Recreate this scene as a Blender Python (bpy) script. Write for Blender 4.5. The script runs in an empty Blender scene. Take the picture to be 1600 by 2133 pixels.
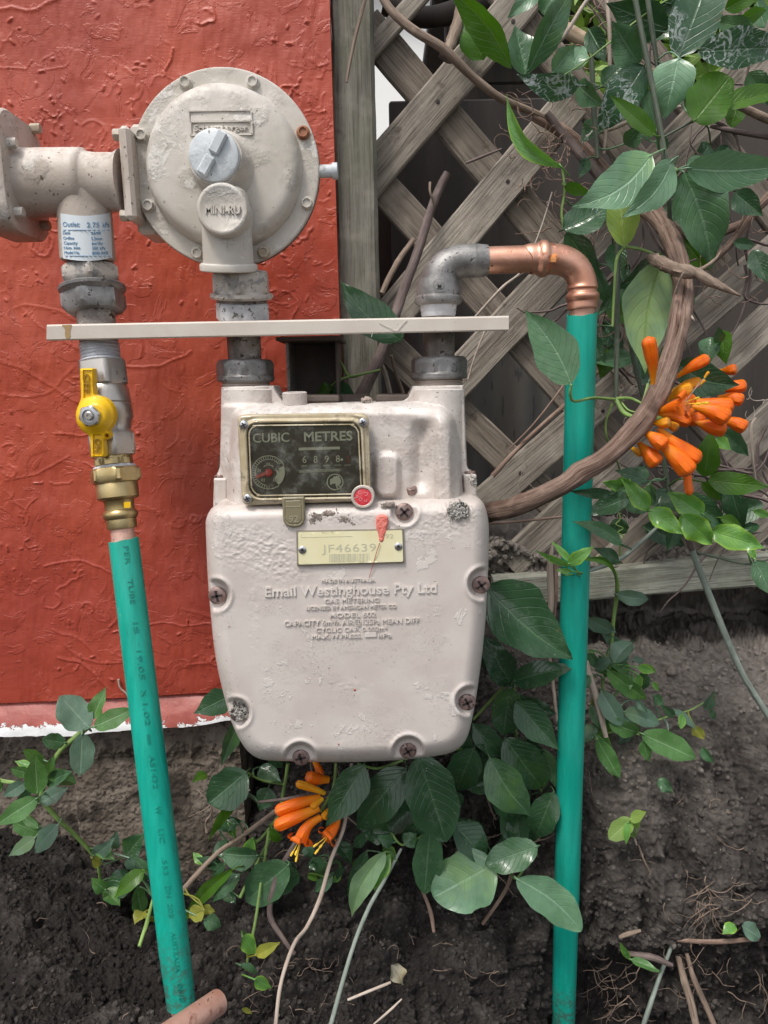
import bpy, math, random
import numpy as np
from mathutils import Vector, Matrix
random.seed(7); np.random.seed(7)
rad = math.radians

# ------------------------------------------------------------------ camera, sky, sun, exposure
S = bpy.context.scene
CAM = Vector((0.0, -0.80, 0.75)); F = 1540.0
ROT = (Matrix.Rotation(rad(90 - 10.0), 3, 'X') @ Matrix.Rotation(rad(-1.3), 3, 'Z'))
cd = bpy.data.cameras.new('camera'); cam = bpy.data.objects.new('camera', cd); S.collection.objects.link(cam)
cam.matrix_world = Matrix.Translation(CAM) @ ROT.to_4x4()
cd.sensor_fit = 'VERTICAL'; cd.sensor_height = 36.0; cd.lens = F * 36.0 / 2133.0
cd.clip_start = 0.01; cd.clip_end = 500
S.camera = cam
W = bpy.data.worlds.new('World'); S.world = W; W.use_nodes = True
wn = W.node_tree.nodes; wl = W.node_tree.links; bg = wn['Background']
SUN_EL, SUN_AZ = 60.0, 214.0
sky = wn.new('ShaderNodeTexSky'); sky.sky_type = 'NISHITA'; sky.sun_disc = False
sky.sun_elevation = rad(SUN_EL); sky.sun_rotation = rad(SUN_AZ); sky.air_density = 1.0; sky.dust_density = 3.0; sky.ozone_density = 1.0
hs = wn.new('ShaderNodeHueSaturation'); hs.inputs['Saturation'].default_value = 0.28
wl.new(sky.outputs[0], hs.inputs['Color']); wl.new(hs.outputs[0], bg.inputs[0]); bg.inputs[1].default_value = 0.135
sl = bpy.data.lights.new('sun', 'SUN'); sl.energy = 1.45; sl.angle = rad(11); sl.color = (1.0, 0.95, 0.88)
sun = bpy.data.objects.new('sun', sl); S.collection.objects.link(sun)
# sky azimuth is measured from +Y towards +X; the light travels from there
sd = Vector((math.sin(rad(SUN_AZ)) * math.cos(rad(SUN_EL)), math.cos(rad(SUN_AZ)) * math.cos(rad(SUN_EL)), math.sin(rad(SUN_EL))))
sun.rotation_euler = sd.to_track_quat('Z', 'Y').to_euler(); sun.location = (0, -2, 4)
S.view_settings.view_transform = 'Standard'; S.view_settings.look = 'None'; S.view_settings.gamma = 1
S.view_settings.use_curve_mapping = False; S.view_settings.exposure = 0.64
S.cycles.use_denoising = True; S.cycles.max_bounces = 7; S.cycles.transparent_max_bounces = 8

# ------------------------------------------------------------------ placing helpers
RM = np.array(ROT); CN = np.array(CAM); FW = RM @ np.array([0, 0, -1.0])
def atn(px, py, Y):
    px, py, Y = np.broadcast_arrays(np.asarray(px, float), np.asarray(py, float), np.asarray(Y, float))
    d = np.stack([(px - 800) / F, -(py - 1066.5) / F, -np.ones_like(px)], -1) @ RM.T
    s = (Y - CN[1]) / d[..., 1]
    return CN + d * s[..., None]
def at(px, py, Y): return Vector(atn(px, py, Y))
def ycyl(px, py, A, B, r):                            # Y of the near side of a cylinder (axis A-B) under photo points
    px = np.asarray(px, float); py = np.asarray(py, float); d = np.stack([(px - 800) / F, -(py - 1066.5) / F, -np.ones_like(px)], -1) @ RM.T
    A = np.array(A); a = np.array(B) - A; a = a / np.linalg.norm(a); o = CN - A
    dp = d - (d @ a)[..., None] * a; op = o - np.dot(o, a) * a; qa = (dp * dp).sum(-1); qb = (dp * op).sum(-1); qc = np.dot(op, op) - r * r
    D = np.maximum(qb * qb - qa * qc, 0); t = (-qb - np.sqrt(D)) / qa; return CN[1] + d[..., 1] * t
def proj(P):
    q = RM.T @ (np.array(P) - CN); return 800 + F * q[0] / -q[2], 1066.5 - F * q[1] / -q[2]
def pxm(P): return float(np.dot(np.array(P) - CN, FW)) / F       # metres per photo pixel at P
_perm = np.random.RandomState(3).permutation(4096)
_val = np.random.RandomState(4).rand(4096)
def vnoise(x, y):
    xi = np.floor(x).astype(int); yi = np.floor(y).astype(int); fx = x - xi; fy = y - yi
    fx = fx * fx * fx * (fx * (fx * 6 - 15) + 10); fy = fy * fy * fy * (fy * (fy * 6 - 15) + 10)
    h = lambda a, b: _val[_perm[(_perm[a & 4095] + b) & 4095]]
    return (h(xi, yi) * (1 - fx) + h(xi + 1, yi) * fx) * (1 - fy) + (h(xi, yi + 1) * (1 - fx) + h(xi + 1, yi + 1) * fx) * fy * 1.0
def fbm(x, y, o=4, g=0.5, ridge=False):
    s = 0; a = 1; t = 0; x = np.asarray(x, float); y = np.asarray(y, float)
    for i in range(o):
        n = vnoise(x * 2 ** i + 17.3 * i, y * 2 ** i + 9.1 * i) * 2 - 1
        if ridge: n = 1 - 2 * np.abs(n)
        s = s + a * n; t += a; a *= g
    return s / t
def sstep(a, b, x):
    t = np.clip((x - a) / (b - a), 0, 1); return t * t * (3 - 2 * t)

# ------------------------------------------------------------------ object helpers
COL = S.collection
def wloc(o):
    v = Vector((0, 0, 0))
    while o is not None: v += o.location; o = o.parent
    return v
def thing(name, label, cat, loc, group=None):
    o = bpy.data.objects.new(name, None); o.empty_display_size = 0.02; COL.objects.link(o); o.location = loc
    o['label'] = label; o['category'] = cat
    if group: o['group'] = group
    return o
def tag(o, label=None, cat=None, group=None, kind=None):
    if label: o['label'] = label
    if cat: o['category'] = cat
    if group: o['group'] = group
    if kind: o['kind'] = kind
    return o
def mk(name, V, faces, mat, parent=None, smooth=True, uv=None, sharp=40, cols=None):
    """V: (n,3) world coords; faces: list of index lists or list of (m,k) arrays; uv: per-vertex (n,2)"""
    V = np.asarray(V, float)
    org = np.array(wloc(parent)) if parent is not None else np.round(V.mean(0), 3)
    me = bpy.data.meshes.new(name)
    if len(faces) and isinstance(faces[0], np.ndarray) and faces[0].ndim == 2:
        loops = np.concatenate([f.ravel() for f in faces]); tot = np.concatenate([np.full(len(f), f.shape[1]) for f in faces])
    else:
        loops = np.array([i for f in faces for i in f]); tot = np.array([len(f) for f in faces])
    me.vertices.add(len(V)); me.vertices.foreach_set('co', (V - org).astype(np.float32).ravel())
    me.loops.add(len(loops)); me.loops.foreach_set('vertex_index', loops.astype(np.int32))
    me.polygons.add(len(tot)); st = np.concatenate([[0], np.cumsum(tot)[:-1]])
    me.polygons.foreach_set('loop_start', st.astype(np.int32)); me.polygons.foreach_set('loop_total', tot.astype(np.int32))
    if uv is not None:
        l = me.uv_layers.new(name='UVMap'); l.data.foreach_set('uv', np.asarray(uv, np.float32)[loops].ravel())
    if cols is not None:
        ca = me.color_attributes.new('tone', 'FLOAT_COLOR', 'POINT')
        c = np.ones((len(V), 4), np.float32); c[:, :cols.shape[1]] = cols; ca.data.foreach_set('color', c.ravel())
    me.update(calc_edges=True); me.validate()
    me.polygons.foreach_set('use_smooth', np.full(len(me.polygons), bool(smooth)))
    if smooth and sharp: me.set_sharp_from_angle(angle=rad(sharp))
    me.materials.append(mat)
    o = bpy.data.objects.new(name, me); COL.objects.link(o)
    if parent is not None: o.parent = parent
    else: o.location = org
    return o
class MB:                                             # collects shapes for ONE part
    def __init__(s): s.V = []; s.F = []; s.U = []; s.n = 0
    def add(s, V, Fs, uv=None):
        V = np.asarray(V, float)
        s.V.append(V); s.U.append(np.zeros((len(V), 2)) if uv is None else np.asarray(uv, float))
        for f in Fs: s.F.append([int(i) + s.n for i in f])
        s.n += len(V); return s
    def build(s, name, mat, parent=None, smooth=True, sharp=40):
        return mk(name, np.concatenate(s.V), s.F, mat, parent, smooth, np.concatenate(s.U), sharp)
def cr(pts, n):                                       # Catmull-Rom through rows of numbers
    P = np.array(pts, float)
    if len(P) == 2: return P[0] + (P[1] - P[0]) * np.linspace(0, 1, n)[:, None]
    Q = np.vstack([2 * P[0] - P[1], P, 2 * P[-1] - P[-2]]); out = []
    for t in np.linspace(0, len(P) - 1 - 1e-9, n):
        i = int(t); f = t - i; a, b, c, d = Q[i:i + 4]
        out.append(0.5 * (2 * b + (c - a) * f + (2 * a - 5 * b + 4 * c - d) * f * f + (3 * b - a - 3 * c + d) * f ** 3))
    return np.array(out)
def sweep(P, R, seg=10, bark=0.0, bs=(60, 2.0), cap=True, seed=0.0):
    P = np.asarray(P, float); n = len(P); R = np.broadcast_to(np.asarray(R, float), (n,))
    T = np.gradient(P, axis=0); T /= np.linalg.norm(T, axis=1)[:, None] + 1e-12
    u = np.cross(T[0], [0, -1, 0.01]); u /= np.linalg.norm(u) + 1e-12
    V = np.zeros((n, seg, 3)); UV = np.zeros((n, seg, 2)); L = 0
    th = np.arange(seg) / seg * 2 * np.pi
    for i in range(n):
        u = u - T[i] * np.dot(u, T[i]); u /= np.linalg.norm(u) + 1e-12
        v = np.cross(T[i], u)
        if i: L += np.linalg.norm(P[i] - P[i - 1])
        r = R[i]
        if bark: r = R[i] * (1 + bark * (fbm(np.full(seg, L * bs[0] + seed), (np.abs(th / np.pi - 1)) * bs[1] * 3 + seed, 3, .55, True)))
        V[i] = P[i] + (np.cos(th)[:, None] * u + np.sin(th)[:, None] * v) * np.reshape(r, (-1, 1))
        UV[i, :, 0] = L; UV[i, :, 1] = np.abs(th / np.pi - 1) * np.mean(R[i]) * np.pi
    Fc = []
    for i in range(n - 1):
        for j in range(seg):
            k = (j + 1) % seg; Fc.append([i * seg + j, i * seg + k, (i + 1) * seg + k, (i + 1) * seg + j])
    if cap: Fc.append(list(range(seg))[::-1]); Fc.append([(n - 1) * seg + j for j in range(seg)])
    return V.reshape(-1, 3), Fc, UV.reshape(-1, 2)
def path(pts, n=30):                                  # pts (px,py,Y,width px) -> world points and radii
    Q = cr(pts, n); P = atn(Q[:, 0], Q[:, 1], Q[:, 2]); R = np.array([Q[i, 3] / 2 * pxm(P[i]) for i in range(n)])
    return P, np.maximum(R, 1e-5)
def tube(name, pts, mat, parent=None, n=30, seg=10, bark=0.0, bs=(60, 2.0), mb=None):
    P, R = path(pts, n); q = sweep(P, R, seg, bark, bs, seed=pts[0][0] * .37)
    if mb is not None: mb.add(*q); return None
    return mk(name, q[0], q[1], mat, parent, True, q[2], 60)
def frame(ax):
    ax = np.asarray(ax, float); ax = ax / np.linalg.norm(ax)
    h = np.array([0, -1.0, 0]) if abs(ax[1]) < .8 else np.array([0, 0, 1.0])
    u = h - ax * np.dot(h, ax); u /= np.linalg.norm(u); return ax, u, np.cross(ax, u)
def lathe(P0, ax, prof, seg=48, rot=0.0, nh=6):
    """prof rows (t, r, hex radius to the flats or None)"""
    ax, u, v = frame(ax); th = np.arange(seg) / seg * 2 * np.pi; V = []; Fc = []; UV = []
    for t, r, h in prof:
        rr = np.full(seg, float(r))
        if h:
            a = (th + rot) % (2 * np.pi / nh) - np.pi / nh; rr = np.minimum(rr, h / np.cos(a))
        V.append(np.array(P0) + ax * t + rr[:, None] * (np.cos(th)[:, None] * u + np.sin(th)[:, None] * v))
        UV.append(np.stack([np.full(seg, t), th * .02], 1))
    m = len(prof)
    for i in range(m - 1):
        for j in range(seg):
            k = (j + 1) % seg; Fc.append([i * seg + j, i * seg + k, (i + 1) * seg + k, (i + 1) * seg + j])
    Fc.append(list(range(seg))[::-1]); Fc.append([(m - 1) * seg + j for j in range(seg)])
    return np.concatenate(V), Fc, np.concatenate(UV)
def onaxis(A, B, py):                                 # point of the line AB that the photo shows at height py
    A = np.array(A); B = np.array(B); lo, hi = -.6, 1.6
    for _ in range(40):
        m = (lo + hi) / 2
        if proj(A + (B - A) * m)[1] < py: lo = m
        else: hi = m
    return A + (B - A) * lo
def col(name, A, B, rows, mat, parent, seg=48, rot=0.2, nh=6):   # rows (py, width px, hex flat width px or None)
    P0 = onaxis(A, B, rows[0][0]); ax = np.array(B) - np.array(A); ax /= np.linalg.norm(ax); pr = []
    for py, w, h in rows:
        P = onaxis(A, B, py); k = pxm(P) / 2; pr.append((float(np.dot(P - P0, ax)), w * k, h * k if h else None))
    q = lathe(P0, ax, pr, seg, rot, nh); return mk(name, q[0], q[1], mat, parent, True, q[2], 32)
def box(mn, mx, bev=0.0):
    x0, y0, z0 = mn; x1, y1, z1 = mx; b = bev
    if b <= 0:
        V = [(x, y, z) for x in (x0, x1) for y in (y0, y1) for z in (z0, z1)]
        return np.array(V), [[0, 1, 3, 2], [4, 6, 7, 5], [0, 4, 5, 1], [2, 3, 7, 6], [0, 2, 6, 4], [1, 5, 7, 3]]
    V = []; ids = {}
    for i, x in enumerate((x0, x1)):
        for j, y in enumerate((y0, y1)):
            for k, z in enumerate((z0, z1)):
                sx, sy, sz = 1 - 2 * i, 1 - 2 * j, 1 - 2 * k
                for a, (dx, dy, dz) in enumerate(((0, b, b), (b, 0, b), (b, b, 0))):
                    ids[i, j, k, a] = len(V); V.append((x + sx * dx, y + sy * dy, z + sz * dz))
    Fc = []; C = np.array([(x0 + x1) / 2, (y0 + y1) / 2, (z0 + z1) / 2])
    g = lambda *q: ids[q]
    for i in (0, 1): Fc.append([g(i, 0, 0, 0), g(i, 1, 0, 0), g(i, 1, 1, 0), g(i, 0, 1, 0)])
    for i in (0, 1): Fc.append([g(0, i, 0, 1), g(1, i, 0, 1), g(1, i, 1, 1), g(0, i, 1, 1)])
    for i in (0, 1): Fc.append([g(0, 0, i, 2), g(1, 0, i, 2), g(1, 1, i, 2), g(0, 1, i, 2)])
    for i in (0, 1):
        for j in (0, 1):
            Fc.append([g(i, j, 0, 0), g(i, j, 1, 0), g(i, j, 1, 1), g(i, j, 0, 1)])
            Fc.append([g(i, 0, j, 0), g(i, 1, j, 0), g(i, 1, j, 2), g(i, 0, j, 2)])
            Fc.append([g(0, i, j, 1), g(1, i, j, 1), g(1, i, j, 2), g(0, i, j, 2)])
            for k in (0, 1): Fc.append([g(i, j, k, 0), g(i, j, k, 1), g(i, j, k, 2)])
    V = np.array(V)
    for f in Fc:
        n = np.cross(V[f[1]] - V[f[0]], V[f[2]] - V[f[0]])
        if np.dot(n, V[f].mean(0) - C) < 0: f.reverse()
    return V, Fc
def xform(V, R=None, t=(0, 0, 0)):
    V = np.asarray(V, float)
    if R is not None: V = V @ np.array(R).T
    return V + np.array(t)

# --- relief: a solid whose front is a height field drawn over an outline, sides straight back
def sd_poly(pts):
    P = np.array(pts, float); Q = np.roll(P, -1, 0)
    def f(X, Y):
        sh = X.shape; x = X.ravel(); y = Y.ravel(); d = np.full(x.shape, 1e18); s = np.zeros(x.shape, bool)
        for (ax, ay), (bx, by) in zip(P, Q):
            ex, ey = bx - ax, by - ay; wx, wy = x - ax, y - ay
            t = np.clip((wx * ex + wy * ey) / (ex * ex + ey * ey + 1e-12), 0, 1)
            d = np.minimum(d, (wx - ex * t) ** 2 + (wy - ey * t) ** 2)
            c = (ay > y) != (by > y)
            with np.errstate(divide='ignore', invalid='ignore'):
                s ^= c & (x < ex * (y - ay) / (ey if ey else 1e-12) + ax)
        return (np.sqrt(d) * np.where(s, -1, 1)).reshape(sh)
    return f
def rpoly(pts, r=10, n=6):
    P = [np.array(p[:2], float) for p in pts]; R = [p[2] if len(p) > 2 else r for p in pts]; o = []
    for i, p in enumerate(P):
        a = P[i - 1] - p; b = P[(i + 1) % len(P)] - p; la, lb = np.linalg.norm(a), np.linalg.norm(b)
        q = min(R[i], la * .49, lb * .49); A = p + a / la * q; B = p + b / lb * q
        for t in np.linspace(0, 1, n): o.append((1 - t) ** 2 * A + 2 * t * (1 - t) * p + t * t * B)
    return o
def circ(cx, cy, r, n=40, ry=None): return [(cx + r * math.cos(t * 2 * math.pi / n), cy + (ry or r) * math.sin(t * 2 * math.pi / n)) for t in range(n)]
def relief(name, bx, step, sdf, depth, Y, back, mat, parent, sharp=45, tone=None):
    xs = np.arange(bx[0], bx[2] + step, step); ys = np.arange(bx[1], bx[3] + step, step)
    X, Yp = np.meshgrid(xs, ys); Sd = sdf(X, Yp)
    gy, gx = np.gradient(Sd, step); g2 = gx * gx + gy * gy + 1e-6
    nr = np.abs(Sd) < .72 * step
    X = np.where(nr, X - gx * Sd / g2, X); Yp = np.where(nr, Yp - gy * Sd / g2, Yp); Sd = np.where(nr, 0, Sd)
    ins = Sd <= 1e-6; D = depth(X, Yp, -Sd)
    P = atn(X, Yp, Y - D).reshape(-1, 3); h, w = X.shape; I = np.arange(h * w).reshape(h, w)
    a, b, c, d = I[:-1, :-1], I[:-1, 1:], I[1:, 1:], I[1:, :-1]; ia, ib, ic, id_ = ins[:-1, :-1], ins[:-1, 1:], ins[1:, 1:], ins[1:, :-1]
    q = ia & ib & ic & id_; Qd = np.stack([a[q], d[q], c[q], b[q]], 1); tr = []
    for o_, t in ((~ia & ib & ic & id_, (d, c, b)), (ia & ~ib & ic & id_, (a, d, c)), (ia & ib & ~ic & id_, (a, d, b)), (ia & ib & ic & ~id_, (a, c, b))):
        tr.append(np.stack([t[0][o_], t[1][o_], t[2][o_]], 1))
    Tr = np.concatenate(tr); E = np.concatenate([Qd[:, [0, 1]], Qd[:, [1, 2]], Qd[:, [2, 3]], Qd[:, [3, 0]], Tr[:, [0, 1]], Tr[:, [1, 2]], Tr[:, [2, 0]]])
    N = h * w; key = np.minimum(E[:, 0], E[:, 1]).astype(np.int64) * N + np.maximum(E[:, 0], E[:, 1])
    _, inv, cnt = np.unique(key, return_inverse=True, return_counts=True); Bd = E[cnt[inv] == 1]
    used = np.unique(np.concatenate([Qd.ravel(), Tr.ravel()])); mp = np.full(N, -1); mp[used] = np.arange(len(used))
    bv = np.unique(Bd); bm = {int(v): len(used) + i for i, v in enumerate(bv)}
    Vb = P[bv].copy(); Vb[:, 1] = back
    V = np.concatenate([P[used], Vb]); sides = np.array([[mp[v], mp[u], bm[int(u)], bm[int(v)]] for u, v in Bd])
    fs = [mp[Qd]] + ([mp[Tr]] if len(Tr) else []) + [sides]
    uv = np.concatenate([np.stack([X.ravel()[used], Yp.ravel()[used]], 1), np.stack([X.ravel()[bv], Yp.ravel()[bv]], 1)]) / 1000
    cols = None
    if tone is not None:
        T = tone(X, Yp).ravel(); cols = np.concatenate([T[used], T[bv]])[:, None].repeat(3, 1)
    return mk(name, V, fs, mat, parent, True, uv, sharp, cols)
def rnd(s, R, H):                                     # quarter-round edge: s inside distance px, R px, H metres
    t = np.clip(1 - s / R, 0, 1); return H * (np.sqrt(np.clip(1 - t * t, 0, 1)) - 1)
def text(name, s, o, h, mat, parent, Y, ang=0.0, w=None, depth=.0004, bold=0.0, center=True, slant=0.0, mb=None, track=1.0, bevel=0.0):
    """letters h px high starting (or centred) at photo point o on the surface Y (number or function)"""
    c = bpy.data.curves.new('t', 'FONT'); c.body = s; c.size = 1; c.offset = bold; c.resolution_u = 3; c.shear = slant; c.space_character = track
    ob = bpy.data.objects.new('t', c); COL.objects.link(ob); bpy.context.view_layer.update()
    me = bpy.data.meshes.new_from_object(ob); bpy.data.objects.remove(ob); bpy.data.curves.remove(c)
    n = len(me.vertices); V = np.zeros(n * 3); me.vertices.foreach_get('co', V); V = V.reshape(-1, 3)
    Fc = [list(p.vertices) for p in me.polygons]; E = {}
    for f in Fc:
        for i in range(len(f)): E[(f[i], f[(i + 1) % len(f)])] = 1
    bpy.data.meshes.remove(me)
    if not n: return None
    x = V[:, 0]; y = V[:, 1]; x = x - x.min(); wd = x.max(); sc = h / .69; sx = (w / wd) if w else sc
    if center: x = x - wd / 2
    ca, sa = math.cos(rad(ang)), math.sin(rad(ang)); X = x * sx; Z = y * sc
    px = o[0] + X * ca - Z * sa * -1 * -1 if False else o[0] + X * ca + Z * sa; py = o[1] + X * sa - Z * ca
    Yv = Y(px, py) if callable(Y) else np.full(len(px), Y)
    A = atn(px, py, Yv - depth); B = atn(px, py, Yv + .0004); VV = np.concatenate([A, B]); FF = [f for f in Fc]
    for (u, v) in E:
        if (v, u) not in E: FF.append([v, u, u + n, v + n])
    if mb is not None: mb.add(VV, FF); return None
    return mk(name, VV, FF, mat, parent, False)
# ------------------------------------------------------------------ materials
class NT:
    def __init__(s, name):
        s.m = bpy.data.materials.new(name); s.m.use_nodes = True; s.t = s.m.node_tree; s.b = s.t.nodes['Principled BSDF']; s.out = s.t.nodes['Material Output']
    def n(s, ty, **k):
        x = s.t.nodes.new(ty)
        for a, v in k.items(): setattr(x, a, v)
        return x
    def l(s, a, b): s.t.links.new(a, b)
    def put(s, sock, v):
        if isinstance(v, bpy.types.NodeSocket): s.l(v, sock)
        elif isinstance(v, (tuple, list)) and len(v) == 3 and sock.type == 'RGBA': sock.default_value = (*v, 1)
        else: sock.default_value = v
    def math(s, op, a, b=0.0, c=None):
        x = s.n('ShaderNodeMath', operation=op); s.put(x.inputs[0], a); s.put(x.inputs[1], b)
        if c is not None: s.put(x.inputs[2], c)
        return x.outputs[0]
    def mix(s, f, a, b, mode='MIX'):
        x = s.n('ShaderNodeMix', data_type='RGBA', blend_type=mode); s.put(x.inputs[0], f); s.put(x.inputs[6], a); s.put(x.inputs[7], b); return x.outputs[2]
    def co(s, kind='Object', scale=(1, 1, 1), rnd=False):
        tc = s.n('ShaderNodeTexCoord'); mp = s.n('ShaderNodeMapping'); s.l(tc.outputs[kind], mp.inputs[0]); mp.inputs['Scale'].default_value = scale
        if rnd:
            oi = s.n('ShaderNodeObjectInfo'); k = s.math('MULTIPLY', oi.outputs['Random'], 37.0); cb = s.n('ShaderNodeCombineXYZ')
            for i in range(3): s.l(k, cb.inputs[i])
            s.l(cb.outputs[0], mp.inputs['Location'])
        return mp.outputs[0]
    def noise(s, vec, scale, detail=4, rough=.55, dist=0.0):
        x = s.n('ShaderNodeTexNoise'); s.l(vec, x.inputs['Vector']); x.inputs['Scale'].default_value = scale; x.inputs['Detail'].default_value = detail
        x.inputs['Roughness'].default_value = rough; x.inputs['Distortion'].default_value = dist; return x.outputs[0]
    def ramp(s, v, a, b):
        x = s.n('ShaderNodeMapRange', interpolation_type='SMOOTHSTEP'); s.l(v, x.inputs[0]); x.inputs[1].default_value = a; x.inputs[2].default_value = b; return x.outputs[0]
    def bump(s, h, dist, strength=1.0, prev=None):
        x = s.n('ShaderNodeBump'); s.l(h, x.inputs['Height']); x.inputs['Distance'].default_value = dist; x.inputs['Strength'].default_value = strength
        if prev is not None: s.l(prev, x.inputs['Normal'])
        return x.outputs[0]
    def fin(s, col, rough, metal=0.0, nrm=None, spec=.5):
        s.put(s.b.inputs['Base Color'], col); s.put(s.b.inputs['Roughness'], rough); s.put(s.b.inputs['Metallic'], metal); s.b.inputs['Specular IOR Level'].default_value = spec
        if nrm is not None: s.l(nrm, s.b.inputs['Normal'])
        return s.m
def surf(name, c1, c2, sc=40, rough=.5, metal=0.0, bs=300, bd=.0003, spk=None, spk_sc=260, spk_t=.68, patch=None, patch_sc=18, patch_t=(.56, .64), co='Object', scale=(1, 1, 1), spec=.5, crust=0.0, dust=None, dust_t=(.2, .9)):
    q = NT(name); v = q.co(co, scale); n1 = q.noise(v, sc, 5, .6); c = q.mix(q.ramp(n1, .35, .65), c1, c2)
    n2 = q.noise(v, bs, 4, .6); rr = q.math('ADD', q.math('MULTIPLY', n1, .25), rough - .12)
    nb = q.bump(n2, bd)
    if patch:
        pn = q.noise(v, patch_sc, 7, .65, .3); pf = q.ramp(pn, *patch_t); c = q.mix(pf, c, patch)
        nb = q.bump(pf, .0004, .7, nb)
    if crust:
        cn = q.noise(v, 28, 3, .5); cm = q.ramp(cn, .50, .60); lump = q.noise(v, 420, 6, .75); h = q.math('MULTIPLY', cm, lump); nb = q.bump(h, crust, 1, nb)
        c = q.mix(q.math('MULTIPLY', q.math('MULTIPLY', cm, q.ramp(lump, .52, .68)), .55), c, tuple(x * .45 for x in c1))
    if dust:
        g = q.n('ShaderNodeNewGeometry'); sp = q.n('ShaderNodeSeparateXYZ'); q.l(g.outputs['Normal'], sp.inputs[0])
        d = q.math('MULTIPLY', q.ramp(sp.outputs[2], *dust_t), q.ramp(q.noise(v, 90, 4, .7), .35, .6)); c = q.mix(d, c, dust)
    if spk:
        sn = q.noise(v, spk_sc, 2, .5); c = q.mix(q.ramp(sn, spk_t, spk_t + .04), c, spk)
    return q.fin(c, rr, metal, nb, spec)
def plain(name, c, rough=.5, metal=0.0, spec=.5): return NT(name).fin(c, rough, metal, None, spec)
M = {}
M['meter'] = surf('meter_paint', (.545, .485, .445), (.60, .545, .51), 22, .42, bs=900, bd=.0001, spk=(.20, .14, .11), spk_sc=330, spk_t=.735, crust=.00025, patch=(.63, .58, .54), patch_sc=40, patch_t=(.60, .64))
M['meter_up'] = surf('housing_paint', (.50, .44, .40), (.62, .57, .53), 35, .5, bs=500, bd=.0003, spk=(.15, .11, .09), spk_sc=380, spk_t=.69, crust=.0012, dust=(.68, .64, .61))
M['reg'] = surf('regulator_paint', (.45, .41, .35), (.55, .51, .46), 18, .42, bs=600, bd=.00015, spk=(.13, .11, .09), spk_sc=300, spk_t=.70, crust=.0009, patch=(.62, .59, .54), patch_sc=30, patch_t=(.57, .62), dust=(.62, .60, .57), dust_t=(.3, 1.0))
M['tee'] = surf('tee_paint', (.42, .355, .30), (.54, .475, .42), 20, .5, bs=500, bd=.0003, spk=(.16, .11, .08), spk_sc=280, spk_t=.67, crust=.0014, patch=(.62, .57, .52), patch_sc=26, patch_t=(.55, .62), dust=(.64, .60, .55))
M['galv'] = surf('galvanised_steel', (.15, .145, .14), (.27, .265, .26), 60, .48, .55, bs=500, bd=.0003, spk=(.08, .07, .065), spk_sc=240, spk_t=.64)
M['galvdk'] = surf('old_steel_pipe', (.12, .10, .09), (.24, .21, .19), 70, .55, .3, bs=400, bd=.0005, patch=(.36, .34, .32), patch_sc=60, spk=(.05, .035, .03), spk_sc=220, spk_t=.62)
M['galvpaint'] = surf('overpainted_nut', (.44, .39, .34), (.36, .33, .30), 60, .5, .1, bs=450, bd=.0004, patch=(.22, .21, .20), patch_sc=70, patch_t=(.5, .6), spk=(.12, .09, .07), spk_sc=260, spk_t=.66)
M['galvwhite'] = surf('white_oxidised_zinc', (.50, .50, .51), (.38, .38, .39), 90, .6, .1, bs=400, bd=.0004, spk=(.12, .11, .1), spk_sc=200, spk_t=.60)
M['chrome'] = surf('nickel_plating', (.42, .385, .35), (.50, .47, .43), 40, .34, .85, bs=500, bd=.00012, spk=(.2, .17, .14), spk_sc=200, spk_t=.70)
M['brass'] = surf('brass', (.42, .31, .14), (.50, .40, .21), 50, .34, .85, bs=600, bd=.0001, spk=(.2, .13, .05), spk_sc=200, spk_t=.70)
M['copper'] = surf('copper', (.56, .27, .18), (.66, .37, .27), 45, .38, .8, bs=500, bd=.00012, patch=(.36, .13, .07), patch_sc=55, patch_t=(.60, .72), spk=(.16, .06, .04), spk_sc=260, spk_t=.70)
M['copdull'] = surf('dull_copper_tube', (.62, .33, .25), (.70, .43, .35), 60, .45, .5, bs=300, bd=.0002, patch=(.36, .15, .10), patch_sc=50, patch_t=(.58, .70), spk=(.14, .07, .05), spk_sc=220, spk_t=.70)
M['bracket'] = surf('bracket_paint', (.52, .46, .40), (.56, .51, .45), 30, .42, bs=600, bd=.00008, patch=(.36, .24, .11), patch_sc=16, patch_t=(.71, .73), spk=(.14, .10, .07), spk_sc=260, spk_t=.74)
M['brown'] = surf('brown_primer', (.075, .055, .045), (.11, .085, .07), 40, .6, bs=300, bd=.0004, spk=(.35, .3, .27), spk_sc=150, spk_t=.74)
M['white'] = surf('cap_white_paint', (.60, .64, .66), (.50, .53, .55), 50, .40, bs=500, bd=.0002, crust=.0006, patch=(.40, .37, .33), patch_sc=70, patch_t=(.62, .68), spk=(.15, .13, .11), spk_sc=240, spk_t=.70)
M['tape'] = surf('thread_tape', (.52, .54, .57), (.40, .40, .42), 90, .45, bs=300, bd=.0004, spk=(.2, .18, .16), spk_sc=200, spk_t=.66)
M['sealant'] = surf('grey_jointing_paste', (.52, .54, .58), (.40, .41, .44), 90, .5, bs=400, bd=.0006)
M['screw'] = surf('rusty_screw', (.20, .13, .115), (.30, .22, .20), 150, .45, .45, bs=700, bd=.0002, spk=(.05, .03, .025), spk_sc=300, spk_t=.62)
M['zinc'] = plain('zinc_screw', (.55, .56, .58), .3, .9)
M['rust'] = surf('rust', (.28, .10, .05), (.36, .17, .09), 200, .7, bs=500, bd=.0003)
M['black'] = plain('black_rubber', (.02, .02, .02), .5)
M['darkhole'] = plain('screw_recess', (.03, .02, .02), .7)
M['redpl'] = surf('red_plastic', (.62, .03, .05), (.70, .08, .09), 200, .3, bs=400, bd=.0003)
M['redneedle'] = plain('red_needle', (.72, .07, .05), .35)
M['pink'] = surf('seal_lacquer', (.66, .13, .10), (.74, .24, .19), 300, .35, bs=400, bd=.0006)
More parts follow.
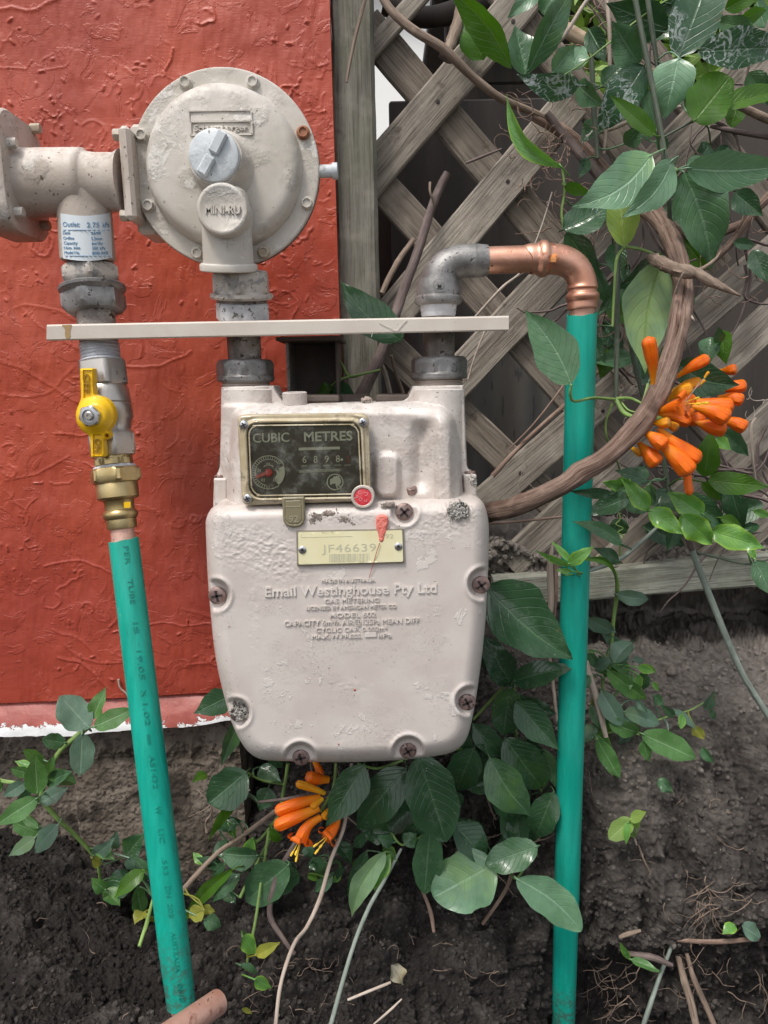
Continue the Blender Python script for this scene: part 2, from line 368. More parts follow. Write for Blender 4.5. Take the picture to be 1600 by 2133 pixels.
M['yellow'] = surf('yellow_plastic', (.80, .47, .01), (.84, .52, .015), 30, .36, bs=500, bd=.00012, spk=(.25, .14, .02), spk_sc=200, spk_t=.74)
M['frame'] = surf('amber_plastic', (.40, .325, .20), (.50, .43, .30), 60, .25, bs=300, bd=.00012, patch=(.28, .235, .15), patch_sc=40, spec=.7)
M['tab'] = plain('olive_plastic', (.22, .19, .12), .28)
M['panel'] = surf('register_face', (.095, .086, .062), (.12, .11, .083), 60, .5, bs=300, bd=.00002)
M['print'] = plain('register_print', (.74, .75, .62), .5)
M['printdim'] = plain('register_print_dim', (.36, .36, .28), .5)
M['redprint'] = plain('register_print_red', (.30, .09, .04), .5)
M['plate'] = surf('cream_plate', (.72, .66, .40), (.76, .71, .47), 30, .38, bs=400, bd=.00004)
M['plateink'] = plain('faded_ink', (.50, .49, .36), .5)
M['platerim'] = plain('plate_rim', (.20, .18, .14), .5)
M['sticker'] = plain('sticker_white', (.62, .67, .70), .35)
M['ink'] = plain('sticker_blue_ink', (.10, .24, .40), .5)
M['dirt'] = surf('caked_dirt', (.24, .21, .18), (.12, .10, .085), 300, .9, bs=500, bd=.001)
M['web'] = plain('cobweb', (.55, .52, .48), .6)
def m_glass():
    q = NT('clear_window'); t = q.n('ShaderNodeBsdfTransparent'); t.inputs[0].default_value = (.93, .92, .84, 1)
    g = q.n('ShaderNodeBsdfGlossy'); g.inputs['Roughness'].default_value = .12; f = q.n('ShaderNodeFresnel'); f.inputs[0].default_value = 1.5
    v = q.co(); d = q.n('ShaderNodeBsdfDiffuse'); d.inputs[0].default_value = (.55, .55, .5, 1)
    mx = q.n('ShaderNodeMixShader'); q.l(f.outputs[0], mx.inputs[0]); q.l(t.outputs[0], mx.inputs[1]); q.l(g.outputs[0], mx.inputs[2])
    m2 = q.n('ShaderNodeMixShader'); q.l(q.math('MULTIPLY', q.ramp(q.noise(v, 60, 6, .7), .45, .75), .22), m2.inputs[0]); q.l(mx.outputs[0], m2.inputs[1]); q.l(d.outputs[0], m2.inputs[2])
    q.l(m2.outputs[0], q.out.inputs[0]); return q.m
M['glass'] = m_glass()
def m_green():
    q = NT('green_conduit'); v = q.co('Object', (1, 1, .06)); n = q.noise(v, 130, 4, .6); og = q.n('ShaderNodeSeparateXYZ'); q.l(q.co(), og.inputs[0]); c = q.mix(q.ramp(n, .35, .65), (.004, .30, .225), (.008, .375, .285))
    v2 = q.co('Object', (1, 1, .25)); s = q.noise(v2, 70, 5, .7, .4); c = q.mix(q.math('MULTIPLY', q.ramp(s, .66, .74), .7), c, (.006, .13, .11)); c = q.mix(q.math('MULTIPLY', q.ramp(q.noise(q.co(), 55, 6, .7), .66, .72), .5), c, (.16, .42, .35))
    mud = q.math('MULTIPLY', q.ramp(q.math('ADD', og.outputs[2], q.math('MULTIPLY', q.noise(q.co(), 30, 5, .7), .22)), .20, .10), q.ramp(q.noise(q.co(), 160, 5, .7), .40, .62)); c = q.mix(q.math('MULTIPLY', mud, .8), c, (.07, .055, .045)); sc_ = q.ramp(q.noise(q.co('Object', (1, 1, .12)), 260, 3, .6), .66, .72); c = q.mix(q.math('MULTIPLY', sc_, .45), c, (.02, .16, .13)); c = q.mix(q.math('MULTIPLY', q.ramp(q.noise(q.co(), 9, 3, .6), .4, .7), .25), c, (.05, .33, .27))
    return q.fin(c, q.math('ADD', q.math('MULTIPLY', n, .2), .22), 0, q.bump(n, .0002), .5)
M['green'] = m_green(); M['greenink'] = plain('conduit_print', (.004, .24, .185), .45); M['clod'] = surf('dry_clod', (.20, .17, .15), (.12, .10, .085), 200, .95, bs=500, bd=.001)
def m_wall():
    q = NT('red_render'); v = q.co(); n = q.noise(v, 5, 4, .6); c = q.mix(q.ramp(n, .3, .7), (.33, .043, .020), (.44, .070, .029))
    w = q.noise(q.co('Object', (1, 1, 6)), 90, 4, .6); b = q.bump(q.noise(v, 700, 3, .6), .0002, .7); b = q.bump(w, .0004, .6, b)
    pn = q.noise(v, 45, 6, .7, .6); m = q.math('MULTIPLY', q.ramp(pn, .70, .72), 1.0); b = q.bump(q.ramp(q.noise(v, 30, 5, .6, .8), .52, .56), .0005, .7, b)
    c = q.mix(m, c, (.52, .30, .25)); c = q.mix(q.math('MULTIPLY', q.ramp(q.noise(v, 220, 4, .6), .6, .75), .35), c, (.50, .14, .10))
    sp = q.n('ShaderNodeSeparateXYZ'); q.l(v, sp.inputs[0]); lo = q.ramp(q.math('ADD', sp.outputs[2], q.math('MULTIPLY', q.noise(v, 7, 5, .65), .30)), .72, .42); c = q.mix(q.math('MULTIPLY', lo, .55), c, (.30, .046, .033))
    st = q.noise(q.co('Object', (1, 1, .10)), 45, 5, .65, .3); c = q.mix(q.math('MULTIPLY', q.ramp(st, .56, .72), .28), c, (.24, .040, .028)); c = q.mix(q.math('MULTIPLY', q.ramp(q.noise(v, 13, 6, .7), .54, .70), .30), c, (.52, .115, .07))
    c = q.mix(q.math('MULTIPLY', q.ramp(q.noise(v, 500, 3, .6), .70, .74), .6), c, (.16, .04, .03))
    return q.fin(c, q.math('ADD', q.math('MULTIPLY', pn, .25), .32), 0, b, .45)
M['wall'] = m_wall()
def m_flash():
    q = NT('flashing_paint'); v = q.co(); at_ = q.n('ShaderNodeAttribute', attribute_name='tone'); pn = q.noise(v, 85, 6, .7, .5)
    f = q.math('ADD', at_.outputs['Fac'], q.math('MULTIPLY', q.math('SUBTRACT', pn, .5), 1.9)); c = q.mix(q.ramp(q.noise(v, 40, 4), .35, .65), (.26, .045, .032), (.35, .082, .062))
    m = q.ramp(f, .50, .54); c = q.mix(m, c, q.mix(q.noise(v, 200, 4), (.62, .62, .62), (.78, .79, .80)))
    return q.fin(c, .45, 0, q.bump(m, .0006, 1, q.bump(q.noise(v, 300, 4), .0003)))
M['flash'] = m_flash()
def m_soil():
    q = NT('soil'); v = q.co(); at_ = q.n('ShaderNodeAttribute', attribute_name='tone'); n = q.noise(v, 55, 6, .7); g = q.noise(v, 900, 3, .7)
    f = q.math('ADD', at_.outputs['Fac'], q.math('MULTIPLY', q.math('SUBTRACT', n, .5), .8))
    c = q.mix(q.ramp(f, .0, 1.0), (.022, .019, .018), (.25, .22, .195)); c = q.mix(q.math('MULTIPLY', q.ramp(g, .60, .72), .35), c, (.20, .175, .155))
    c = q.mix(q.ramp(q.noise(v, 420, 2, .5), .755, .775), c, (.42, .38, .33))
    b = q.bump(n, .004, .8); b = q.bump(q.noise(v, 330, 5, .75), .0022, 1, b); b = q.bump(g, .0008, .8, b)
    return q.fin(c, .92, 0, b, .2)
M['soil'] = m_soil()
def m_crumb():
    q = NT('soil_crumbs'); v = q.co(); at_ = q.n('ShaderNodeAttribute', attribute_name='tone'); n = q.noise(v, 150, 5, .7)
    f = q.math('ADD', at_.outputs['Fac'], q.math('MULTIPLY', q.math('SUBTRACT', n, .5), .6)); c = q.mix(q.ramp(f, 0, 1), (.022, .019, .018), (.25, .22, .195))
    return q.fin(c, .95, 0, q.bump(q.noise(v, 500, 5, .7), .0012), .2)
M['crumb'] = m_crumb()
M['concrete'] = surf('footing_concrete', (.125, .10, .078), (.20, .165, .135), 20, .9, bs=260, bd=.0015, patch=(.05, .040, .033), patch_sc=14, patch_t=(.50, .62), spk=(.07, .055, .045), spk_sc=170, spk_t=.60, spec=.2)
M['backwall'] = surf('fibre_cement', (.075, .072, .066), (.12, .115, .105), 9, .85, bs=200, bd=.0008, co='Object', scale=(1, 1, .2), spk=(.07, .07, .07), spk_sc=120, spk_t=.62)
M['darkwood'] = surf('dark_boards', (.022, .018, .015), (.055, .045, .038), 14, .8, bs=90, bd=.001, scale=(1, 1, .1))  # near-black boards: the shade behind the lattice is put into their colour
def m_wood(name, c1, c2, green=.0, dark=(.05, .04, .032)):
    q = NT(name); v = q.co('UV', (1, 1, 1), True); mp = q.n('ShaderNodeMapping'); q.l(v, mp.inputs[0]); mp.inputs['Scale'].default_value = (5, 90, 1)
    g = q.noise(mp.outputs[0], 1.5, 7, .68, .5); mp2 = q.n('ShaderNodeMapping'); q.l(v, mp2.inputs[0]); mp2.inputs['Scale'].default_value = (14, 420, 1)
    g2 = q.noise(mp2.outputs[0], 1.2, 4, .6, .2); big = q.noise(v, 22, 4, .6)
    oi = q.n('ShaderNodeObjectInfo')
    c = q.mix(q.ramp(g, .34, .66), c1, c2); c = q.mix(q.math('MULTIPLY', q.ramp(g2, .50, .68), .70), c, dark); c = q.mix(q.math('MULTIPLY', q.ramp(big, .50, .72), .6), c, tuple(x * 1.35 for x in c2))
    c = q.mix(q.math('MULTIPLY', q.ramp(q.noise(v, 34, 6, .7), .58, .70), .65), c, dark)
    if green: c = q.mix(q.math('MULTIPLY', q.ramp(q.noise(v, 16, 5, .7), .42, .62), green), c, (.125, .135, .085))
    c = q.mix(q.ramp(g, .76, .80), c, (.03, .022, .018))
    k = q.math('MULTIPLY', q.math('SUBTRACT', oi.outputs['Random'], .5), .5); c = q.mix(k, c, tuple(x * .6 for x in c1))
    b = q.bump(g, .0022, .9); b = q.bump(g2, .0010, .9, b)
    return q.fin(c, .82, 0, b, .25)
M['lath'] = m_wood('weathered_lath', (.205, .172, .142), (.37, .325, .275), .12)
M['lath2'] = m_wood('weathered_rear_lath', (.16, .13, .105), (.26, .22, .18), .0)
M['post'] = m_wood('weathered_post', (.16, .148, .122), (.27, .255, .215), .4)
M['plinth'] = m_wood('pale_plinth_timber', (.30, .30, .245), (.44, .44, .37), .4)
def m_bark(name, c1, c2, dark=(.03, .018, .014), sc=(22, 260), rough=.85, bd=.0012, ridge=True):
    q = NT(name); v = q.co('UV', (1, 1, 1), True); mp = q.n('ShaderNodeMapping'); q.l(v, mp.inputs[0]); mp.inputs['Scale'].default_value = (sc[0], sc[1], 1)
    g = q.noise(mp.outputs[0], 1.2, 6, .65, .6); c = q.mix(q.ramp(g, .36, .62), c1, c2); c = q.mix(q.ramp(g, .30, .38), dark, c); c = q.mix(q.math('MULTIPLY', q.ramp(q.noise(v, 60, 4), .5, .7), .4), c, tuple(x * 1.5 for x in c2))
    return q.fin(c, rough, 0, q.bump(g, bd), .3)
M['bark'] = m_bark('vine_bark', (.12, .070, .052), (.27, .19, .15), sc=(16, 330), bd=.0026)
M['bark2'] = m_bark('grey_bark', (.16, .115, .088), (.26, .20, .155))
M['barkdk'] = m_bark('dark_bark', (.10, .075, .07), (.17, .13, .12))
M['cane'] = m_bark('tan_cane', (.26, .19, .125), (.38, .30, .21), (.10, .07, .05), (8, 120), .7, .0005)
M['twig'] = m_bark('thin_brown_twig', (.19, .12, .09), (.28, .20, .16), (.06, .04, .03), (30, 300), .8, .0003)
M['dry'] = m_bark('dry_pale_stem', (.34, .27, .22), (.46, .39, .33), (.14, .10, .08), (20, 300), .8, .0004)
M['root'] = m_bark('root_skin', (.12, .085, .065), (.21, .155, .12), (.06, .04, .03), (30, 300), .8, .0003)
M['stemgr'] = m_bark('green_stem', (.15, .24, .07), (.22, .34, .10), (.07, .10, .04), (30, 200), .5, .0002)
M['stemdk'] = m_bark('dark_green_stem', (.055, .07, .05), (.10, .12, .085), (.02, .02, .018), (12, 240), .5, .0002)
M['stemgrey'] = m_bark('grey_green_cane', (.17, .20, .17), (.25, .29, .25), (.08, .09, .08), (14, 160), .6, .0002)
def m_leaf(name, base, vein, rough=.38, under=None, miner=0.0, edge=None, trans=.25, nv=9, stripes=False, spec=.5, tr=None):
    q = NT(name); tc = q.n('ShaderNodeTexCoord'); sp = q.n('ShaderNodeSeparateXYZ'); q.l(tc.outputs['UV'], sp.inputs[0]); t = sp.outputs[0]
    sv = q.math('ABSOLUTE', q.math('MULTIPLY', q.math('SUBTRACT', sp.outputs[1], .5), 2.0)); v = q.co('Object', (1, 1, 1), True); oi = q.n('ShaderNodeObjectInfo')
    n = q.noise(v, 45, 4, .6); c = q.mix(q.ramp(n, .3, .7), tuple(x * .82 for x in base), tuple(x * 1.18 for x in base))
    rv = q.math('SUBTRACT', oi.outputs['Random'], .5); c = q.mix(q.math('ABSOLUTE', q.math('MULTIPLY', rv, .5)), c, tuple(x * (.6 if i != 1 else .75) for i, x in enumerate(base)))
    if stripes: ph = q.math('MULTIPLY', sv, 7.0)
    else: ph = q.math('SUBTRACT', q.math('MULTIPLY', t, float(nv)), q.math('MULTIPLY', q.math('POWER', sv, 1.3), 2.6))
    fr = q.math('ABSOLUTE', q.math('SUBTRACT', q.math('FRACT', ph), .5)); vn = q.ramp(fr, .10 if not stripes else .2, .0); mid = q.ramp(sv, .075, .02)
    nt = q.noise(v, 260, 5, .6, .4); fine = q.ramp(nt, .56, .62)
    c = q.mix(q.math('MULTIPLY', q.math('MULTIPLY', vn, q.ramp(n, .25, .75)), .20), c, vein); c = q.mix(q.math('MULTIPLY', mid, .75), c, vein); c = q.mix(q.math('MULTIPLY', fine, .10), c, vein)
    if edge: c = q.mix(q.math('MULTIPLY', q.ramp(q.math('ADD', sv, q.math('MULTIPLY', n, .3)), .82, 1.1), .8), c, edge)
    if miner:
        mw = q.co('Object', (1, 1, 1), True); a = q.noise(mw, 42, 2.5, .55, 1.4); d = q.math('ABSOLUTE', q.math('SUBTRACT', a, .5)); ln = q.ramp(d, .034, .014)
        a2 = q.noise(mw, 60, 2, .5, 1.2); l2 = q.ramp(q.math('ABSOLUTE', q.math('SUBTRACT', a2, .52)), .022, .008)
        br = q.ramp(q.noise(v, 420, 3, .6), .35, .60); ms = q.ramp(q.noise(v, 16, 2, .5), .36, .50)
        c = q.mix(q.math('MULTIPLY', q.math('MULTIPLY', q.math('MAXIMUM', ln, l2), ms), q.math('MULTIPLY', q.math('ADD', q.math('MULTIPLY', br, .6), .4), miner)), c, (.42, .47, .46))
    sps = q.ramp(q.noise(v, 320, 2, .5), .745, .765); c = q.mix(q.math('MULTIPLY', sps, .6), c, (.42, .44, .38))
    ds = q.ramp(q.noise(v, 70, 5, .7), .50, .72); c = q.mix(q.math('MULTIPLY', ds, .10), c, (.30, .33, .28)); bw = q.math('MULTIPLY', q.ramp(q.noise(v, 34, 5, .75), .66, .72), q.ramp(oi.outputs['Random'], .35, .6)); c = q.mix(q.math('MULTIPLY', bw, .75), c, (.16, .11, .05)); c = q.mix(q.math('MULTIPLY', q.math('MULTIPLY', q.ramp(q.noise(v, 18, 3, .6), .48, .66), q.ramp(oi.outputs['Random'], .5, .2)), .35), c, tuple(min(1, x * f) for x, f in zip(base, (2.0, 1.7, .6))))
    g = q.n('ShaderNodeNewGeometry'); un = under or tuple(min(1, x * 1.5 + .015) for x in base); c = q.mix(q.math('MULTIPLY', g.outputs['Backfacing'], .8), c, un)
    hgt = q.math('ADD', q.math('MULTIPLY', vn, -.7), q.math('ADD', q.math('MULTIPLY', mid, -1.2), q.math('MULTIPLY', q.noise(v, 120, 3, .5), .8)))
    b = q.bump(hgt, .0004, .7); q.fin(c, q.math('ADD', q.math('MULTIPLY', ds, .22), rough - .05), 0, b, spec)
    tl = q.n('ShaderNodeBsdfTranslucent'); q.put(tl.inputs[0], q.mix(.5, c, tr or tuple(min(1, x * f) for x, f in zip(base, (2.2, 2.6, .8))))); q.l(b, tl.inputs['Normal']); mx = q.n('ShaderNodeMixShader'); mx.inputs[0].default_value = trans
    q.l(q.b.outputs[0], mx.inputs[1]); q.l(tl.outputs[0], mx.inputs[2]); q.l(mx.outputs[0], q.out.inputs[0]); return q.m
L = {}
L['dk'] = m_leaf('leaf_dark', (.032, .084, .036), (.08, .155, .075), .24, trans=.12)
L['md'] = m_leaf('leaf_mid', (.062, .142, .064), (.14, .25, .14), .28, trans=.15)
L['bl'] = m_leaf('leaf_bluish_sheen', (.13, .25, .145), (.25, .40, .27), .33, trans=.15)  # pale leaf green with some sky sheen mixed into the colour
L['ol'] = m_leaf('leaf_olive', (.060, .155, .010), (.12, .22, .04), .42, trans=.35)
L['br'] = m_leaf('leaf_bright', (.12, .29, .06), (.20, .40, .12), .30, edge=(.26, .46, .05), trans=.25, spec=.6)
L['ly'] = m_leaf('leaf_yellow_green', (.24, .36, .095), (.40, .52, .22), .45, trans=.3)
L['un'] = m_leaf('leaf_pale_underside', (.20, .32, .17), (.12, .22, .05), .55, trans=.2, nv=8)
L['tr'] = m_leaf('leaf_striped', (.085, .205, .055), (.22, .36, .18), .32, trans=.25, stripes=True, spec=.6)
L['td'] = m_leaf('leaf_striped_grey', (.11, .19, .135), (.20, .30, .22), .38, trans=.2, stripes=True)
L['mn'] = m_leaf('leaf_mined', (.036, .095, .044), (.09, .16, .09), .34, miner=1.0, trans=.15)
L['yl'] = m_leaf('leaf_yellowed', (.33, .33, .06), (.24, .24, .05), .5, trans=.25)
L['cr'] = m_leaf('leaf_crumpled_dry', (.28, .25, .20), (.16, .13, .10), .8, trans=.15)
def m_flower(name, c1, c2, c3):
    q = NT(name); tc = q.n('ShaderNodeTexCoord'); sp = q.n('ShaderNodeSeparateXYZ'); q.l(tc.outputs['UV'], sp.inputs[0]); v = q.co('Object', (1, 1, 1), True); n = q.noise(v, 60, 3)
    a = q.math('ADD', sp.outputs[0], q.math('MULTIPLY', q.math('SUBTRACT', n, .5), .5)); c = q.mix(q.ramp(a, .05, .55), c1, c2); c = q.mix(q.ramp(a, .90, 1.05), c, c3)
    st = q.noise(q.co('UV', (2, 34, 1)), 1.5, 4); c = q.mix(q.math('MULTIPLY', q.ramp(st, .48, .66), .55), c, tuple(min(1, x * 1.15) for x in c1)); an = q.math('ABSOLUTE', q.math('SUBTRACT', q.math('FRACT', q.math('MULTIPLY', sp.outputs[1], 5.0)), .5)); sm = q.math('MULTIPLY', q.ramp(an, .06, .0), q.ramp(a, .62, .95)); c = q.mix(q.math('MULTIPLY', sm, .7), c, (.45, .05, .004)); c = q.mix(q.math('MULTIPLY', q.ramp(q.noise(v, 130, 5, .7), .66, .72), .5), c, (.34, .10, .02))
    q.fin(c, .42, 0, q.bump(st, .0004), .35); tl = q.n('ShaderNodeBsdfTranslucent'); q.put(tl.inputs[0], (.95, .30, .02)); mx = q.n('ShaderNodeMixShader'); mx.inputs[0].default_value = .2
    q.l(q.b.outputs[0], mx.inputs[1]); q.l(tl.outputs[0], mx.inputs[2]); q.l(mx.outputs[0], q.out.inputs[0]); return q.m
M['fl'] = m_flower('orange_petal', (.88, .30, .008), (.86, .145, .006), (.80, .24, .08))
M['fly'] = m_flower('yellow_orange_petal', (.85, .46, .02), (.84, .33, .012), (.60, .30, .06))
M['stamen'] = plain('stamen_yellow', (.85, .55, .04), .5)
# ------------------------------------------------------------------ the setting: soil bank and trench
# control columns: photo x ; rows (photo y, Y) from far behind the fence to the trench floor in front
SOIL = {
 0:    [(1010, .60), (1500, .20), (1600, .10), (1650, .08), (1690, .06), (1735, .012), (1830, -.07), (1960, -.15), (2060, -.21), (2133, -.26)],
 250:  [(1010, .60), (1500, .20), (1600, .10), (1680, .08), (1720, .06), (1800, .012), (1880, -.06), (1985, -.15), (2070, -.21), (2133, -.255)],
 420:  [(1010, .60), (1500, .20), (1600, .10), (1700, .08), (1760, .06), (1850, .008), (1920, -.06), (2000, -.14), (2075, -.20), (2133, -.24)],
 620:  [(1010, .60), (1400, .20), (1500, .10), (1560, .07), (1620, .045), (1720, .01), (1850, -.05), (1960, -.12), (2050, -.17), (2133, -.21)],
 860:  [(1010, .60), (1230, .16), (1330, .13), (1400, .10), (1470, .05), (1620, .01), (1800, -.03), (1930, -.08), (2030, -.13), (2133, -.18)],
 1020: [(1010, .60), (1112, .12), (1128, .045), (1230, .07), (1370, .05), (1530, .02), (1730, -.02), (1900, -.05), (2010, -.10), (2133, -.15)],
 1130: [(1010, .60), (1140, .12), (1163, .046), (1265, .10), (1345, .05), (1500, .01), (1720, -.035), (1880, -.055), (2000, -.075), (2133, -.105)],
 1215: [(1010, .60), (1160, .12), (1186, .05), (1290, .17), (1345, .05), (1500, .00), (1710, -.045), (1890, -.06), (2000, -.035), (2133, -.015)],
 1400: [(1010, .60), (1140, .12), (1176, .06), (1290, .20), (1345, .05), (1500, -.005), (1700, -.06), (1900, -.09), (2000, -.085), (2133, -.06)],
 1600: [(1010, .60), (1110, .12), (1158, .06), (1280, .20), (1350, .05), (1500, -.01), (1700, -.07), (1890, -.105), (2000, -.105), (2133, -.09)],
}
def soil_sheet():
    xs = sorted(SOIL); G = np.array([atn([x] * 10, [r[0] for r in SOIL[x]], [r[1] for r in SOIL[x]]) for x in xs])   # cols x rows x 3
    back = G[:, :1].copy(); back[:, :, 1] = 9.0; back[:, :, 2] = G[:, :1, 2]
    far = back.copy(); far[:, :, 1] = 60.0
    fr = [G[:, -1:].copy() for _ in range(4)]
    for k, (dy, z) in enumerate(((.10, .045), (.28, .02), (.9, .0), (8.0, .0))):
        fr[k][:, :, 1] -= dy; fr[k][:, :, 2] = fr[k][:, :, 2] * 0 + np.maximum(z, 0) if k > 0 else fr[k][:, :, 2] - .018
    G = np.concatenate([far, back, G] + fr, 1)
    lft = [G[:1].copy() for _ in range(2)]; rgt = [G[-1:].copy() for _ in range(2)]
    for k, d in ((0, 30.), (1, .5)): lft[k][:, :, 0] -= d
    for k, d in ((0, .5), (1, 30.)): rgt[k][:, :, 0] += d
    G = np.concatenate(lft + [G] + rgt, 0); nx, nr = G.shape[:2]
    # dense samples inside the picture, coarse outside
    cu = [0] + list(np.linspace(1, 1.99, 90)) + list(np.linspace(2, nx - 3, 640)) + list(np.linspace(nx - 2.99, nx - 2, 90)) + [nx - 1]
    rows = [0, 1, 1.5] + list(np.linspace(2, 6, 90))[0:] + list(np.linspace(6, 11, 400))[1:] + list(np.linspace(11, 13, 60))[1:] + [13.25, 13.5, 14, 15]
    # equal steps in x between uneven columns
    cx = G[:, 4, 0]; u = np.array(cu); mid = (u >= 2) & (u <= nx - 3); xt = np.linspace(cx[2], cx[nx - 3], mid.sum()); u[mid] = np.interp(xt, cx[2:nx - 2], np.arange(2, nx - 2))
    v = np.array(rows); v = v[v <= nr - 1]
    def smooth1(A, t, ax, lo, hi):                          # softened Catmull-Rom inside lo..hi, straight outside
        n = A.shape[ax]; i = np.clip(np.floor(t).astype(int), 0, n - 2); f = t - i; sh = [1, 1, 1]; sh[ax] = len(t)
        g = lambda k: np.take(A, np.clip(i + k, 0, n - 1), ax)
        w = (.6 * ((t >= lo) & (t <= hi))).reshape(sh); f = f.reshape(sh); a, b, c, d = g(-1), g(0), g(1), g(2); lin = b * (1 - f) + c * f
        cub = b + .5 * ((2 * a - 5 * b + 4 * c - d) * f ** 2 + (3 * b - a - 3 * c + d) * f ** 3 + (c - a) * f); return lin * (1 - w) + cub * w
    A = smooth1(G, u, 0, 3, nx - 4); A = smooth1(A, v, 1, 3, 12)
    H, Wd = A.shape[:2]; dU = np.gradient(A, axis=0); dV = np.gradient(A, axis=1); N = np.cross(dU, dV); N /= np.linalg.norm(N, axis=2)[..., None] + 1e-12
    N *= np.where(N[..., 2:3] * 1.0 + -N[..., 1:2] * .7 < 0, -1, 1)
    X = A[..., 0]; s = np.concatenate([[0], np.cumsum(np.linalg.norm(np.diff(A[H // 2], axis=0), axis=1))])[None, :].repeat(H, 0)
    s = s - s[:, 3:4]
    amp = np.where((u[:, None] >= 2) & (u[:, None] <= nx - 3) & (v[None, :] >= 2) & (v[None, :] <= 13), 1.0, 3.0)
    rough_z = .55 + .75 * sstep(.05, .65, fbm(X * 6 + 3, s * 6, 2) + .5)
    lip = sstep(5.6, 6.1, v)[None, :] * (1 - sstep(7.2, 8.2, v))[None, :]
    heap = sstep(3.3, 4.0, v)[None, :] * (1 - sstep(4.6, 5.2, v))[None, :]
    D = .020 * fbm(X * 11, s * 11, 3) - .010 * np.maximum(0, fbm(X * 26 + 3, s * 14, 4, .6, True) - .25) * sstep(6.6, 7.6, v)[None, :] + amp * (.0105 * rough_z + .005 * heap) * fbm(X * 42 + 5, s * 42, 5, .58) + (.0050 * rough_z + .006 * heap) * np.abs(fbm(X * 95 + 3 * fbm(X * 30, s * 30, 2), s * 95, 4, .6)) * 1.6 + .0022 * fbm(X * 300, s * 300, 2) * (1 - .3 * lip)
    D += -.022 * np.maximum(0, fbm(X * 20 + 40, s * 30 + 7, 3, .5, True) - .35) * sstep(7.5, 9, v)[None, :]
    A = A + N * D[..., None]
    tone = .42 + 0 * X; px = np.array([[proj(A[i, j])[0] if False else 0 for j in (0,)] for i in (0,)])
    # dry lip and heap, damp below; lit top and shaded foot painted in too
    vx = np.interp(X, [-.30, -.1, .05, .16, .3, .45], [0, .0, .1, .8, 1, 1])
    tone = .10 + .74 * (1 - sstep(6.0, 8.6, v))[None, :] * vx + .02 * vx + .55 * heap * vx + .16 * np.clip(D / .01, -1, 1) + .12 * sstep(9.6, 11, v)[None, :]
    I = np.arange(H * Wd).reshape(H, Wd); Q = np.stack([I[:-1, :-1].ravel(), I[:-1, 1:].ravel(), I[1:, 1:].ravel(), I[1:, :-1].ravel()], 1)
    P = A.reshape(-1, 3); f = Q[len(Q) // 2]; n = np.cross(P[f[1]] - P[f[0]], P[f[2]] - P[f[0]])
    if n[2] - n[1] < 0: Q = Q[:, ::-1]
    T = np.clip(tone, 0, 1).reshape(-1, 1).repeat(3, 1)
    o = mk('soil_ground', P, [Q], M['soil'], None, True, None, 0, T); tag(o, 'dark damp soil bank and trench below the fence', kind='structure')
    return A, N, u, v, tone
SA, SN, su, sv_, ST = soil_sheet()
def soil_at(px, py):                                    # nearest soil vertex seen at a photo point
    P = SA[:, 3:-3].reshape(-1, 3); q = (P - CN) @ RM; x = 800 + F * q[:, 0] / -q[:, 2]; y = 1066.5 - F * q[:, 1] / -q[:, 2]
    d = (x - px) ** 2 + (y - py) ** 2 + 3e3 * np.maximum(0, P[:, 1] + .3) ** 2 * 0
    k = np.argsort(d)[:12]; return P[k[np.argmin(P[k, 1])]]
ICO = None
def lumps(name, n, area, r0, r1, mat, kind='stuff', pw=2.6, squash=.75, sink=.25, tone_add=.05, parent=None):
    """irregular clods lying on the soil"""
    t = (1 + 5 ** .5) / 2; b = np.array([(-1, t, 0), (1, t, 0), (-1, -t, 0), (1, -t, 0), (0, -1, t), (0, 1, t), (0, -1, -t), (0, 1, -t), (t, 0, -1), (t, 0, 1), (-t, 0, -1), (-t, 0, 1)]) / math.sqrt(1 + t * t)
    fc = np.array([(0, 11, 5), (0, 5, 1), (0, 1, 7), (0, 7, 10), (0, 10, 11), (1, 5, 9), (5, 11, 4), (11, 10, 2), (10, 7, 6), (7, 1, 8), (3, 9, 4), (3, 4, 2), (3, 2, 6), (3, 6, 8), (3, 8, 9), (4, 9, 5), (2, 4, 11), (6, 2, 10), (8, 6, 7), (9, 8, 1)])
    R = np.random.RandomState(int(n + area[0])); H, Wd = SA.shape[:2]; Vs = []; Fs = []; Cs = []
    q = (SA.reshape(-1, 3) - CN) @ RM; x = 800 + F * q[:, 0] / -q[:, 2]; y = 1066.5 - F * q[:, 1] / -q[:, 2]
    ok = np.where((x > area[0]) & (x < area[2]) & (y > area[1]) & (y < area[3]) & (SA.reshape(-1, 3)[:, 1] < .115) & (SA.reshape(-1, 3)[:, 1] > -.3))[0]
    pk = R.choice(ok, n); rr = r0 + (r1 - r0) * R.rand(n) ** pw * 1.0
    for k, i in enumerate(pk):
        P = SA.reshape(-1, 3)[i]; N = SN.reshape(-1, 3)[i]; A, _ = np.linalg.qr(R.randn(3, 3)); v = b * (1 + .35 * (R.rand(12, 1) - .5)) * np.array([1, squash + .3 * R.rand(), .8 + .3 * R.rand()]) @ A
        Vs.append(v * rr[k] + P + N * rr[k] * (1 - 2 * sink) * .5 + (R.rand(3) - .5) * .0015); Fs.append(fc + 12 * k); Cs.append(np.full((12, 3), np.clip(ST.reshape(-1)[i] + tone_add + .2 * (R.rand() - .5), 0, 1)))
    o = mk(name, np.concatenate(Vs), [np.concatenate(Fs)], mat, parent, False, None, 0, np.concatenate(Cs)); o['kind'] = kind; return o
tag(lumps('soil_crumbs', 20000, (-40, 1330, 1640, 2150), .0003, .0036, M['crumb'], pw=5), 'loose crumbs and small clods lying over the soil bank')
tag(lumps('soil_heap_crumbs', 2600, (1010, 1090, 1640, 1215), .0007, .0055, M['crumb'], pw=3), 'crumbly grey soil heaped on the timber under the lattice')
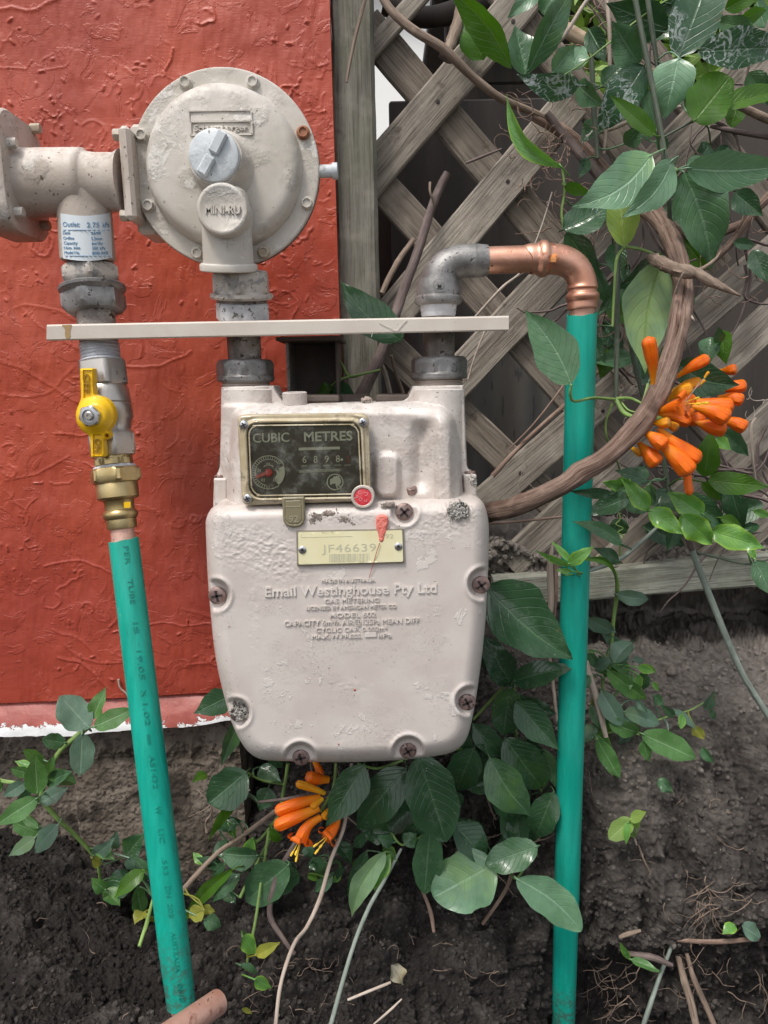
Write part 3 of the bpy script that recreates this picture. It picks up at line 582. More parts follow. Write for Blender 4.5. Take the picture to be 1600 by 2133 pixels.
def pebble(px, py, r, mat, name, label, i):
    P = soil_at(px, py); q = lathe(P + np.array([0, -r * .5, -r * .7]), (0.2, -.3, 1), [(-0, r * .3, None), (r * .3, r * .85, None), (r * .8, r, None), (r * 1.2, r * .8, None), (r * 1.5, r * .3, None)], 9)
    v = q[0] + (np.random.RandomState(i).rand(*q[0].shape) - .5) * r * .35; o = mk(name, v, q[1], mat, None, True, None, 80); tag(o, label, 'pebble'); return o
pebble(1393, 1392, .0075, M['clod'], 'soil_clod', 'round grey clod on the dry lip of soil beneath the pale timber', 3)
# ------------------------------------------------------------------ red rendered wall
XR = float(at(697, 330, 0)[0])
wall = thing('red_wall', 'red painted rough rendered wall behind the gas pipework', 'wall', (XR - .4, 0, .2))
def red_panel():
    x0 = float(at(-25, 400, 0)[0]) - .03; xs = np.concatenate([[x0 - 2.2, x0 - 1, x0 - .3], np.arange(x0, XR, .0011), [XR]])
    zt = float(at(400, -10, 0)[2]) + .02; nz = int((zt - .30) / .0011); zb = []
    rows = np.concatenate([np.linspace(0, 1, nz), [1.3, 1.8, 2.6]])
    zl = lambda x: np.interp(x, [float(at(-20, 1466, 0)[0]), float(at(470, 1440, 0)[0]), XR], [float(at(-20, 1468, 0)[2]), float(at(470, 1441, 0)[2]), float(at(640, 1432, 0)[2])])
    X = xs[None, :].repeat(len(rows), 0); Z0 = zl(X); Z = Z0 + (zt - Z0) * rows[:, None]; H = np.zeros_like(X)
    dens = lambda x, z: np.clip(.35 + .9 * fbm(np.array([x * 9 + 4.]), np.array([z * 9]), 2)[0] + .35 * sstep(.05, .35, z - .72) * sstep(-.0, -.2, x), .06, 1)
    R = np.random.RandomState(11); xi0 = 3; nxs = len(xs) - 4; dz = (zt - .42) / nz
    zz0 = float(zl(x0)); st = .0011
    def splat(pts, amp, w1, w2, side):
        for (ax, az), (bx, bz) in zip(pts[:-1], pts[1:]):
            m = 5 * max(w1, w2); i0 = int((min(ax, bx) - m - x0) / st) + 3; i1 = int((max(ax, bx) + m - x0) / st) + 4
            zl_ = float(zl(ax)); dzz = (zt - zl_) / (nz - 1); j0 = int((min(az, bz) - m - zl_) / dzz); j1 = int((max(az, bz) + m - zl_) / dzz) + 1
            i0, i1, j0, j1 = max(3, i0), min(len(xs), i1), max(0, j0), min(nz, j1)
            if i0 >= i1 or j0 >= j1: continue
            gx = X[j0:j1, i0:i1] - ax; gz = Z[j0:j1, i0:i1] - az; ex, ez = bx - ax, bz - az; L_ = math.hypot(ex, ez) + 1e-9
            t = np.clip((gx * ex + gz * ez) / L_ ** 2, 0, 1); d = np.hypot(gx - ex * t, gz - ez * t); sg = (gx * ez - gz * ex) / L_ * side
            h = amp * np.exp(-(d / np.where(sg > 0, w1, w2)) ** 2); H[j0:j1, i0:i1] = np.maximum(H[j0:j1, i0:i1], h)
    xa, xb = x0, XR; za, zb_ = .42, zt
    for k in range(480):
        x = R.uniform(xa, xb); z = R.uniform(za, zb_)
        if R.rand() > dens(x, z): continue
        ang = R.choice([-.6, .35, -2.2, .1]) + R.normal() * .5; n = R.randint(3, 13); s = R.uniform(.002, .0055); pts = [(x, z)]; kap = R.normal() * .25
        for _ in range(n): ang += kap + R.normal() * .42; pts.append((pts[-1][0] + math.cos(ang) * s, pts[-1][1] + math.sin(ang) * s))
        splat(pts, R.uniform(.0003, .0013) * (1.2 if n < 6 else .8), R.uniform(.0005, .0022), R.uniform(.00035, .0006), R.choice([-1, 1]))
    for k in range(700):                                   # little blobs and nibs
        x = R.uniform(xa, xb); z = R.uniform(za, zb_)
        if R.rand() > dens(x, z): continue
        splat([(x, z), (x + R.normal() * .002, z + R.normal() * .002)], R.uniform(.0004, .0018), R.uniform(.0006, .0016), R.uniform(.0006, .0014), 1)
    for k in range(26):                                    # long trowel lines
        x = R.uniform(xa, xb); z = R.uniform(za, zb_); ang = R.uniform(-.8, .5); pts = [(x, z)]
        for _ in range(R.randint(12, 30)): ang += R.normal() * .16; pts.append((pts[-1][0] + math.cos(ang) * .005, pts[-1][1] + math.sin(ang) * .005))
        splat(pts, R.uniform(.0004, .0009), R.uniform(.0010, .003), .0007, R.choice([-1, 1]))
    H += .0028 * fbm(X * 14, Z * 14, 3) * 1.0 + .0005 * fbm(X * 170, Z * 60, 3) + .0005 * np.maximum(0, fbm(X * 30 + 9, Z * 22, 4, .5, True) - .45)
    edge = np.clip((XR - X) / .006, 0, 1); H = H * edge
    P = np.stack([X, -np.maximum(-.004, H), Z], -1).reshape(-1, 3); h, w = X.shape; I = np.arange(h * w).reshape(h, w)
    Q = np.stack([I[:-1, :-1].ravel(), I[:-1, 1:].ravel(), I[1:, 1:].ravel(), I[1:, :-1].ravel()], 1)
    # right edge and bottom returns
    rb = P[I[:, -1]].copy(); rb[:, 1] = .018; bb = P[I[0, :]].copy(); bb[:, 1] = .018; n0 = len(P); P = np.concatenate([P, rb, bb]); r = I[:, -1]; k = np.arange(h); b0 = I[0, :]; kb = np.arange(w)
    Q2 = np.stack([r[:-1], n0 + k[:-1], n0 + k[1:], r[1:]], 1); Q3 = np.stack([b0[1:], b0[:-1], n0 + h + kb[:-1], n0 + h + kb[1:]], 1)
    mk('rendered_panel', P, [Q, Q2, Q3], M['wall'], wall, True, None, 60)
    return zl
zl = red_panel()
# flashing strip under the panel: rolls outward, white paint showing through along its torn lower edge
def flashing():
    xs = np.linspace(float(at(-140, 1500, 0)[0]), float(at(640, 1490, 0)[0]), 260); lo = np.interp(xs, [float(at(p, 1500, -.012)[0]) for p in (-140, 0, 150, 300, 380, 470, 640)], [float(at(p, y, -.012)[2]) for p, y in ((-140, 1536), (0, 1535), (150, 1531), (280, 1517), (380, 1516), (470, 1500), (640, 1488))])
    lo = lo + .0016 * fbm(xs * 60, xs * 0, 3); V = []; T = []; n = len(xs); rows = 16
    for r in range(rows):
        f = r / (rows - 1); top = zl(xs) - .0015; z = top + (lo - top) * f; y = .006 - .020 * math.sin(f * 1.35) - .0015 * fbm(xs * 25, np.full(n, f * 2), 3)
        V.append(np.stack([xs, y, z], 1)); wv = np.interp(xs, [-.42, -.36, -.30, -.27, -.225, -.205, -.19, -.17, .1], [1.1, 1.0, .62, .35, .2, .45, .7, .5, .3]); T.append(sstep(.30, 1.0, f) * (.34 + .62 * wv) + (.3 if f > .88 else 0) * wv)
    V.append(np.stack([xs, np.full(n, .006), lo + .001], 1)); T.append(np.zeros(n) + .2)
    P = np.concatenate(V); I = np.arange(len(P)).reshape(-1, n); Q = np.stack([I[:-1, :-1].ravel(), I[1:, :-1].ravel(), I[1:, 1:].ravel(), I[:-1, 1:].ravel()], 1)
    o = mk('base_flashing', P, [Q], M['flash'], wall, True, None, 50, np.concatenate(T)[:, None].repeat(3, 1)); o['label'] = 'red metal strip along the wall foot with flaked white paint'
flashing()
pl = MB()
for p in (((247, 1415), (250, 1432), (262, 1443), (268, 1452)), ((262, 1420), (268, 1417), (274, 1418))):
    tube('', [(a, b, -.004, 4 if i else 5) for i, (a, b) in enumerate(p)], None, n=8, seg=6, mb=pl)
pl.build('paint_curl', M['dry'], wall)
# concrete footing
def footing():
    A = at(-160, 1540, .012); B = at(500, 1540, .012); xs = np.linspace(A[0], B[0], 260); zs = np.linspace(float(at(200, 1880, .012)[2]), float(at(200, 1470, .012)[2]), 170); X, Z = np.meshgrid(xs, zs)
    zt = float(at(200, 1590, .012)[2]); D = .005 * fbm(X * 20, Z * 20, 3) + .0022 * fbm(X * 110, Z * 110, 4, .6) + .0012 * fbm(X * 420, Z * 420, 2) + .012 * fbm(X * 45, Z * 60 + 3, 4, .6, True) * sstep(zt - .01, zt + .012, Z) - .045 * sstep(zt + .02, zt + .034, Z)
    dx = float(at(165, 1700, .012)[0]); D -= .020 * sstep(dx, dx - .012, X)
    P = np.stack([X, .012 - D, Z], -1).reshape(-1, 3); I = np.arange(len(P)).reshape(X.shape); Q = np.stack([I[:-1, :-1].ravel(), I[:-1, 1:].ravel(), I[1:, 1:].ravel(), I[1:, :-1].ravel()], 1)
    e = np.concatenate([I[0, :], I[1:, -1], I[-1, -2::-1], I[-2:0:-1, 0]]); Pb = P[e].copy(); Pb[:, 1] = .11; n0 = len(P); m = len(e); k = np.arange(m); k2 = (k + 1) % m
    Q2 = np.stack([e, n0 + k, n0 + k2, e[k2]], 1); o = mk('concrete_footing', np.concatenate([P, Pb]), [Q, Q2], M['concrete'], None, True, None, 60)
    tag(o, 'pitted brown concrete footing under the red wall', 'footing')
footing()
# ------------------------------------------------------------------ fence: post, laths, timber
def board(name, px, Yf, th, mat, parent, wob=.0008, ln=60, bev=.0018, hole=None):
    """px: 2 points on the centre line and vertical height in photo px -> bevelled, slightly uneven plank with UV in metres"""
    (ax, ay, ah), (bx, by, bh) = px; A = np.array(at(ax, ay, Yf)); B = np.array(at(bx, by, Yf)); T = B - A; Ln = np.linalg.norm(T); T /= Ln
    N = np.array([0, -1, 0.]); Sd = np.cross(T, N); Sd /= np.linalg.norm(Sd)
    def wd(x, y, h):
        a = np.array(at(x, y - h / 2, Yf)); b = np.array(at(x, y + h / 2, Yf)); return abs(np.dot(a - b, Sd))
    w0, w1 = wd(ax, ay, ah) / 2, wd(bx, by, bh) / 2; ring = []
    c = bev; n = max(2, int(Ln / .004)); n = min(n, 140); V = []; UV = []; sd = ax * .013 + ay * .029
    for i in range(n + 1):
        f = i / n; w = w0 + (w1 - w0) * f; P = A + T * Ln * f; e = lambda k: wob * float(fbm(np.array([f * Ln * 18 + sd + k * 7]), np.array([k * 3.1]), 3)[0])
        sec = [(-w + c + e(1), 0), (-w * .35, e(5) * .6), (w * .35, e(6) * .6), (w - c + e(2), 0), (w + e(2), c), (w + e(2), th - c), (w - c, th), (-w + c, th), (-w + e(1), th - c), (-w + e(1), c)]
        for s, d in sec: V.append(P + Sd * s - N * d); UV.append((f * Ln, s + d * .9))
    m = 10; Fc = [[i * m + j, i * m + (j + 1) % m, (i + 1) * m + (j + 1) % m, (i + 1) * m + j] for i in range(n) for j in range(m)]
    Fc.append(list(range(m))[::-1]); Fc.append([n * m + j for j in range(m)])
    V = np.array(V); q = Fc[0]; nn = np.cross(V[q[1]] - V[q[0]], V[q[2]] - V[q[0]])
    if nn[1] > 0: Fc = [f[::-1] for f in Fc]
    return mk(name, V, Fc, mat, parent, True, UV, 35)
post = board('fence_post', ((728, -120, 1), (768, 1500, 1)), .014, .075, M['post'], None) if False else None
def post_():
    A = np.array(at(729, -60, .014)); A2 = np.array(at(756, 800, .014)); x = float((A[0] + A2[0]) / 2); w = .0215; n = 260; V = []; UV = []
    z0, z1 = float(at(760, 1480, .014)[2]), 1.75
    for i in range(n + 1):
        z = z0 + (z1 - z0) * i / n; e = lambda k: .0012 * float(fbm(np.array([z * 16 + k * 5]), np.array([k * 2.]), 4)[0])
        for sx, sy in ((-w + .003, 0), (-w * .4, -.0006), (w * .4, -.0006), (w - .004, 0), (w, .005), (w, .07), (-w, .07), (-w, .003)): V.append((x + sx + e(sx * 100), .014 + sy + (e(3 + sx * 50) if sy <= 0 else 0), z)); UV.append((z, sx + sy))
    m = 8; Fc = [[i * m + j, i * m + (j + 1) % m, (i + 1) * m + (j + 1) % m, (i + 1) * m + j] for i in range(n) for j in range(m)] + [list(range(m))[::-1], [n * m + j for j in range(m)]]
    o = mk('fence_post', V, Fc, M['post'], None, True, UV, 35); tag(o, 'upright grey-green weathered timber post between red wall and lattice', 'fence post'); return x
XP = post_()
lat = thing('lattice_fence', 'weathered diagonal lattice fence with vines growing through it', 'lattice fence', (XP + .25, .05, .4))
FR = [((700, 182, 58), (900, -40, 58)), ((700, 452, 122), (1120, -40, 124)), ((740, 748, 122), (1195, 209, 122)), ((900, 845, 112), (1660, 48, 140)),
      ((960, 1093, 88), (1700, 450, 90)), ((1060, 1180, 88), (1720, 560, 96)), ((1240, 1215, 100), (1720, 780, 100)), ((1480, 1180, 90), (1760, 940, 90)), ((1000, 60, 110), (1140, -100, 110))]
for a, b in FR[:8]: board('lath', (a, b), .050, .010, M['lath'], lat)
RR = [((760, 45, 120), (1250, 620, 118)), ((740, 325, 104), (1290, 935, 108)), ((770, 685, 96), (1260, 1150, 90)), ((1040, -30, 105), (1500, 560, 110)), ((1230, -60, 100), (1700, 560, 104)), ((1240, 610, 100), (1700, 1140, 100)), ((1250, 880, 70), (1480, 1180, 80)), ((1480, -40, 90), (1760, 300, 90)), ((740, -75, 100), (900, 110, 100))]
for a, b in RR[:8]: board('lath', (a, b), .064, .010, M['lath2'], lat)
nl = MB()
for x, y in ((912, 211), (1058, 378), (1069, 44), (1210, 210), (1084, 985), (1256, 856), (1577, 571), (1420, 655), (1195, 560)):
    P = np.array(at(x, y, .0495)); nl.add(*lathe(P, (0, -1, 0), [(-.004, .0021, None), (.0004, .0022, None), (.0006, .0012, None)], 12)[:2])
nl.build('nail_hole', M['darkhole'], lat)['kind'] = 'stuff'
pb = board('plinth_timber', ((1030, 1237, 62), (1800, 1170, 72)), .036, .045, M['plinth'], None, wob=.0016, bev=.003); tag(pb, 'pale weathered horizontal timber along the foot of the lattice', 'timber')
# ------------------------------------------------------------------ what shows through the fence
def backfence():
    A = at(930, 800, .30); B = at(1240, 800, .30); xs = np.linspace(-.25, float(at(1262, 800, .30)[0]), 420); zs = np.array([.2, .5, .8, 1.0, 1.13]); V = []
    zt = float(at(1000, 620, .30)[2])
    zs = np.linspace(.25, zt, 6); X, Z = np.meshgrid(xs, zs); Yv = .30 + .012 * np.sin(X * 2 * math.pi / .075); P = np.stack([X, Yv, Z], -1).reshape(-1, 3)
    I = np.arange(len(P)).reshape(X.shape); Q = np.stack([I[:-1, :-1].ravel(), I[:-1, 1:].ravel(), I[1:, 1:].ravel(), I[1:, :-1].ravel()], 1); P2 = P + np.array([0, .006, 0]); n = len(P)
    top = I[-1]; Q2 = np.stack([top[:-1], top[1:], top[1:] + n, top[:-1] + n], 1)
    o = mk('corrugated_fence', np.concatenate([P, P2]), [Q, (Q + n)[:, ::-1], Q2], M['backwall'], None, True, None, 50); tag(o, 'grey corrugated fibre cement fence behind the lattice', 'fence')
backfence()
nh = thing('sky_gap_wall', 'white house wall added as bright sky in the top left gap of the lattice', 'backdrop', (.5, 7, 0)); b = box((-3, 7, 0), (4, 7.2, 4.6), .01); mk('wall', b[0], b[1], plain('sky_gap_white', (.80, .80, .78), .7), nh, False); b = box((-3.2, 6.7, 4.55), (4.2, 7.5, 4.7), .01); mk('added_eave', b[0], b[1], M['darkwood'], nh, False)  # white wall added far behind so the sky gap reads bright
sh = thing('gap_shade_enclosure', 'dark timber shed added to darken the gaps at the lattice top', 'enclosure', (.9, .9, 0))  # boards and roof added so the lattice gaps read dark
for k in range(9):
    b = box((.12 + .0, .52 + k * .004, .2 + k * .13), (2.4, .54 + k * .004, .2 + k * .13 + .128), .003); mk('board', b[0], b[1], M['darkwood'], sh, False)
b = box((.10, .46, 1.372), (2.5, 1.5, 1.40), .004); mk('shade_roof', b[0], b[1], M['darkwood'], sh, False)
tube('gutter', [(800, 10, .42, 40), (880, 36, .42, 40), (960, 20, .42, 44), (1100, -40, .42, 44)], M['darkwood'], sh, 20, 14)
b = box((.02, .335, .3), (2.4, .355, float(at(1000, 205, .335)[2])), .003); o = mk('gap_dark_screen', b[0], b[1], M['darkwood'], None, False); tag(o, 'dark brown screen added above the corrugated fence to darken the lattice gaps', 'screen')  # dark sheet added in place of the shade behind the lattice
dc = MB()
b = box((-.30, .42, .2), (.16, .46, 1.06), .003); dc.add(*b); o = dc.build('gap_dark_screen', M['darkwood'], None, False); tag(o, 'dark screen added behind the post to darken the gaps', 'screen')  # second dark sheet, added for the shade behind post and laths
# ------------------------------------------------------------------ far greenery
def greenery():
    R = np.random.RandomState(5); V = []; Fc = []
    for k in range(2600):
        px, py = R.uniform(1200, 1900), R.uniform(-300, 520); P = np.array(at(px, py, R.uniform(.38, .50))); 
        if P[2] < .9: continue
        a = R.randn(3); a /= np.linalg.norm(a); c = np.cross(a, R.randn(3)); c /= np.linalg.norm(c); l = R.uniform(.012, .035); w = l * .3
        i = len(V); V += [P - a * l, P + c * w, P + a * l, P - c * w]; Fc.append([i, i + 1, i + 2, i + 3])
    return mk('far_greenery', V, Fc, L['ly'], None, True, np.array([[0, .5], [.5, .9], [1, .5], [.5, .1]] * (len(V) // 4)), 0)
tag(greenery(), 'sunlit pale green foliage glimpsed beyond the fence', kind='stuff')
# ------------------------------------------------------------------ small hardware builders
def pan_screw(name, px, py, r, Y, mat, parent, rot=20, raise_=.0022, muddy=False):
    """pan head screw facing forward with a cross recess, photo radius r px"""
    P = np.array(at(px, py, Y)); R = r * pxm(P); mb = MB(); q = lathe(P, (0, -1, 0), [(-.003, R * .9, None), (0, R, None), (raise_ * .5, R * .97, None), (raise_ * .85, R * .80, None), (raise_, R * .55, None), (raise_ * 1.02, R * .1, None)], 28)
    mb.add(*q); o = mb.build(name, mat, parent)
    c = MB()
    for k in range(2):
        a = rad(rot + 90 * k); ca, sa = math.cos(a), math.sin(a); w = R * .13; l = R * .62; b = box((-l, -raise_ - .0004, -w), (l, -raise_ * .6, w))
        V = b[0]; V = np.stack([V[:, 0] * ca - V[:, 2] * sa, V[:, 1], V[:, 0] * sa + V[:, 2] * ca], 1) + P; c.add(V, b[1])
    c.build('cross_recess', M['darkhole'], o, False); return o
def hexbolt(name, P, ax, R, hgt, mat, parent, rot=.3, flange=True, dish=True):
    pr = ([(0, R * 1.22, None), (hgt * .18, R * 1.22, None), (hgt * .25, R, None)] if flange else [(0, R * 1.05, R * .95)])
    pr += [(hgt * .28, R * 1.2, R * .92), (hgt * .85, R * 1.05, R * .92), (hgt, R * .85, R * .9)]
    if dish: pr += [(hgt * 1.0, R * .68, None), (hgt * .72, R * .60, None)]
    q = lathe(P, ax, pr, 36, rot); return mk(name, q[0], q[1], mat, parent, True, None, 30)

# ------------------------------------------------------------------ gas meter
YF = -.215
gm = thing('gas_meter', 'beige cast gas meter with clear register window and raised lettering', 'gas meter', at(725, 1583, -.13))
# rear casing
def rear():
    o = rpoly([(470, 826), (770, 822), (770, 840), (955, 832), (980, 1000), (990, 1300), (955, 1540), (880, 1560), (560, 1565), (500, 1500), (462, 1250), (452, 1000)], 14)
    o2 = [(x, y) for x, y in o]
    relief('rear_casing', (440, 815, 1000, 1575), 5, sd_poly(o2), lambda X, Y, s: rnd(s, 8, .004) + 0 * X, -.12, -.055, M['brown'], gm)
    for (x0, y0, x1, y1) in ((500, 822, 708, 838), (782, 821, 866, 838)):
        relief('casing_lip', (x0 - 4, y0 - 4, x1 + 4, y1 + 4), 1.5, sd_poly(rpoly([(x0, y0), (x1, y0), (x1, y1), (x0, y1)], 7)), lambda X, Y, s: rnd(s, 4, .003) + 0 * X, -.150, -.11, M['brown'], gm)
rear()
def upper():
    ou = rpoly([(461, 806, 3), (571, 803, 3), (575, 815, 10), (592, 838, 12), (600, 842, 2), (770, 838, 2), (846, 834, 14), (857, 812, 10), (860, 804, 3), (967, 802, 3), (970, 900, 30), (973, 975, 8), (990, 990, 6), (992, 1062, 3), (444, 1062, 3), (446, 1000, 8), (458, 975, 8), (460, 900, 30)], 6)
    f = sd_poly(ou)
    blk = sd_poly(rpoly([(484, 846), (600, 838), (850, 836), (935, 842), (957, 900), (968, 1075), (470, 1080), (478, 900)], 34))
    u = pxm(at(700, 950, -.15))
    def dep(X, Y, s):
        t1 = np.sqrt(np.clip(1 - ((X - 516) / 59.) ** 2, 0, 1)) * 54 * u; t2 = np.sqrt(np.clip(1 - ((X - 914) / 58.) ** 2, 0, 1)) * 54 * u
        t1 = t1 + 0.004 * sstep(838, 850, Y) ; cyl = np.maximum(t1, t2) - .003 * (Y < 812)
        b = -blk(X, Y); B = np.where(b > 0, .050 + rnd(np.clip(b, 0, 200), 30, .040), 0) + .0004 * fbm(X / 60, Y / 60, 2)
        B = B - .0085 * np.exp(-((X - 876) / 17.) ** 2) * sstep(870, 900, Y) * sstep(1035, 1000, Y)         # vertical channel
        bp = np.hypot(np.maximum(np.abs(X - 806) - 6, 0), np.maximum(np.abs(Y - 990) - 26, 0)); B = B + .008 * sstep(26, 12, bp)
        B = B + .006 * sstep(26, 8, np.abs(X - 926)) * sstep(852, 885, Y)
        rg = .006 * sstep(842, 846, Y) * ((X > 575) & (X < 855)); d = np.maximum(np.maximum(cyl, B), rg + .012)
        k = 0.004; d = d + .0005 * np.maximum(0, fbm(X / 9, Y / 9, 4, .65)) * sstep(.0, .3, fbm(X / 60 + 5, Y / 60, 3) + .1)
        d = d - .030 * sstep(12, 2, X - 444) * (Y > 985) * 0
        return np.maximum(d, .006) + rnd(s, 4, .003)
    relief('upper_housing', (436, 796, 1000, 1068), 2, f, dep, -.140, -.115, M['meter_up'], gm)
upper()
def cover():
    o0 = rpoly([(428, 1078, 46), (446, 1050, 30), (720, 1043, 10), (1006, 1036, 44), (1019, 1085, 40), (1017, 1200, 60), (1009, 1330, 80), (990, 1470, 70), (968, 1566, 52), (850, 1583, 60), (700, 1589, 60), (526, 1583, 60), (486, 1520, 60), (448, 1380, 80), (432, 1200, 80)], 40, 10)
    f = sd_poly(o0); NT_ = [(446, 1240, 30), (1009, 1217, 31), (490, 1486, 28), (980, 1461, 28), (626, 1580, 30), (851, 1567, 30), (842, 1066, 25)]
    def dep(X, Y, s):
        d = .030 + rnd(s, 34, .024) + .0012 * np.exp(-(((X - 724) / 300) ** 2 + ((Y - 1330) / 260) ** 2))
        d = d - .0016 * sstep(8, 0, Y - 1046 - (X - 428) * -.012)
        for (cx, cy, r) in NT_:
            q = np.hypot(X - cx, Y - cy); lvl = .0185 if cx != 842 else .0265
            w = sstep(r + 5, r - 3, q); d = d * (1 - w) + np.minimum(d, lvl + rnd(np.clip(s, 0, 99), 9, .005)) * w
            d = d + .0011 * np.exp(-((q - r - 7) / 5.) ** 2)
        for (cx, cy, rx, ry, a) in ((520, 1140, 75, 50, .0011), (600, 1170, 60, 45, .0011), (940, 1075, 60, 36, .0010), (900, 1110, 70, 30, .0006), (700, 1075, 110, 20, .0008), (720, 1430, 60, 14, .0005), (815, 1535, 30, 18, .0007), (530, 1270, 14, 90, .0005), (705, 1525, 16, 24, .0004)):
            m = np.exp(-(((X - cx) / rx) ** 2 + ((Y - cy) / ry) ** 2) ** 2); d = d + a * .75 * m * fbm(X / 8, Y / 6, 5, .72)
        return np.maximum(d, .001)
    relief('front_cover', (420, 1030, 1026, 1594), 2, f, dep, YF + .030, -.14, M['meter'], gm, 50)
cover()
YC = YF - .0012
for i, (x, y, r, Y, rt) in enumerate(((453, 1240, 19, -.2045, 10), (1002, 1218, 19, -.2045, 35), (973, 1462, 18, -.2035, 25), (627, 1577, 18, -.2030, 12), (850, 1563, 18, -.2030, 30), (842, 1066, 19, -.2120, 40))):
    pan_screw('cover_screw', x, y, r, Y, M['screw'], gm, rt, .0026)
sc = pan_screw('cover_screw', 497, 1486, 18, -.2035, M['screw'], gm, 0, .0026); sc['label'] = 'cover screw caked over with grey dirt'
def blob(name, cx, cy, rx, ry, Y, h, mat, parent, step=1.2, f=6.0, seed=0, thr=.15):
    n = lambda X, Yp: fbm(X / f + seed, Yp / f + seed * 2, 4, .65)
    sd = lambda X, Yp: (np.sqrt(((X - cx) / rx) ** 2 + ((Yp - cy) / ry) ** 2) - 1) * min(rx, ry) + n(X, Yp) * min(rx, ry) * .9
    return relief(name, (cx - rx * 1.6, cy - ry * 1.6, cx + rx * 1.6, cy + ry * 1.6), step, sd, lambda X, Yp, s: h * (1 - np.exp(-s / 3.)) * (.6 + .8 * (n(X * 1.9, Yp * 1.9) + .4)), Y, Y + .004, mat, parent, 80)
M['caked'] = surf('pale_caked_dirt', (.34, .32, .29), (.44, .42, .39), 200, .9, bs=600, bd=.0008, spk=(.05, .045, .04), spk_sc=380, spk_t=.60)
blob('caked_dirt', 500, 1484, 20, 18, -.2056, .004, M['caked'], gm, seed=2); blob('caked_dirt', 955, 1064, 21, 18, YF - .001, .0025, M['caked'], gm, seed=5, f=5)
blob('caked_dirt', 985, 1003, 7, 14, -.176, .003, M['caked'], gm, seed=8)
M['grime'] = surf('dark_grime', (.17, .135, .115), (.33, .28, .25), 400, .9, bs=500, bd=.0008)
for (x, y, rx, ry, sd_) in ((660, 1078, 14, 9, 1), (684, 1070, 16, 6, 3), (718, 1082, 16, 8, 4), (735, 1092, 10, 5, 6), (812, 1052, 14, 5, 9), (650, 1086, 7, 8, 12)): blob('grime_patch', x, y, rx, ry, YF - .0002, .0009, M['grime'], gm, seed=sd_, f=4)
# ports: thread, union nuts
PA, PB = np.array(at(505, 620, -.132)), np.array(at(513, 815, -.132))
QA, QB = np.array(at(913, 620, -.132)), np.array(at(915, 815, -.132))
def thread(name, A, B, y0, y1, w, n, mat, parent, d=4):
    rows = []
    for i in range(n):
        f0 = y0 + (y1 - y0) * i / n; f1 = y0 + (y1 - y0) * (i + .5) / n; rows += [(f0, w - d, None), ((f0 + f1) / 2, w, None), (f1, w, None), (f1 + (y1 - y0) / n * .3, w - d, None)]
    return col(name, A, B, rows, mat, parent, 40)
M['threadp'] = surf('painted_thread', (.30, .24, .20), (.40, .33, .29), 60, .55, bs=400, bd=.0004, patch=(.20, .14, .11), patch_sc=50)
thread('port_thread', PA, PB, 792, 812, 100, 3, M['threadp'], gm); thread('port_thread', QA, QB, 790, 812, 98, 3, M['threadp'], gm)
for A, B, y in ((PA, PB, 749), (QA, QB, 743)):
    u = 0; nut = col('union_nut', A, B, [(y, 100, None), (y + 1, 106, 108), (y + 4, 112, 109), (y + 9, 118, 110), (y + 14, 124, 110), (y + 31, 124, 110), (y + 33, 114, None), (y + 36, 118, None), (y + 43, 118, None), (y + 47, 110, None), (y + 47.5, 70, None)], M['galv'], gm, 72, .15 if A is PA else .5, 8)
# casing details
q = lathe(np.array(at(615, 846, -.166)), (0, -.05, 1), [(0, .0104, None), (.0112, .0104, None), (.0118, .0098, None), (.0118, .0060, None), (.008, .0058, None)], 32); mk('breather_stub', q[0], q[1], M['meter_up'], gm, True, None, 30)
blob('sealed_plug', 763, 832, 14, 6, -.166, .004, M['threadp'], gm, seed=3, f=9)
for x, y, s in ((460, 1004, -1), (980, 996, 1)):
    a = rpoly([(x - 15, y - 8), (x + 13, y - 8), (x + 13, y + 48), (x - 12, y + 48)], 4)
    relief('side_lug', (x - 18, y - 12, x + 18, y + 52), 1.6, sd_poly(a), lambda X, Y, s: .002 + rnd(s, 5, .002), -.158, -.12, M['meter_up'], gm)
    q = lathe(np.array(at(x - 1, y - 8, -.152)), (0, 0, 1), [(0, .0050, None), (.0022, .0050, None), (.003, .0042, None)], 20); mk('lug_bolt', q[0], q[1], M['screw'], gm, True, None, 30)
q = lathe(np.array(at(857, 1018, -.188)), (0, -.35, 1), [(-.004, .0046, None), (.0012, .0046, None), (.0018, .004, None)], 22); mk('seal_bolt', q[0], q[1], M['screw'], gm, True, None, 30)
# register window --------------------------------------------------
YR = -.2125
fo = rpoly([(494, 864, 14), (768, 861, 20), (773, 1043, 14), (505, 1053, 14)], 14); fi = rpoly([(514, 883, 24), (750, 880, 24), (757, 1033, 22), (521, 1037, 26)], 22)
fof, fif = sd_poly(fo), sd_poly(fi)
def rep(X, Y, s):
    q = fif(X, Y); d = .006 + rnd(s, 4, .002) + .0016 * sstep(0, 5, q) * 0; d = d + .0022 * sstep(9, 4, q); d = d - .0009 * np.exp(-((q - 13) / 3.) ** 2) + .0006 * np.exp(-((s - 6) / 2.) ** 2); return d
regw = relief('register_frame', (488, 855, 780, 1060), 1.4, lambda X, Y: np.maximum(fof(X, Y), -fif(X, Y)), rep, YR + .006, YR + .016, M['frame'], gm, 40)
relief('register_panel', (510, 876, 760, 1042), 3, fif, lambda X, Y, s: 0 * X, YR + .003, YR + .012, M['panel'], gm)
relief('window_pane', (510, 876, 760, 1042), 3, fif, lambda X, Y, s: 0 * X + .0004, YR - .0012, YR - .0004, M['glass'], gm)
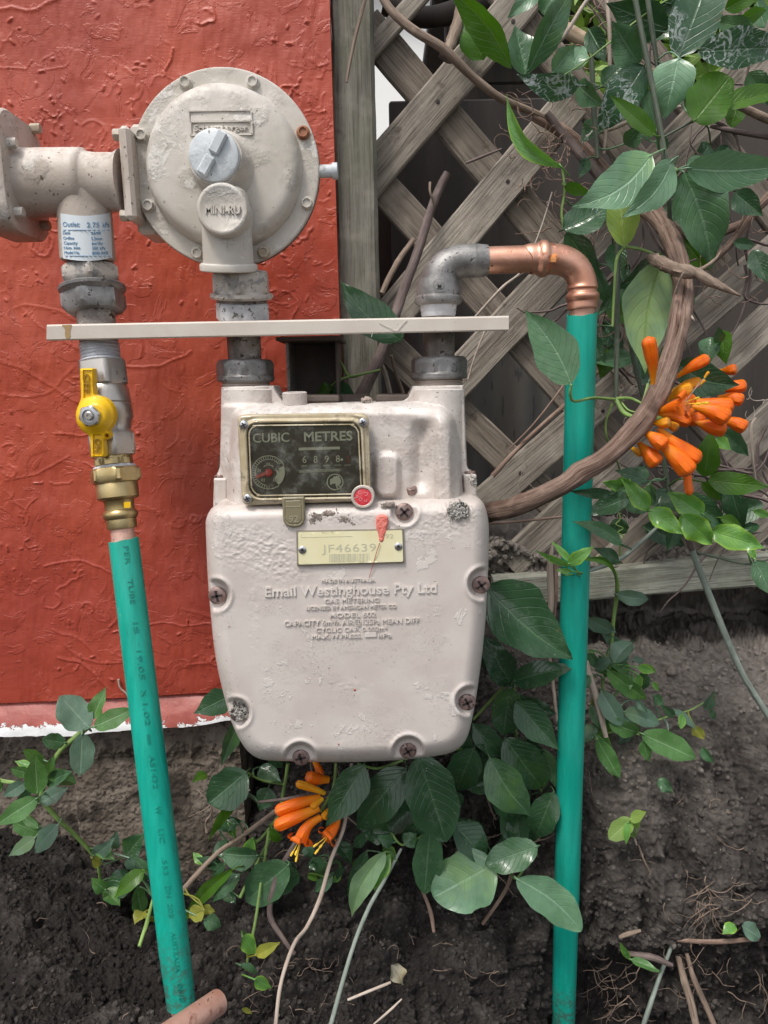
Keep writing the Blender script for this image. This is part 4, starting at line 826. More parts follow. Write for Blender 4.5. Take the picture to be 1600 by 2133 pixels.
# inner bead of the window
bp = [(x, y, YR - .0016, 3.2) for x, y in rpoly([(518, 887, 24), (746, 884, 24), (753, 1029, 22), (525, 1033, 26)], 22, 6)]; bp.append(bp[0]); tube('window_bead', bp, M['frame'], gm, 140, 6)
YP = YR + .0026
pr = MB(); dimp = MB(); W_ = lambda s, o, h, w=None, mb=pr, **k: text('', s, o, h, None, None, YP, ang=-1.5, w=w, mb=mb, depth=.0002, **k)
W_('CUBIC', (565, 921), 19, 76, bold=.012); W_('METRES', (684, 918), 19, 101, bold=.022)
def bar(mb, x0, y0, x1, y1, w, Y=YP, d=.0002):
    dx, dy = x1 - x0, y1 - y0; l = math.hypot(dx, dy); nx, ny = -dy / l * w / 2, dx / l * w / 2; c = [(x0 + nx, y0 + ny), (x1 + nx, y1 + ny), (x1 - nx, y1 - ny), (x0 - nx, y0 - ny)]
    A = atn([p[0] for p in c], [p[1] for p in c], Y - d); B = A + np.array([0, d + .0004, 0]); V = np.concatenate([A, B]); Fc = [[0, 3, 2, 1]] + [[i, (i + 1) % 4, (i + 1) % 4 + 4, i + 4] for i in range(4)]
    if np.cross(V[3] - V[0], V[2] - V[0])[1] > 0: Fc = [f[::-1] for f in Fc]
    mb.add(V, Fc)
bar(pr, 622, 935.5, 708, 933, 5.5); bar(dimp, 623, 982, 709, 979, 5.5)
for i, c in enumerate('6898'): W_(c, (634.5 + i * 23.2, 964 - i * .5), 14, 8.5, bold=.004); bar(dimp, 627 + i * 23.2, 971 - i * .5, 641 + i * 23.2, 970.5 - i * .5, 3)
pr.add(*(lambda c: (np.concatenate([atn([p[0] for p in c], [p[1] for p in c], YP - .0002)]), [list(range(len(c)))[::-1]]))(circ(712, 957.5, 2.8, 12)))
rp = MB(); text('', '5', (725.5, 963), 13, None, None, YP, ang=-1.5, w=8, mb=rp, depth=.0002); rp.build('red_digit', M['redprint'], gm, False); bar(dimp, 717, 969, 731, 968.5, 2)
# small test dial
def ringm(mb, cx, cy, r0, r1, a0=0, a1=360, n=64, Y=YP, d=.0002):
    t = np.radians(np.linspace(a0, a1, n)); xo, yo = cx + r1 * np.cos(t), cy + r1 * np.sin(t) * .98; xi, yi = cx + r0 * np.cos(t), cy + r0 * np.sin(t) * .98
    A = atn(np.concatenate([xo, xi]), np.concatenate([yo, yi]), Y - d); mb.add(A, [[i, i + n, i + n + 1, i + 1] for i in range(n - 1)])
DX, DY = 559.5, 984
ringm(pr, DX, DY, 34.2, 36.2); ringm(pr, DX, DY, 27, 28.2, 100, 318)
for k in range(27): a = rad(88 + k * 9.0); bar(pr, DX + 28 * math.cos(a), DY + 28 * math.sin(a), DX + 35 * math.cos(a), DY + 35 * math.sin(a), 1.2)
ringm(pr, DX + 1, DY + 1, 16, 35, -26, 52, 20)
for s_, x_, y_ in (('05', 559, 970), ('01', 540, 983), ('02', 548, 1003), ('03', 573, 1003), ('04', 577, 981)): text('', s_, (x_, y_), 6, None, None, YP, mb=pr, depth=.0002, bold=.01)
ringm(pr, DX, DY, 15, 16.5, 230, 310, 16)
pr.build('register_print', M['print'], gm, False); dimp.build('register_print_dim', M['printdim'], gm, False)
nd = MB(); bar(nd, 559, 984, 533, 994, 6.5, YP - .0008, .0008); nd.add(*lathe(np.array(at(560, 984, YP)), (0, -1, 0), [(0, .0032, None), (.0018, .0032, None), (.0024, .0025, None)], 20)[:2]); nd.build('dial_needle', M['redneedle'], gm, False)
# round certification mark
lg = MB(); ringm(lg, 698, 1004, 15.4, 17.6)
aus = [(687, 1003), (688, 998), (693, 996), (696, 992), (699, 993), (700, 991), (703, 992), (703, 995), (705, 990), (707, 994), (710, 999), (711, 1004), (708, 1009), (704, 1012), (700, 1010), (698, 1007), (693, 1008), (688, 1010)]
A_ = atn([p[0] for p in aus], [p[1] for p in aus], YP - .0002); lg.add(A_, [list(range(len(aus)))[::-1]]); bar(lg, 700, 1010, 704, 1019, 2.5); bar(lg, 705, 1012, 711, 1013, 2); lg.build('certification_mark', M['print'], gm, False)
for x, y in ((508, 885), (756, 880), (516, 1038)): pan_screw('frame_screw', x, y, 9.5, YR - .0015, M['zinc'], gm, 25, .0020)
# olive tab with the year and the red seal
tf = sd_poly(rpoly([(588, 1036, 2), (634, 1035, 2), (636, 1098, 22), (590, 1099, 22)], 20)); tb = relief('year_tab', (584, 1032, 640, 1102), 1.5, tf, lambda X, Y, s: .001 + rnd(s, 4, .001) - .0005 * ((s > 5) & (s < 7)), YF - .0025, YF + .001, M['tab'], gm)
M['emb'] = plain('olive_plastic_raised', (.34, .31, .22), .3); text('year_mark', '92', (612, 1088), 14, M['emb'], gm, YF - .0035, depth=.0004, bold=.0); z = MB(); bar(z, 594, 1056, 626, 1055, 1.6, YF - .0035, .0003); z.build('tab_ridge', M['emb'], gm, False)
sp_ = np.array(at(756, 1033, YR + .002)); q = lathe(sp_, (0, -1, 0), [(-.008, .0094, None), (.0045, .0094, None), (.0052, .0088, None), (.0052, .0075, None), (.0038, .0070, None)], 44); sl_ = mk('seal_cup', q[0], q[1], M['tee'], gm, True, None, 30)
q = lathe(sp_, (0, -1, 0), [(.001, .0070, None), (.0041, .0070, None), (.0044, .0060, None)], 36); mk('red_seal', q[0], q[1], M['redpl'], sl_)
zz = MB()
for cx, cy, r0, r1, a0, a1 in ((750, 1026, 2.6, 3.8, 0, 300), (762, 1029, 3, 4.2, -140, 120), (751, 1040, 2.6, 3.8, 60, 400), (762, 1042, 2, 3.2, -60, 200), (744, 1034, 1.4, 2.6, 0, 360)): ringm(zz, cx, cy, r0, r1, a0, a1, 18, YR + .002 - .0046)
M['redlight'] = plain('seal_scroll', (.72, .30, .32), .5); zz.build('seal_scroll', M['redlight'], sl_, False)
# number plate
pf = sd_poly([(617, 1106), (840, 1102), (843, 1173), (619, 1180)]); npz = relief('number_plate', (612, 1098, 848, 1184), 2, pf, lambda X, Y, s: 0 * X + .0004 * (s > 2.5), YF - .0030, YF + .002, M['platerim'], gm)
pf2 = sd_poly(rpoly([(621, 1109), (838, 1105), (840, 1170), (622, 1176)], 2)); relief('plate_face', (616, 1102, 846, 1182), 4, pf2, lambda X, Y, s: 0 * X, YF - .0038, YF - .003, M['plate'], npz)
ik = MB(); YN = YF - .0038; text('', 'JF46639', (727, 1149), 16, None, None, YN, ang=-1.5, w=113, mb=ik, depth=.0002, track=1.1)
RB = np.random.RandomState(4); x = 686
while x < 769:
    w = RB.choice([1, 1, 1.7, 2.6]); bar(ik, x + w / 2, 1154 - (x - 686) * .02, x + w / 2 + .3, 1171 - (x - 686) * .02, w, YN); x += w + RB.choice([1, 1.4, 2.6])
text('', '92', (811, 1121), 9, None, None, YN, w=17, mb=ik, depth=.0002); bar(ik, 627, 1119, 734, 1117, .7, YN); bar(ik, 627, 1113, 627, 1119, .7, YN)
ik.build('plate_print', M['plateink'], npz, False)
for x, y in ((630, 1145), (830, 1138)):
    q = lathe(np.array(at(x, y, YN + .0004)), (0, -1, 0), [(0, .0033, None), (.0010, .0031, None), (.0016, .0022, None), (.0016, .0012, None), (.0004, .001, None)], 24); rv = mk('rivet', q[0], q[1], M['zinc'], npz)
    q = lathe(np.array(at(x, y, YN - .0014)), (0, -1, 0), [(0, .0010, None), (.0003, .0010, None)], 12); mk('rivet_hole', q[0], q[1], M['darkhole'], rv)
# lettering cast into the cover
ca = MB(); YCF = lambda px, py: YF - .0012 * np.exp(-(((np.asarray(px, float) - 724) / 300) ** 2 + ((np.asarray(py, float) - 1330) / 260) ** 2)) + .0001
T_ = lambda s, c, h, w, **k: text('', s, c, h, None, None, YCF, ang=-1.4, w=w, mb=ca, depth=.0014, **k)
T_('MADE IN AUSTRALIA', (726, 1213), 7.5, 112); T_('Email Westinghouse Pty Ltd', (731, 1239), 20, 358, bold=.012); T_('GAS METERING', (733, 1255), 8.5, 114)
T_('LICENSED BY AMERICAN METER CO', (732, 1268.5), 7.5, 188); T_('MODEL 602', (735, 1285.5), 9.5, 96, bold=.004); T_('CAPACITY 6m\u00b3/h AIR@125Pa MEAN DIFF', (733, 1301), 10.5, 281)
T_('CYCLIC CAP. 0.002m\u00b3', (732, 1315.5), 9, 148); T_('MAX.W.PRESS.', (702, 1330), 8.5, 104); T_('kPa', (802, 1327.5), 8.5, 27); bar(ca, 760, 1323, 784, 1322, 9, YC, .0011)
M['letter'] = surf('raised_lettering_paint', (.60, .55, .51), (.68, .63, .59), 60, .45, bs=500, bd=.0001); ca.build('cast_lettering', M['letter'], gm, False)
# red lacquer drop and seal wire hanging on the cover
ld = sd_poly(rpoly([(784, 1075, 8), (797, 1072, 8), (808, 1076, 8), (808, 1095, 10), (799, 1130, 4), (790, 1130, 4), (783, 1093, 10)], 8)); relief('lacquer_drop', (778, 1066, 814, 1138), 1.2, ld, lambda X, Y, s: .0014 + rnd(s, 6, .0014) + .0004 * fbm(X / 4, Y / 4, 3), YF - .0032, YF + .001, M['pink'], gm)
M['wire'] = plain('red_wire', (.40, .09, .06), .4); tube('seal_wire', [(791, 1131, YF - .005, 1.8), (784, 1152, YF - .0052, 1.4), (776, 1180, YF - .003, 1.3), (769, 1203, YF - .0020, 1.3)], M['wire'], gm, 16, 6)
# paint scuff and drops
M['redscuff'] = plain('red_scuff', (.42, .13, .08), .6); zs = MB()
for x, y, l in ((437, 1128, 46), (440, 1140, 50), (434, 1120, 26), (443, 1150, 30)): tube('', [(x, y, YF + .0155 + (444 - x) * .0007, .8), (x + .6, y + l / 2, YF + .0150 + (444 - x) * .0007, 2.2), (x + 1, y + l, YF + .0155 + (444 - x) * .0007, .6)], None, n=8, seg=5, mb=zs)
for x, y, r in ((739, 1437, 3), (705, 1550, 1.8), (477, 1305, 1.4), (729, 1340, 1.2)): zs.add(*lathe(np.array(at(x, y, YC + .0003)), (0, -1, -.3), [(0, r * .00038, None), (.0005, r * .0003, None)], 10)[:2])
zs.build('red_paint_marks', M['redscuff'], gm)

# ------------------------------------------------------------------ pressure regulator
YG = -.135; cx, cy = 472, 356
C0 = np.array(at(cx, cy, YG)); k0 = .665 / F
Rg = (float(at(665, 350, YG)[0]) - float(at(276, 350, YG)[0])) / 2
pr_ = thing('pressure_regulator', 'round beige gas pressure regulator with white screw cap', 'gas regulator', (C0[0], YG, C0[2] - Rg))
ax = (0, -1, 0)
q = lathe(C0 + [0, .028, 0], ax, [(0, Rg * .45, None), (.010, Rg * .75, None), (.022, Rg * .90, None), (.0225, Rg * .995, None), (.0275, Rg, None)], 96); mk('rear_case', q[0], q[1], M['galvdk'], pr_, True, q[2], 30)
q = lathe(C0 + [0, .0005, 0], ax, [(0, Rg * 1.004, None), (.0016, Rg * 1.004, None)], 96); mk('gasket', q[0], q[1], M['black'], pr_, True, None, 30)
def dome():
    prof = [(.0, 1.0), (.0030, 1.0), (.0042, .993), (.0046, .97), (.0046, .84), (.0056, .825), (.0100, .812), (.0150, .79), (.0185, .755), (.0205, .70), (.0215, .60), (.0222, .50), (.0228, .40), (.0236, .34), (.026, .30), (.030, .278)]
    seg = 160; ax_, u, v = frame(ax); V = []; th = np.arange(seg) / seg * 2 * np.pi; P = []
    pts = cr([(a, b) for a, b in prof], 90)
    for t, r in pts:
        x = u * 0; ring = C0 + np.array([0, -.0015, 0]) + ax_ * t + r * Rg * (np.cos(th)[:, None] * u + np.sin(th)[:, None] * v)
        n = .00045 * np.maximum(-.2, fbm(ring[:, 0] * 260, ring[:, 2] * 260, 4, .6)) * (r > .3) * sstep(-.1, .4, fbm(ring[:, 0] * 30, ring[:, 2] * 30, 3)) ; ring = ring + ax_ * n[:, None]; V.append(ring)
    m = len(V); Fc = [[i * seg + j, i * seg + (j + 1) % seg, (i + 1) * seg + (j + 1) % seg, (i + 1) * seg + j] for i in range(m - 1) for j in range(seg)]; Fc.append([(m - 1) * seg + j for j in range(seg)])
    return mk('diaphragm_cover', np.concatenate(V), Fc, M['reg'], pr_, True, None, 50)
dome()
for x, y, mt in ((387, 173, 'reg'), (527, 172, 'reg'), (632, 277, 'rust'), (640, 424, 'reg'), (550, 526, 'rust2'), (412, 528, 'reg'), (310, 429, 'reg'), (296, 283, 'reg')):
    if 'rust2' not in M: M['rust2'] = surf('rust_stained_bolt', (.34, .26, .17), (.44, .39, .33), 120, .5, bs=500, bd=.0002)
    P = np.array(at(x, y, YG - .006)); b = hexbolt('flange_bolt', P, ax, .0047, .0045, M[mt], pr_, random.random())
    if mt == 'rust': b['label'] = 'bare rust-brown flange bolt'
# spring tower and white cap
Pc = np.array(at(461, 337, YG - .020)); Pe = np.array(at(449, 328, YG - .041)); tw = .0218
q = lathe(C0 + np.array([.0015, -.018, -.003]), Pe - (C0 + np.array([.0015, -.018, -.003])), [(0, .0315, None), (.004, .0265, None), (.010, .0235, None), (.020, .0222, None), (.0235, .0212, None)], 60); mk('spring_tower', q[0], q[1], M['reg'], pr_, True, None, 60)
cp = lathe(Pe, ax, [(-.0035, .0192, None), (-.0025, .0197, None), (.0058, .0197, None), (.0074, .0191, None), (.0084, .017, None), (.0088, .001, None)], 64); cap = mk('screw_cap', cp[0], cp[1], M['white'], pr_, True, None, 35)
for s0, s1 in ((.3, 18.2), (-18.0, -2.2)):
    b = box((s0 / 1000, -.0048, -.0042), (s1 / 1000, 0, .0042), .0012); a = rad(59 if s0 > 0 else 57); V = b[0]; V = np.stack([V[:, 0] * math.cos(a) - V[:, 2] * math.sin(a), V[:, 1], V[:, 0] * math.sin(a) + V[:, 2] * math.cos(a)], 1) + Pe + np.array([0, -.0083, 0]); mk('cap_grip', V, b[1], M['white'], cap, False)
# raised name panel
def yd(px, py):                                          # dome surface under a photo point (approx.)
    P = atn(px, py, YG - .022); return np.full(np.shape(px), YG - .0236)
tp = MB(); pf_ = [(396, 253), (524, 251), (525, 279), (397, 281)]
for a, b in zip(pf_, pf_[1:] + pf_[:1]): bar(tp, a[0], a[1], b[0], b[1], 4, YG - .0248, .0010)
for a, b in (((393, 231), (523, 229)), ((393, 231), (394, 252)), ((523, 229), (524, 250))): bar(tp, a[0], a[1], b[0], b[1], 2.5, YG - .0240, .0008)
text('', 'Schlumberger', (460, 272), 13, None, None, YG - .0252, ang=-1, w=112, mb=tp, depth=.0012, bold=.008)
tp.build('raised_name', M['reg'], pr_, False)
# outlet branch with the round boss
OA, OB = np.array(at(468, 395, -.172)), np.array(at(477, 560, -.160)); 
oc = col('outlet_branch', OA, OB, [(388, 60, None), (396, 84, None), (410, 96, None), (430, 100, None), (548, 104, None), (550, 116, None), (553, 119, None), (563, 119, None), (565, 114, None), (565.5, 60, None)], M['reg'], pr_, 56)
Pb = np.array(at(464, 437, -.1905)); q = lathe(Pb, (0.05, -1, 0), [(-.03, .0205, None), (0, .0200, None), (.0032, .0192, None), (.0040, .0180, None), (.0040, .0165, None), (.0035, .0158, None)], 56); mk('name_boss', q[0], q[1], M['reg'], pr_, True, None, 40)
text('raised_model_name', 'MINI-RU', (464, 445), 18, M['reg'], pr_, -.1942, ang=0, w=72, depth=.0010, bold=.01)
# vent on the right of the flange
PV = np.array(at(672, 357, YG)); q = lathe(PV, (1, 0, 0.0), [(-.01, .0052, None), (.008, .0052, None), (.0082, .0066, None), (.0125, .0066, None), (.013, .0055, None)], 28); mk('vent_stub', q[0], q[1], M['white'], pr_, True, None, 30)
# side inlet flange plates
def flangebox(name, x0, x1, y0, y1, Ya, Yb, mat, par, bev=.003):
    a = at(x0, (y0 + y1) / 2, Ya); b = at(x1, (y0 + y1) / 2, Ya); zt_ = float(at((x0 + x1) / 2, y0, Ya)[2]); zb_ = float(at((x0 + x1) / 2, y1, Ya)[2]); q = box((float(a[0]), Ya, zb_), (float(b[0]), Yb, zt_), bev); return mk(name, q[0], q[1], mat, par, False)
flangebox('inlet_flange', 277, 320, 256, 487, -.131, -.085, M['reg'], pr_)

# ------------------------------------------------------------------ pipe tee at the left
te = thing('pipe_tee', 'dusty beige cast pipe tee carrying a white data sticker', 'pipe tee', at(182, 545, -.135))
YT = -.138
def htube(name, rows, mat, par, yc, seg=56):              # rows (px x, width px) along a horizontal axis
    A = np.array(at(rows[0][0], yc[0], YT)); B = np.array(at(rows[-1][0], yc[1], YT)); axd = (B - A) / np.linalg.norm(B - A); pr2 = []
    for x, w in rows: P = np.array(at(x, yc[0] + (yc[1] - yc[0]) * (x - rows[0][0]) / (rows[-1][0] - rows[0][0]), YT)); pr2.append((float(np.dot(P - A, axd)), w / 2 * pxm(P), None))
    q = lathe(A, axd, pr2, seg); return mk(name, q[0], q[1], mat, par, True, q[2], 60)
htube('run', [(20, 150), (40, 138), (70, 134), (168, 134), (181, 133), (184, 124), (188, 119), (206, 115), (245, 114), (258, 128)], M['tee'], te, (382, 380))
TA, TB = np.array(at(172, 380, YT)), np.array(at(184, 545, YT))
col('branch', TA, TB, [(382, 122, None), (400, 116, None), (425, 110, None), (440, 108, None), (536, 110, None), (542, 108, None), (545, 100, None)], M['tee'], te, 56)
flangebox('regulator_flange', 251, 276, 259, 457, -.158, -.100, M['tee'], te)
for x, y in ((247, 281), (262, 449)): hexbolt('flange_bolt', np.array(at(x + 5, y, -.150)), (-1, 0, 0), .0048, .006, M['rust2'], te, .2, False, False)
# left flange: rounded square plate facing sideways
def lfl():
    xa = float(at(-34, 370, -.16)[0]); xb = float(at(34, 370, -.155)[0]); zc = float(at(20, 372, YT)[2]); o = rpoly([(-.040, -.048), (.040, -.048), (.040, .048), (-.040, .048)], .026, 10); n = len(o); V = []
    for x, s in ((xa, .97), (xa + .002, 1), (xb - .002, 1), (xb, .97)):
        for a, b in o: V.append((x, YT + a * s, zc + b * s))
    Fc = [[i * n + j, i * n + (j + 1) % n, (i + 1) * n + (j + 1) % n, (i + 1) * n + j] for i in range(3) for j in range(n)] + [list(range(n))[::-1], [3 * n + j for j in range(n)]]
    mk('end_flange', V, Fc, M['tee'], te, True, None, 40); return xb
xb_ = lfl()
for x, y, Y in ((14, 299, -.163), (38, 443, -.163), (84, 470, -.115), (84, 268, -.115)):
    P = np.array(at(x, y, Y)); P[0] = xb_ - .001; hexbolt('flange_bolt', P, (1, 0, .02), .0042, .008, M['reg'] if Y < -.14 else M['rust2'], te, .4, False, False)
# sticker wrapped on the branch
rB = 55 * pxm(TB)
Ybr = lambda px, py: ycyl(px, py, TA, TB, rB + .0005)
gx, gy = np.meshgrid(np.linspace(0, 1, 26), np.linspace(0, 1, 6)); X_ = 126 + gx * 104 + gy * 4; Y_ = 444 + gy * 94 - gx * 1 + 6 * np.sin(gx * math.pi); X_ = np.clip(X_, 178 + (Y_ - 450) * .0727 - 53, 178 + (Y_ - 450) * .0727 + 54)
P_ = atn(X_, Y_, Ybr(X_, Y_) - .0003); I_ = np.arange(X_.size).reshape(X_.shape); stk = mk('data_sticker', P_.reshape(-1, 3), [np.stack([I_[:-1, :-1].ravel(), I_[1:, :-1].ravel(), I_[1:, 1:].ravel(), I_[:-1, 1:].ravel()], 1)], M['sticker'], te, True, None, 0)
sk = MB(); YS = lambda a, b: Ybr(a, b) - .0006
for s_, x_, y_, h_, w_ in (('Outlet:', 131, 472, 10, 35), ('2.75', 181, 473, 10, 26), ('kPa', 214, 473, 10, 14), ('Date', 131, 488, 6.5, 15), ('04/99', 190, 489, 6.5, 20), ('Orifice', 132, 499, 6.5, 22), ('3.5mm', 190, 500, 6.5, 23), ('Capacity', 133, 509, 6.5, 28), ('6m\u00b3/hr', 191, 510, 6.5, 24), ('Nom. Inlet', 133, 519, 6.5, 34), ('300 kPa', 192, 520, 6.5, 28), ('Model No.', 134, 529, 6.5, 32), ('8000-04/R', 192, 530, 6.5, 34)):
    text('', s_, (x_, y_), h_, None, None, YS, w=w_, mb=sk, center=False, depth=.0001)
for x0_, y0_, x1_, y1_ in ((131, 479, 229, 479), (135, 533, 231, 533)):
    for t in range(10):
        a_ = x0_ + (x1_ - x0_) * t / 10; b_ = a_ + (x1_ - x0_) / 10; bar(sk, a_, y0_, b_, y1_, 1.2, float(YS((a_ + b_) / 2, y0_)), .0002)
sk.build('sticker_print', M['ink'], stk, False)

# ------------------------------------------------------------------ left riser: nuts, valve, press fitting, sleeve
LA, LB = np.array(at(180, 500, -.132)), np.array(at(378, 2095, -.238))
uf = thing('union_fitting', 'grey hexagon union nuts and nipple between tee and yellow-handled valve', 'pipe union', onaxis(LA, LB, 755))
thread('thread', LA, LB, 543, 560, 88, 3, M['galvdk'], uf)
col('upper_nut', LA, LB, [(558, 100, None), (559, 110, 104), (566, 128, 108), (585, 128, 108), (592, 110, 104), (597, 96, None), (599, 90, None)], M['galvpaint'], uf, 72, .35)
col('lower_nut', LA, LB, [(597, 100, None), (598, 130, None), (601, 135, None), (606, 133, None), (612, 120, None), (614, 130, 112), (640, 130, 112), (650, 112, 104), (652, 92, None)], M['galv'], uf, 72, .0)
col('nipple', LA, LB, [(648, 78, None), (735, 76, None)], M['galvdk'], uf, 40); thread('nipple_thread', LA, LB, 715, 757, 80, 6, M['sealant'], uf, 3)
va = thing('shut_off_valve', 'nickel ball valve with yellow butterfly handle on the left riser', 'valve', onaxis(LA, LB, 1100))
col('valve_body', LA, LB, [(753, 84, None), (755, 90, 86), (757, 100, 90), (770, 102, 90), (803, 102, 90), (806, 88, None), (812, 94, None), (838, 99, None), (842, 99, None), (843, 96, None), (846, 100, None), (872, 100, None), (880, 90, None), (898, 84, None), (903, 92, 86), (908, 102, 88), (940, 102, 88), (950, 92, 84), (951, 70, None)], M['chrome'], va, 72, .45)
col('joint_sealant', LA, LB, [(750, 86, None), (753, 90, None), (757, 84, None)], M['sealant'], va, 40)
col('male_nipple', LA, LB, [(948, 74, None), (956, 76, None), (957, 80, 74), (968, 82, 74), (970, 72, None)], M['brass'], va, 60, .2)
def sealant():
    P0 = onaxis(LA, LB, 968); axd = (LB - LA) / np.linalg.norm(LB - LA); q = lathe(P0, axd, [(0, .0150, None), (.0015, .0172, None), (.0035, .0182, None), (.0060, .0190, None), (.0068, .016, None)], 64); v = q[0].copy(); v[:, 2] += .0014 * fbm(v[:, 0] * 200, v[:, 1] * 200, 3); mk('joint_sealant', v, q[1], M['sealant'], va)
sealant()
col('brass_nut', LA, LB, [(975, 90, None), (976, 96, 92), (980, 108, 94), (1000, 108, 94), (1005, 96, 90), (1006, 84, None)], M['brass'], va, 72, .5)
col('press_fitting', LA, LB, [(1005, 82, None), (1008, 85, None), (1036, 84, None), (1040, 78, None), (1042, 64, None), (1046, 60, None), (1062, 60, None), (1066, 68, None), (1072, 71, None), (1078, 68, None), (1082, 61, None), (1097, 61, None), (1101, 58, None), (1102, 50, None)], M['brass'], va, 56)
zz = MB(); yb_ = lambda a, b: -.163 + 0 * np.asarray(a, float); P_f = onaxis(LA, LB, 1052)
tg = atn([258, 272, 272, 258], [1046, 1045, 1057, 1058], P_f[1] - .0122); zz.add(tg, [[0, 3, 2, 1]]); zz.build('yellow_mark', M['yellow'], va, False)
# butterfly handle
YH = -.1835
def hsd(X, Y):
    def rb(cx, cy, w, h, a, r=3):
        ca_, sa_ = math.cos(rad(a)), math.sin(rad(a)); x = (X - cx) * ca_ + (Y - cy) * sa_; y = -(X - cx) * sa_ + (Y - cy) * ca_; qx = np.abs(x) - w / 2 + r; qy = np.abs(y) - h / 2 + r
        return np.hypot(np.maximum(qx, 0), np.maximum(qy, 0)) + np.minimum(np.maximum(qx, qy), 0) - r
    sm = lambda a, b, k: np.minimum(a, b) - np.maximum(k - np.abs(a - b), 0) ** 2 / (4 * k)
    d = np.hypot((X - 199) / 1.0, (Y - 866) / 1.03) - 41; d = sm(d, rb(182, 803, 28, 72, -2), 10); d = sm(d, rb(203, 920, 29, 66, -3), 10); d = sm(d, np.hypot(X - 222, Y - 907) - 9, 5)
    return np.maximum(d, -(np.hypot(X - 223, Y - 908) - 3.6))
def hdep(X, Y, s):
    d = .006 + rnd(s, 6, .0035); r = np.hypot(X - 197, Y - 866); d = d + .006 * sstep(42, 20, r) - .0015 * sstep(200, 240, X) ; d = d - .0018 * ((np.abs(X - 183 - (Y - 800) * .02) < 9) & (s > 4) & (Y < 828)) - .0018 * ((np.abs(X - 203 - (Y - 920) * .03) < 9) & (s > 4) & (Y > 905)); return d
hd = relief('handle', (150, 762, 248, 958), 1.4, hsd, hdep, YH, YH + .0045, M['yellow'], va, 45)
M['handleink'] = plain('handle_lettering', (.30, .16, .01), .5)
text('handle_mark_off', 'OFF', (174, 798), 12, M['handleink'], hd, YH - .0052, ang=92, w=40, depth=.0006, bold=.01); text('handle_mark_on', 'ON', (197, 928), 12, M['handleink'], hd, YH - .0052, ang=90, w=28, depth=.0006, bold=.01)
Pn = np.array(at(190, 866, YH - .011)); q = lathe(Pn, (-.04, -1, 0), [(-.004, .0088, None), (0, .0088, .0078), (.0040, .0088, .0078), (.0050, .0074, None), (.0052, .0052, None), (.0034, .0048, None)], 48, .3); nu = mk('handle_nut', q[0], q[1], M['zinc'], hd, True, None, 30)
q = lathe(Pn, (-.04, -1, 0), [(.002, .0038, None), (.0052, .0036, None), (.0058, .0028, None), (.0058, .0014, None), (.005, .0014, None)], 24); mk('spindle_end', q[0], q[1], M['chrome'], nu, True, None, 30)
col('spindle', np.array(at(197, 866, YH)), np.array(at(205, 866, YH)) + np.array([0, .04, -.0001]), [(866, 30, None)] * 2, M['chrome'], va) if False else None
q = lathe(np.array(at(202, 866, YH)) + np.array([0, .03, 0]), (0, -1, 0), [(0, .010, None), (.031, .009, None)], 30); mk('spindle', q[0], q[1], M['chrome'], va)

ls = thing('green_sleeved_pipe', 'slanting bright green sleeved copper pipe below the yellow valve', 'gas pipe', LB)
col('copper_tube', LA, LB, [(1096, 48, None), (1140, 48, None), (2060, 44, None), (2104, 44, None)], M['copdull'], ls, 36)
def sleeve(name, A, B, rows, par, slant=0, tear=True):
    P0 = onaxis(A, B, rows[0][0]); axd = (np.array(B) - np.array(A)); axd /= np.linalg.norm(axd); seg = 56; fr_, u, v = frame(axd); th = np.arange(seg) / seg * 2 * np.pi; V = []; UV = []; R_ = []
    ys = np.linspace(rows[0][0], rows[-1][0], 60); ws = np.interp(ys, [r[0] for r in rows], [r[1] for r in rows])
    for i, (y, w) in enumerate(zip(ys, ws)):
        P = onaxis(A, B, y); r = w / 2 * pxm(P); R_.append(r); sh = 0
        if i == 0: sh = .0012 * np.sin(th * 1 + .8) + .0004 * np.sin(th * 5)
        ring = P + axd * np.reshape(sh, (-1, 1)) * np.ones((seg, 1)) + r * (np.cos(th)[:, None] * u + np.sin(th)[:, None] * v); V.append(ring); UV.append(np.stack([np.full(seg, i * .01), th], 1))
    inn = [V[0] + (onaxis(A, B, ys[0]) - V[0]) * .14, V[0] + (onaxis(A, B, ys[0]) - V[0]) * .14 + axd * .02]
    V = inn[::-1] + V; m = len(V); Fc = [[i * seg + j, i * seg + (j + 1) % seg, (i + 1) * seg + (j + 1) % seg, (i + 1) * seg + j] for i in range(m - 1) for j in range(seg)]; Fc.append([(m - 1) * seg + j for j in range(seg)])
    return mk(name, np.concatenate(V), Fc, M['green'], par, True, np.concatenate(UV[:1] * 2 + UV), 40)
lsl = sleeve('green_sleeve', LA, LB, [(1124, 61), (1500, 62), (1800, 63), (1980, 63), (2092, 58)], ls)
ink = MB()
def Ysl(px, py):
    py = np.asarray(py, float); r = np.interp(py, [1124, 1600, 2092], [30.5 * pxm(onaxis(LA, LB, 1124)), 31.2 * pxm(onaxis(LA, LB, 1600)), 31 * pxm(onaxis(LA, LB, 2092))]); return ycyl(px, py, LA, LB, float(np.mean(r)) + .0004)
for s_, y_, w_ in (('PER', 1156, 38), ('TUBE', 1232, 52), ('IS', 1308, 24), ('19.05', 1385, 60), ('X', 1444, 14), ('1.02', 1488, 46), ('mm', 1540, 20), ('AS1432', 1608, 70), ('W', 1688, 16), ('LIC', 1742, 30), ('.553', 1805, 36), ('DN', 1858, 24), ('20B', 1898, 30), ('AUSTRALIA', 1984, 84), ('0610', 2068, 38)):
    x_ = 258 + (y_ - 1125) * .1227 + 2; text('', s_, (x_ - 5, y_), 10, None, None, Ysl, ang=83, w=w_, mb=ink, depth=.0002, bold=-.004)
ink.build('sleeve_print', M['greenink'], lsl, False)

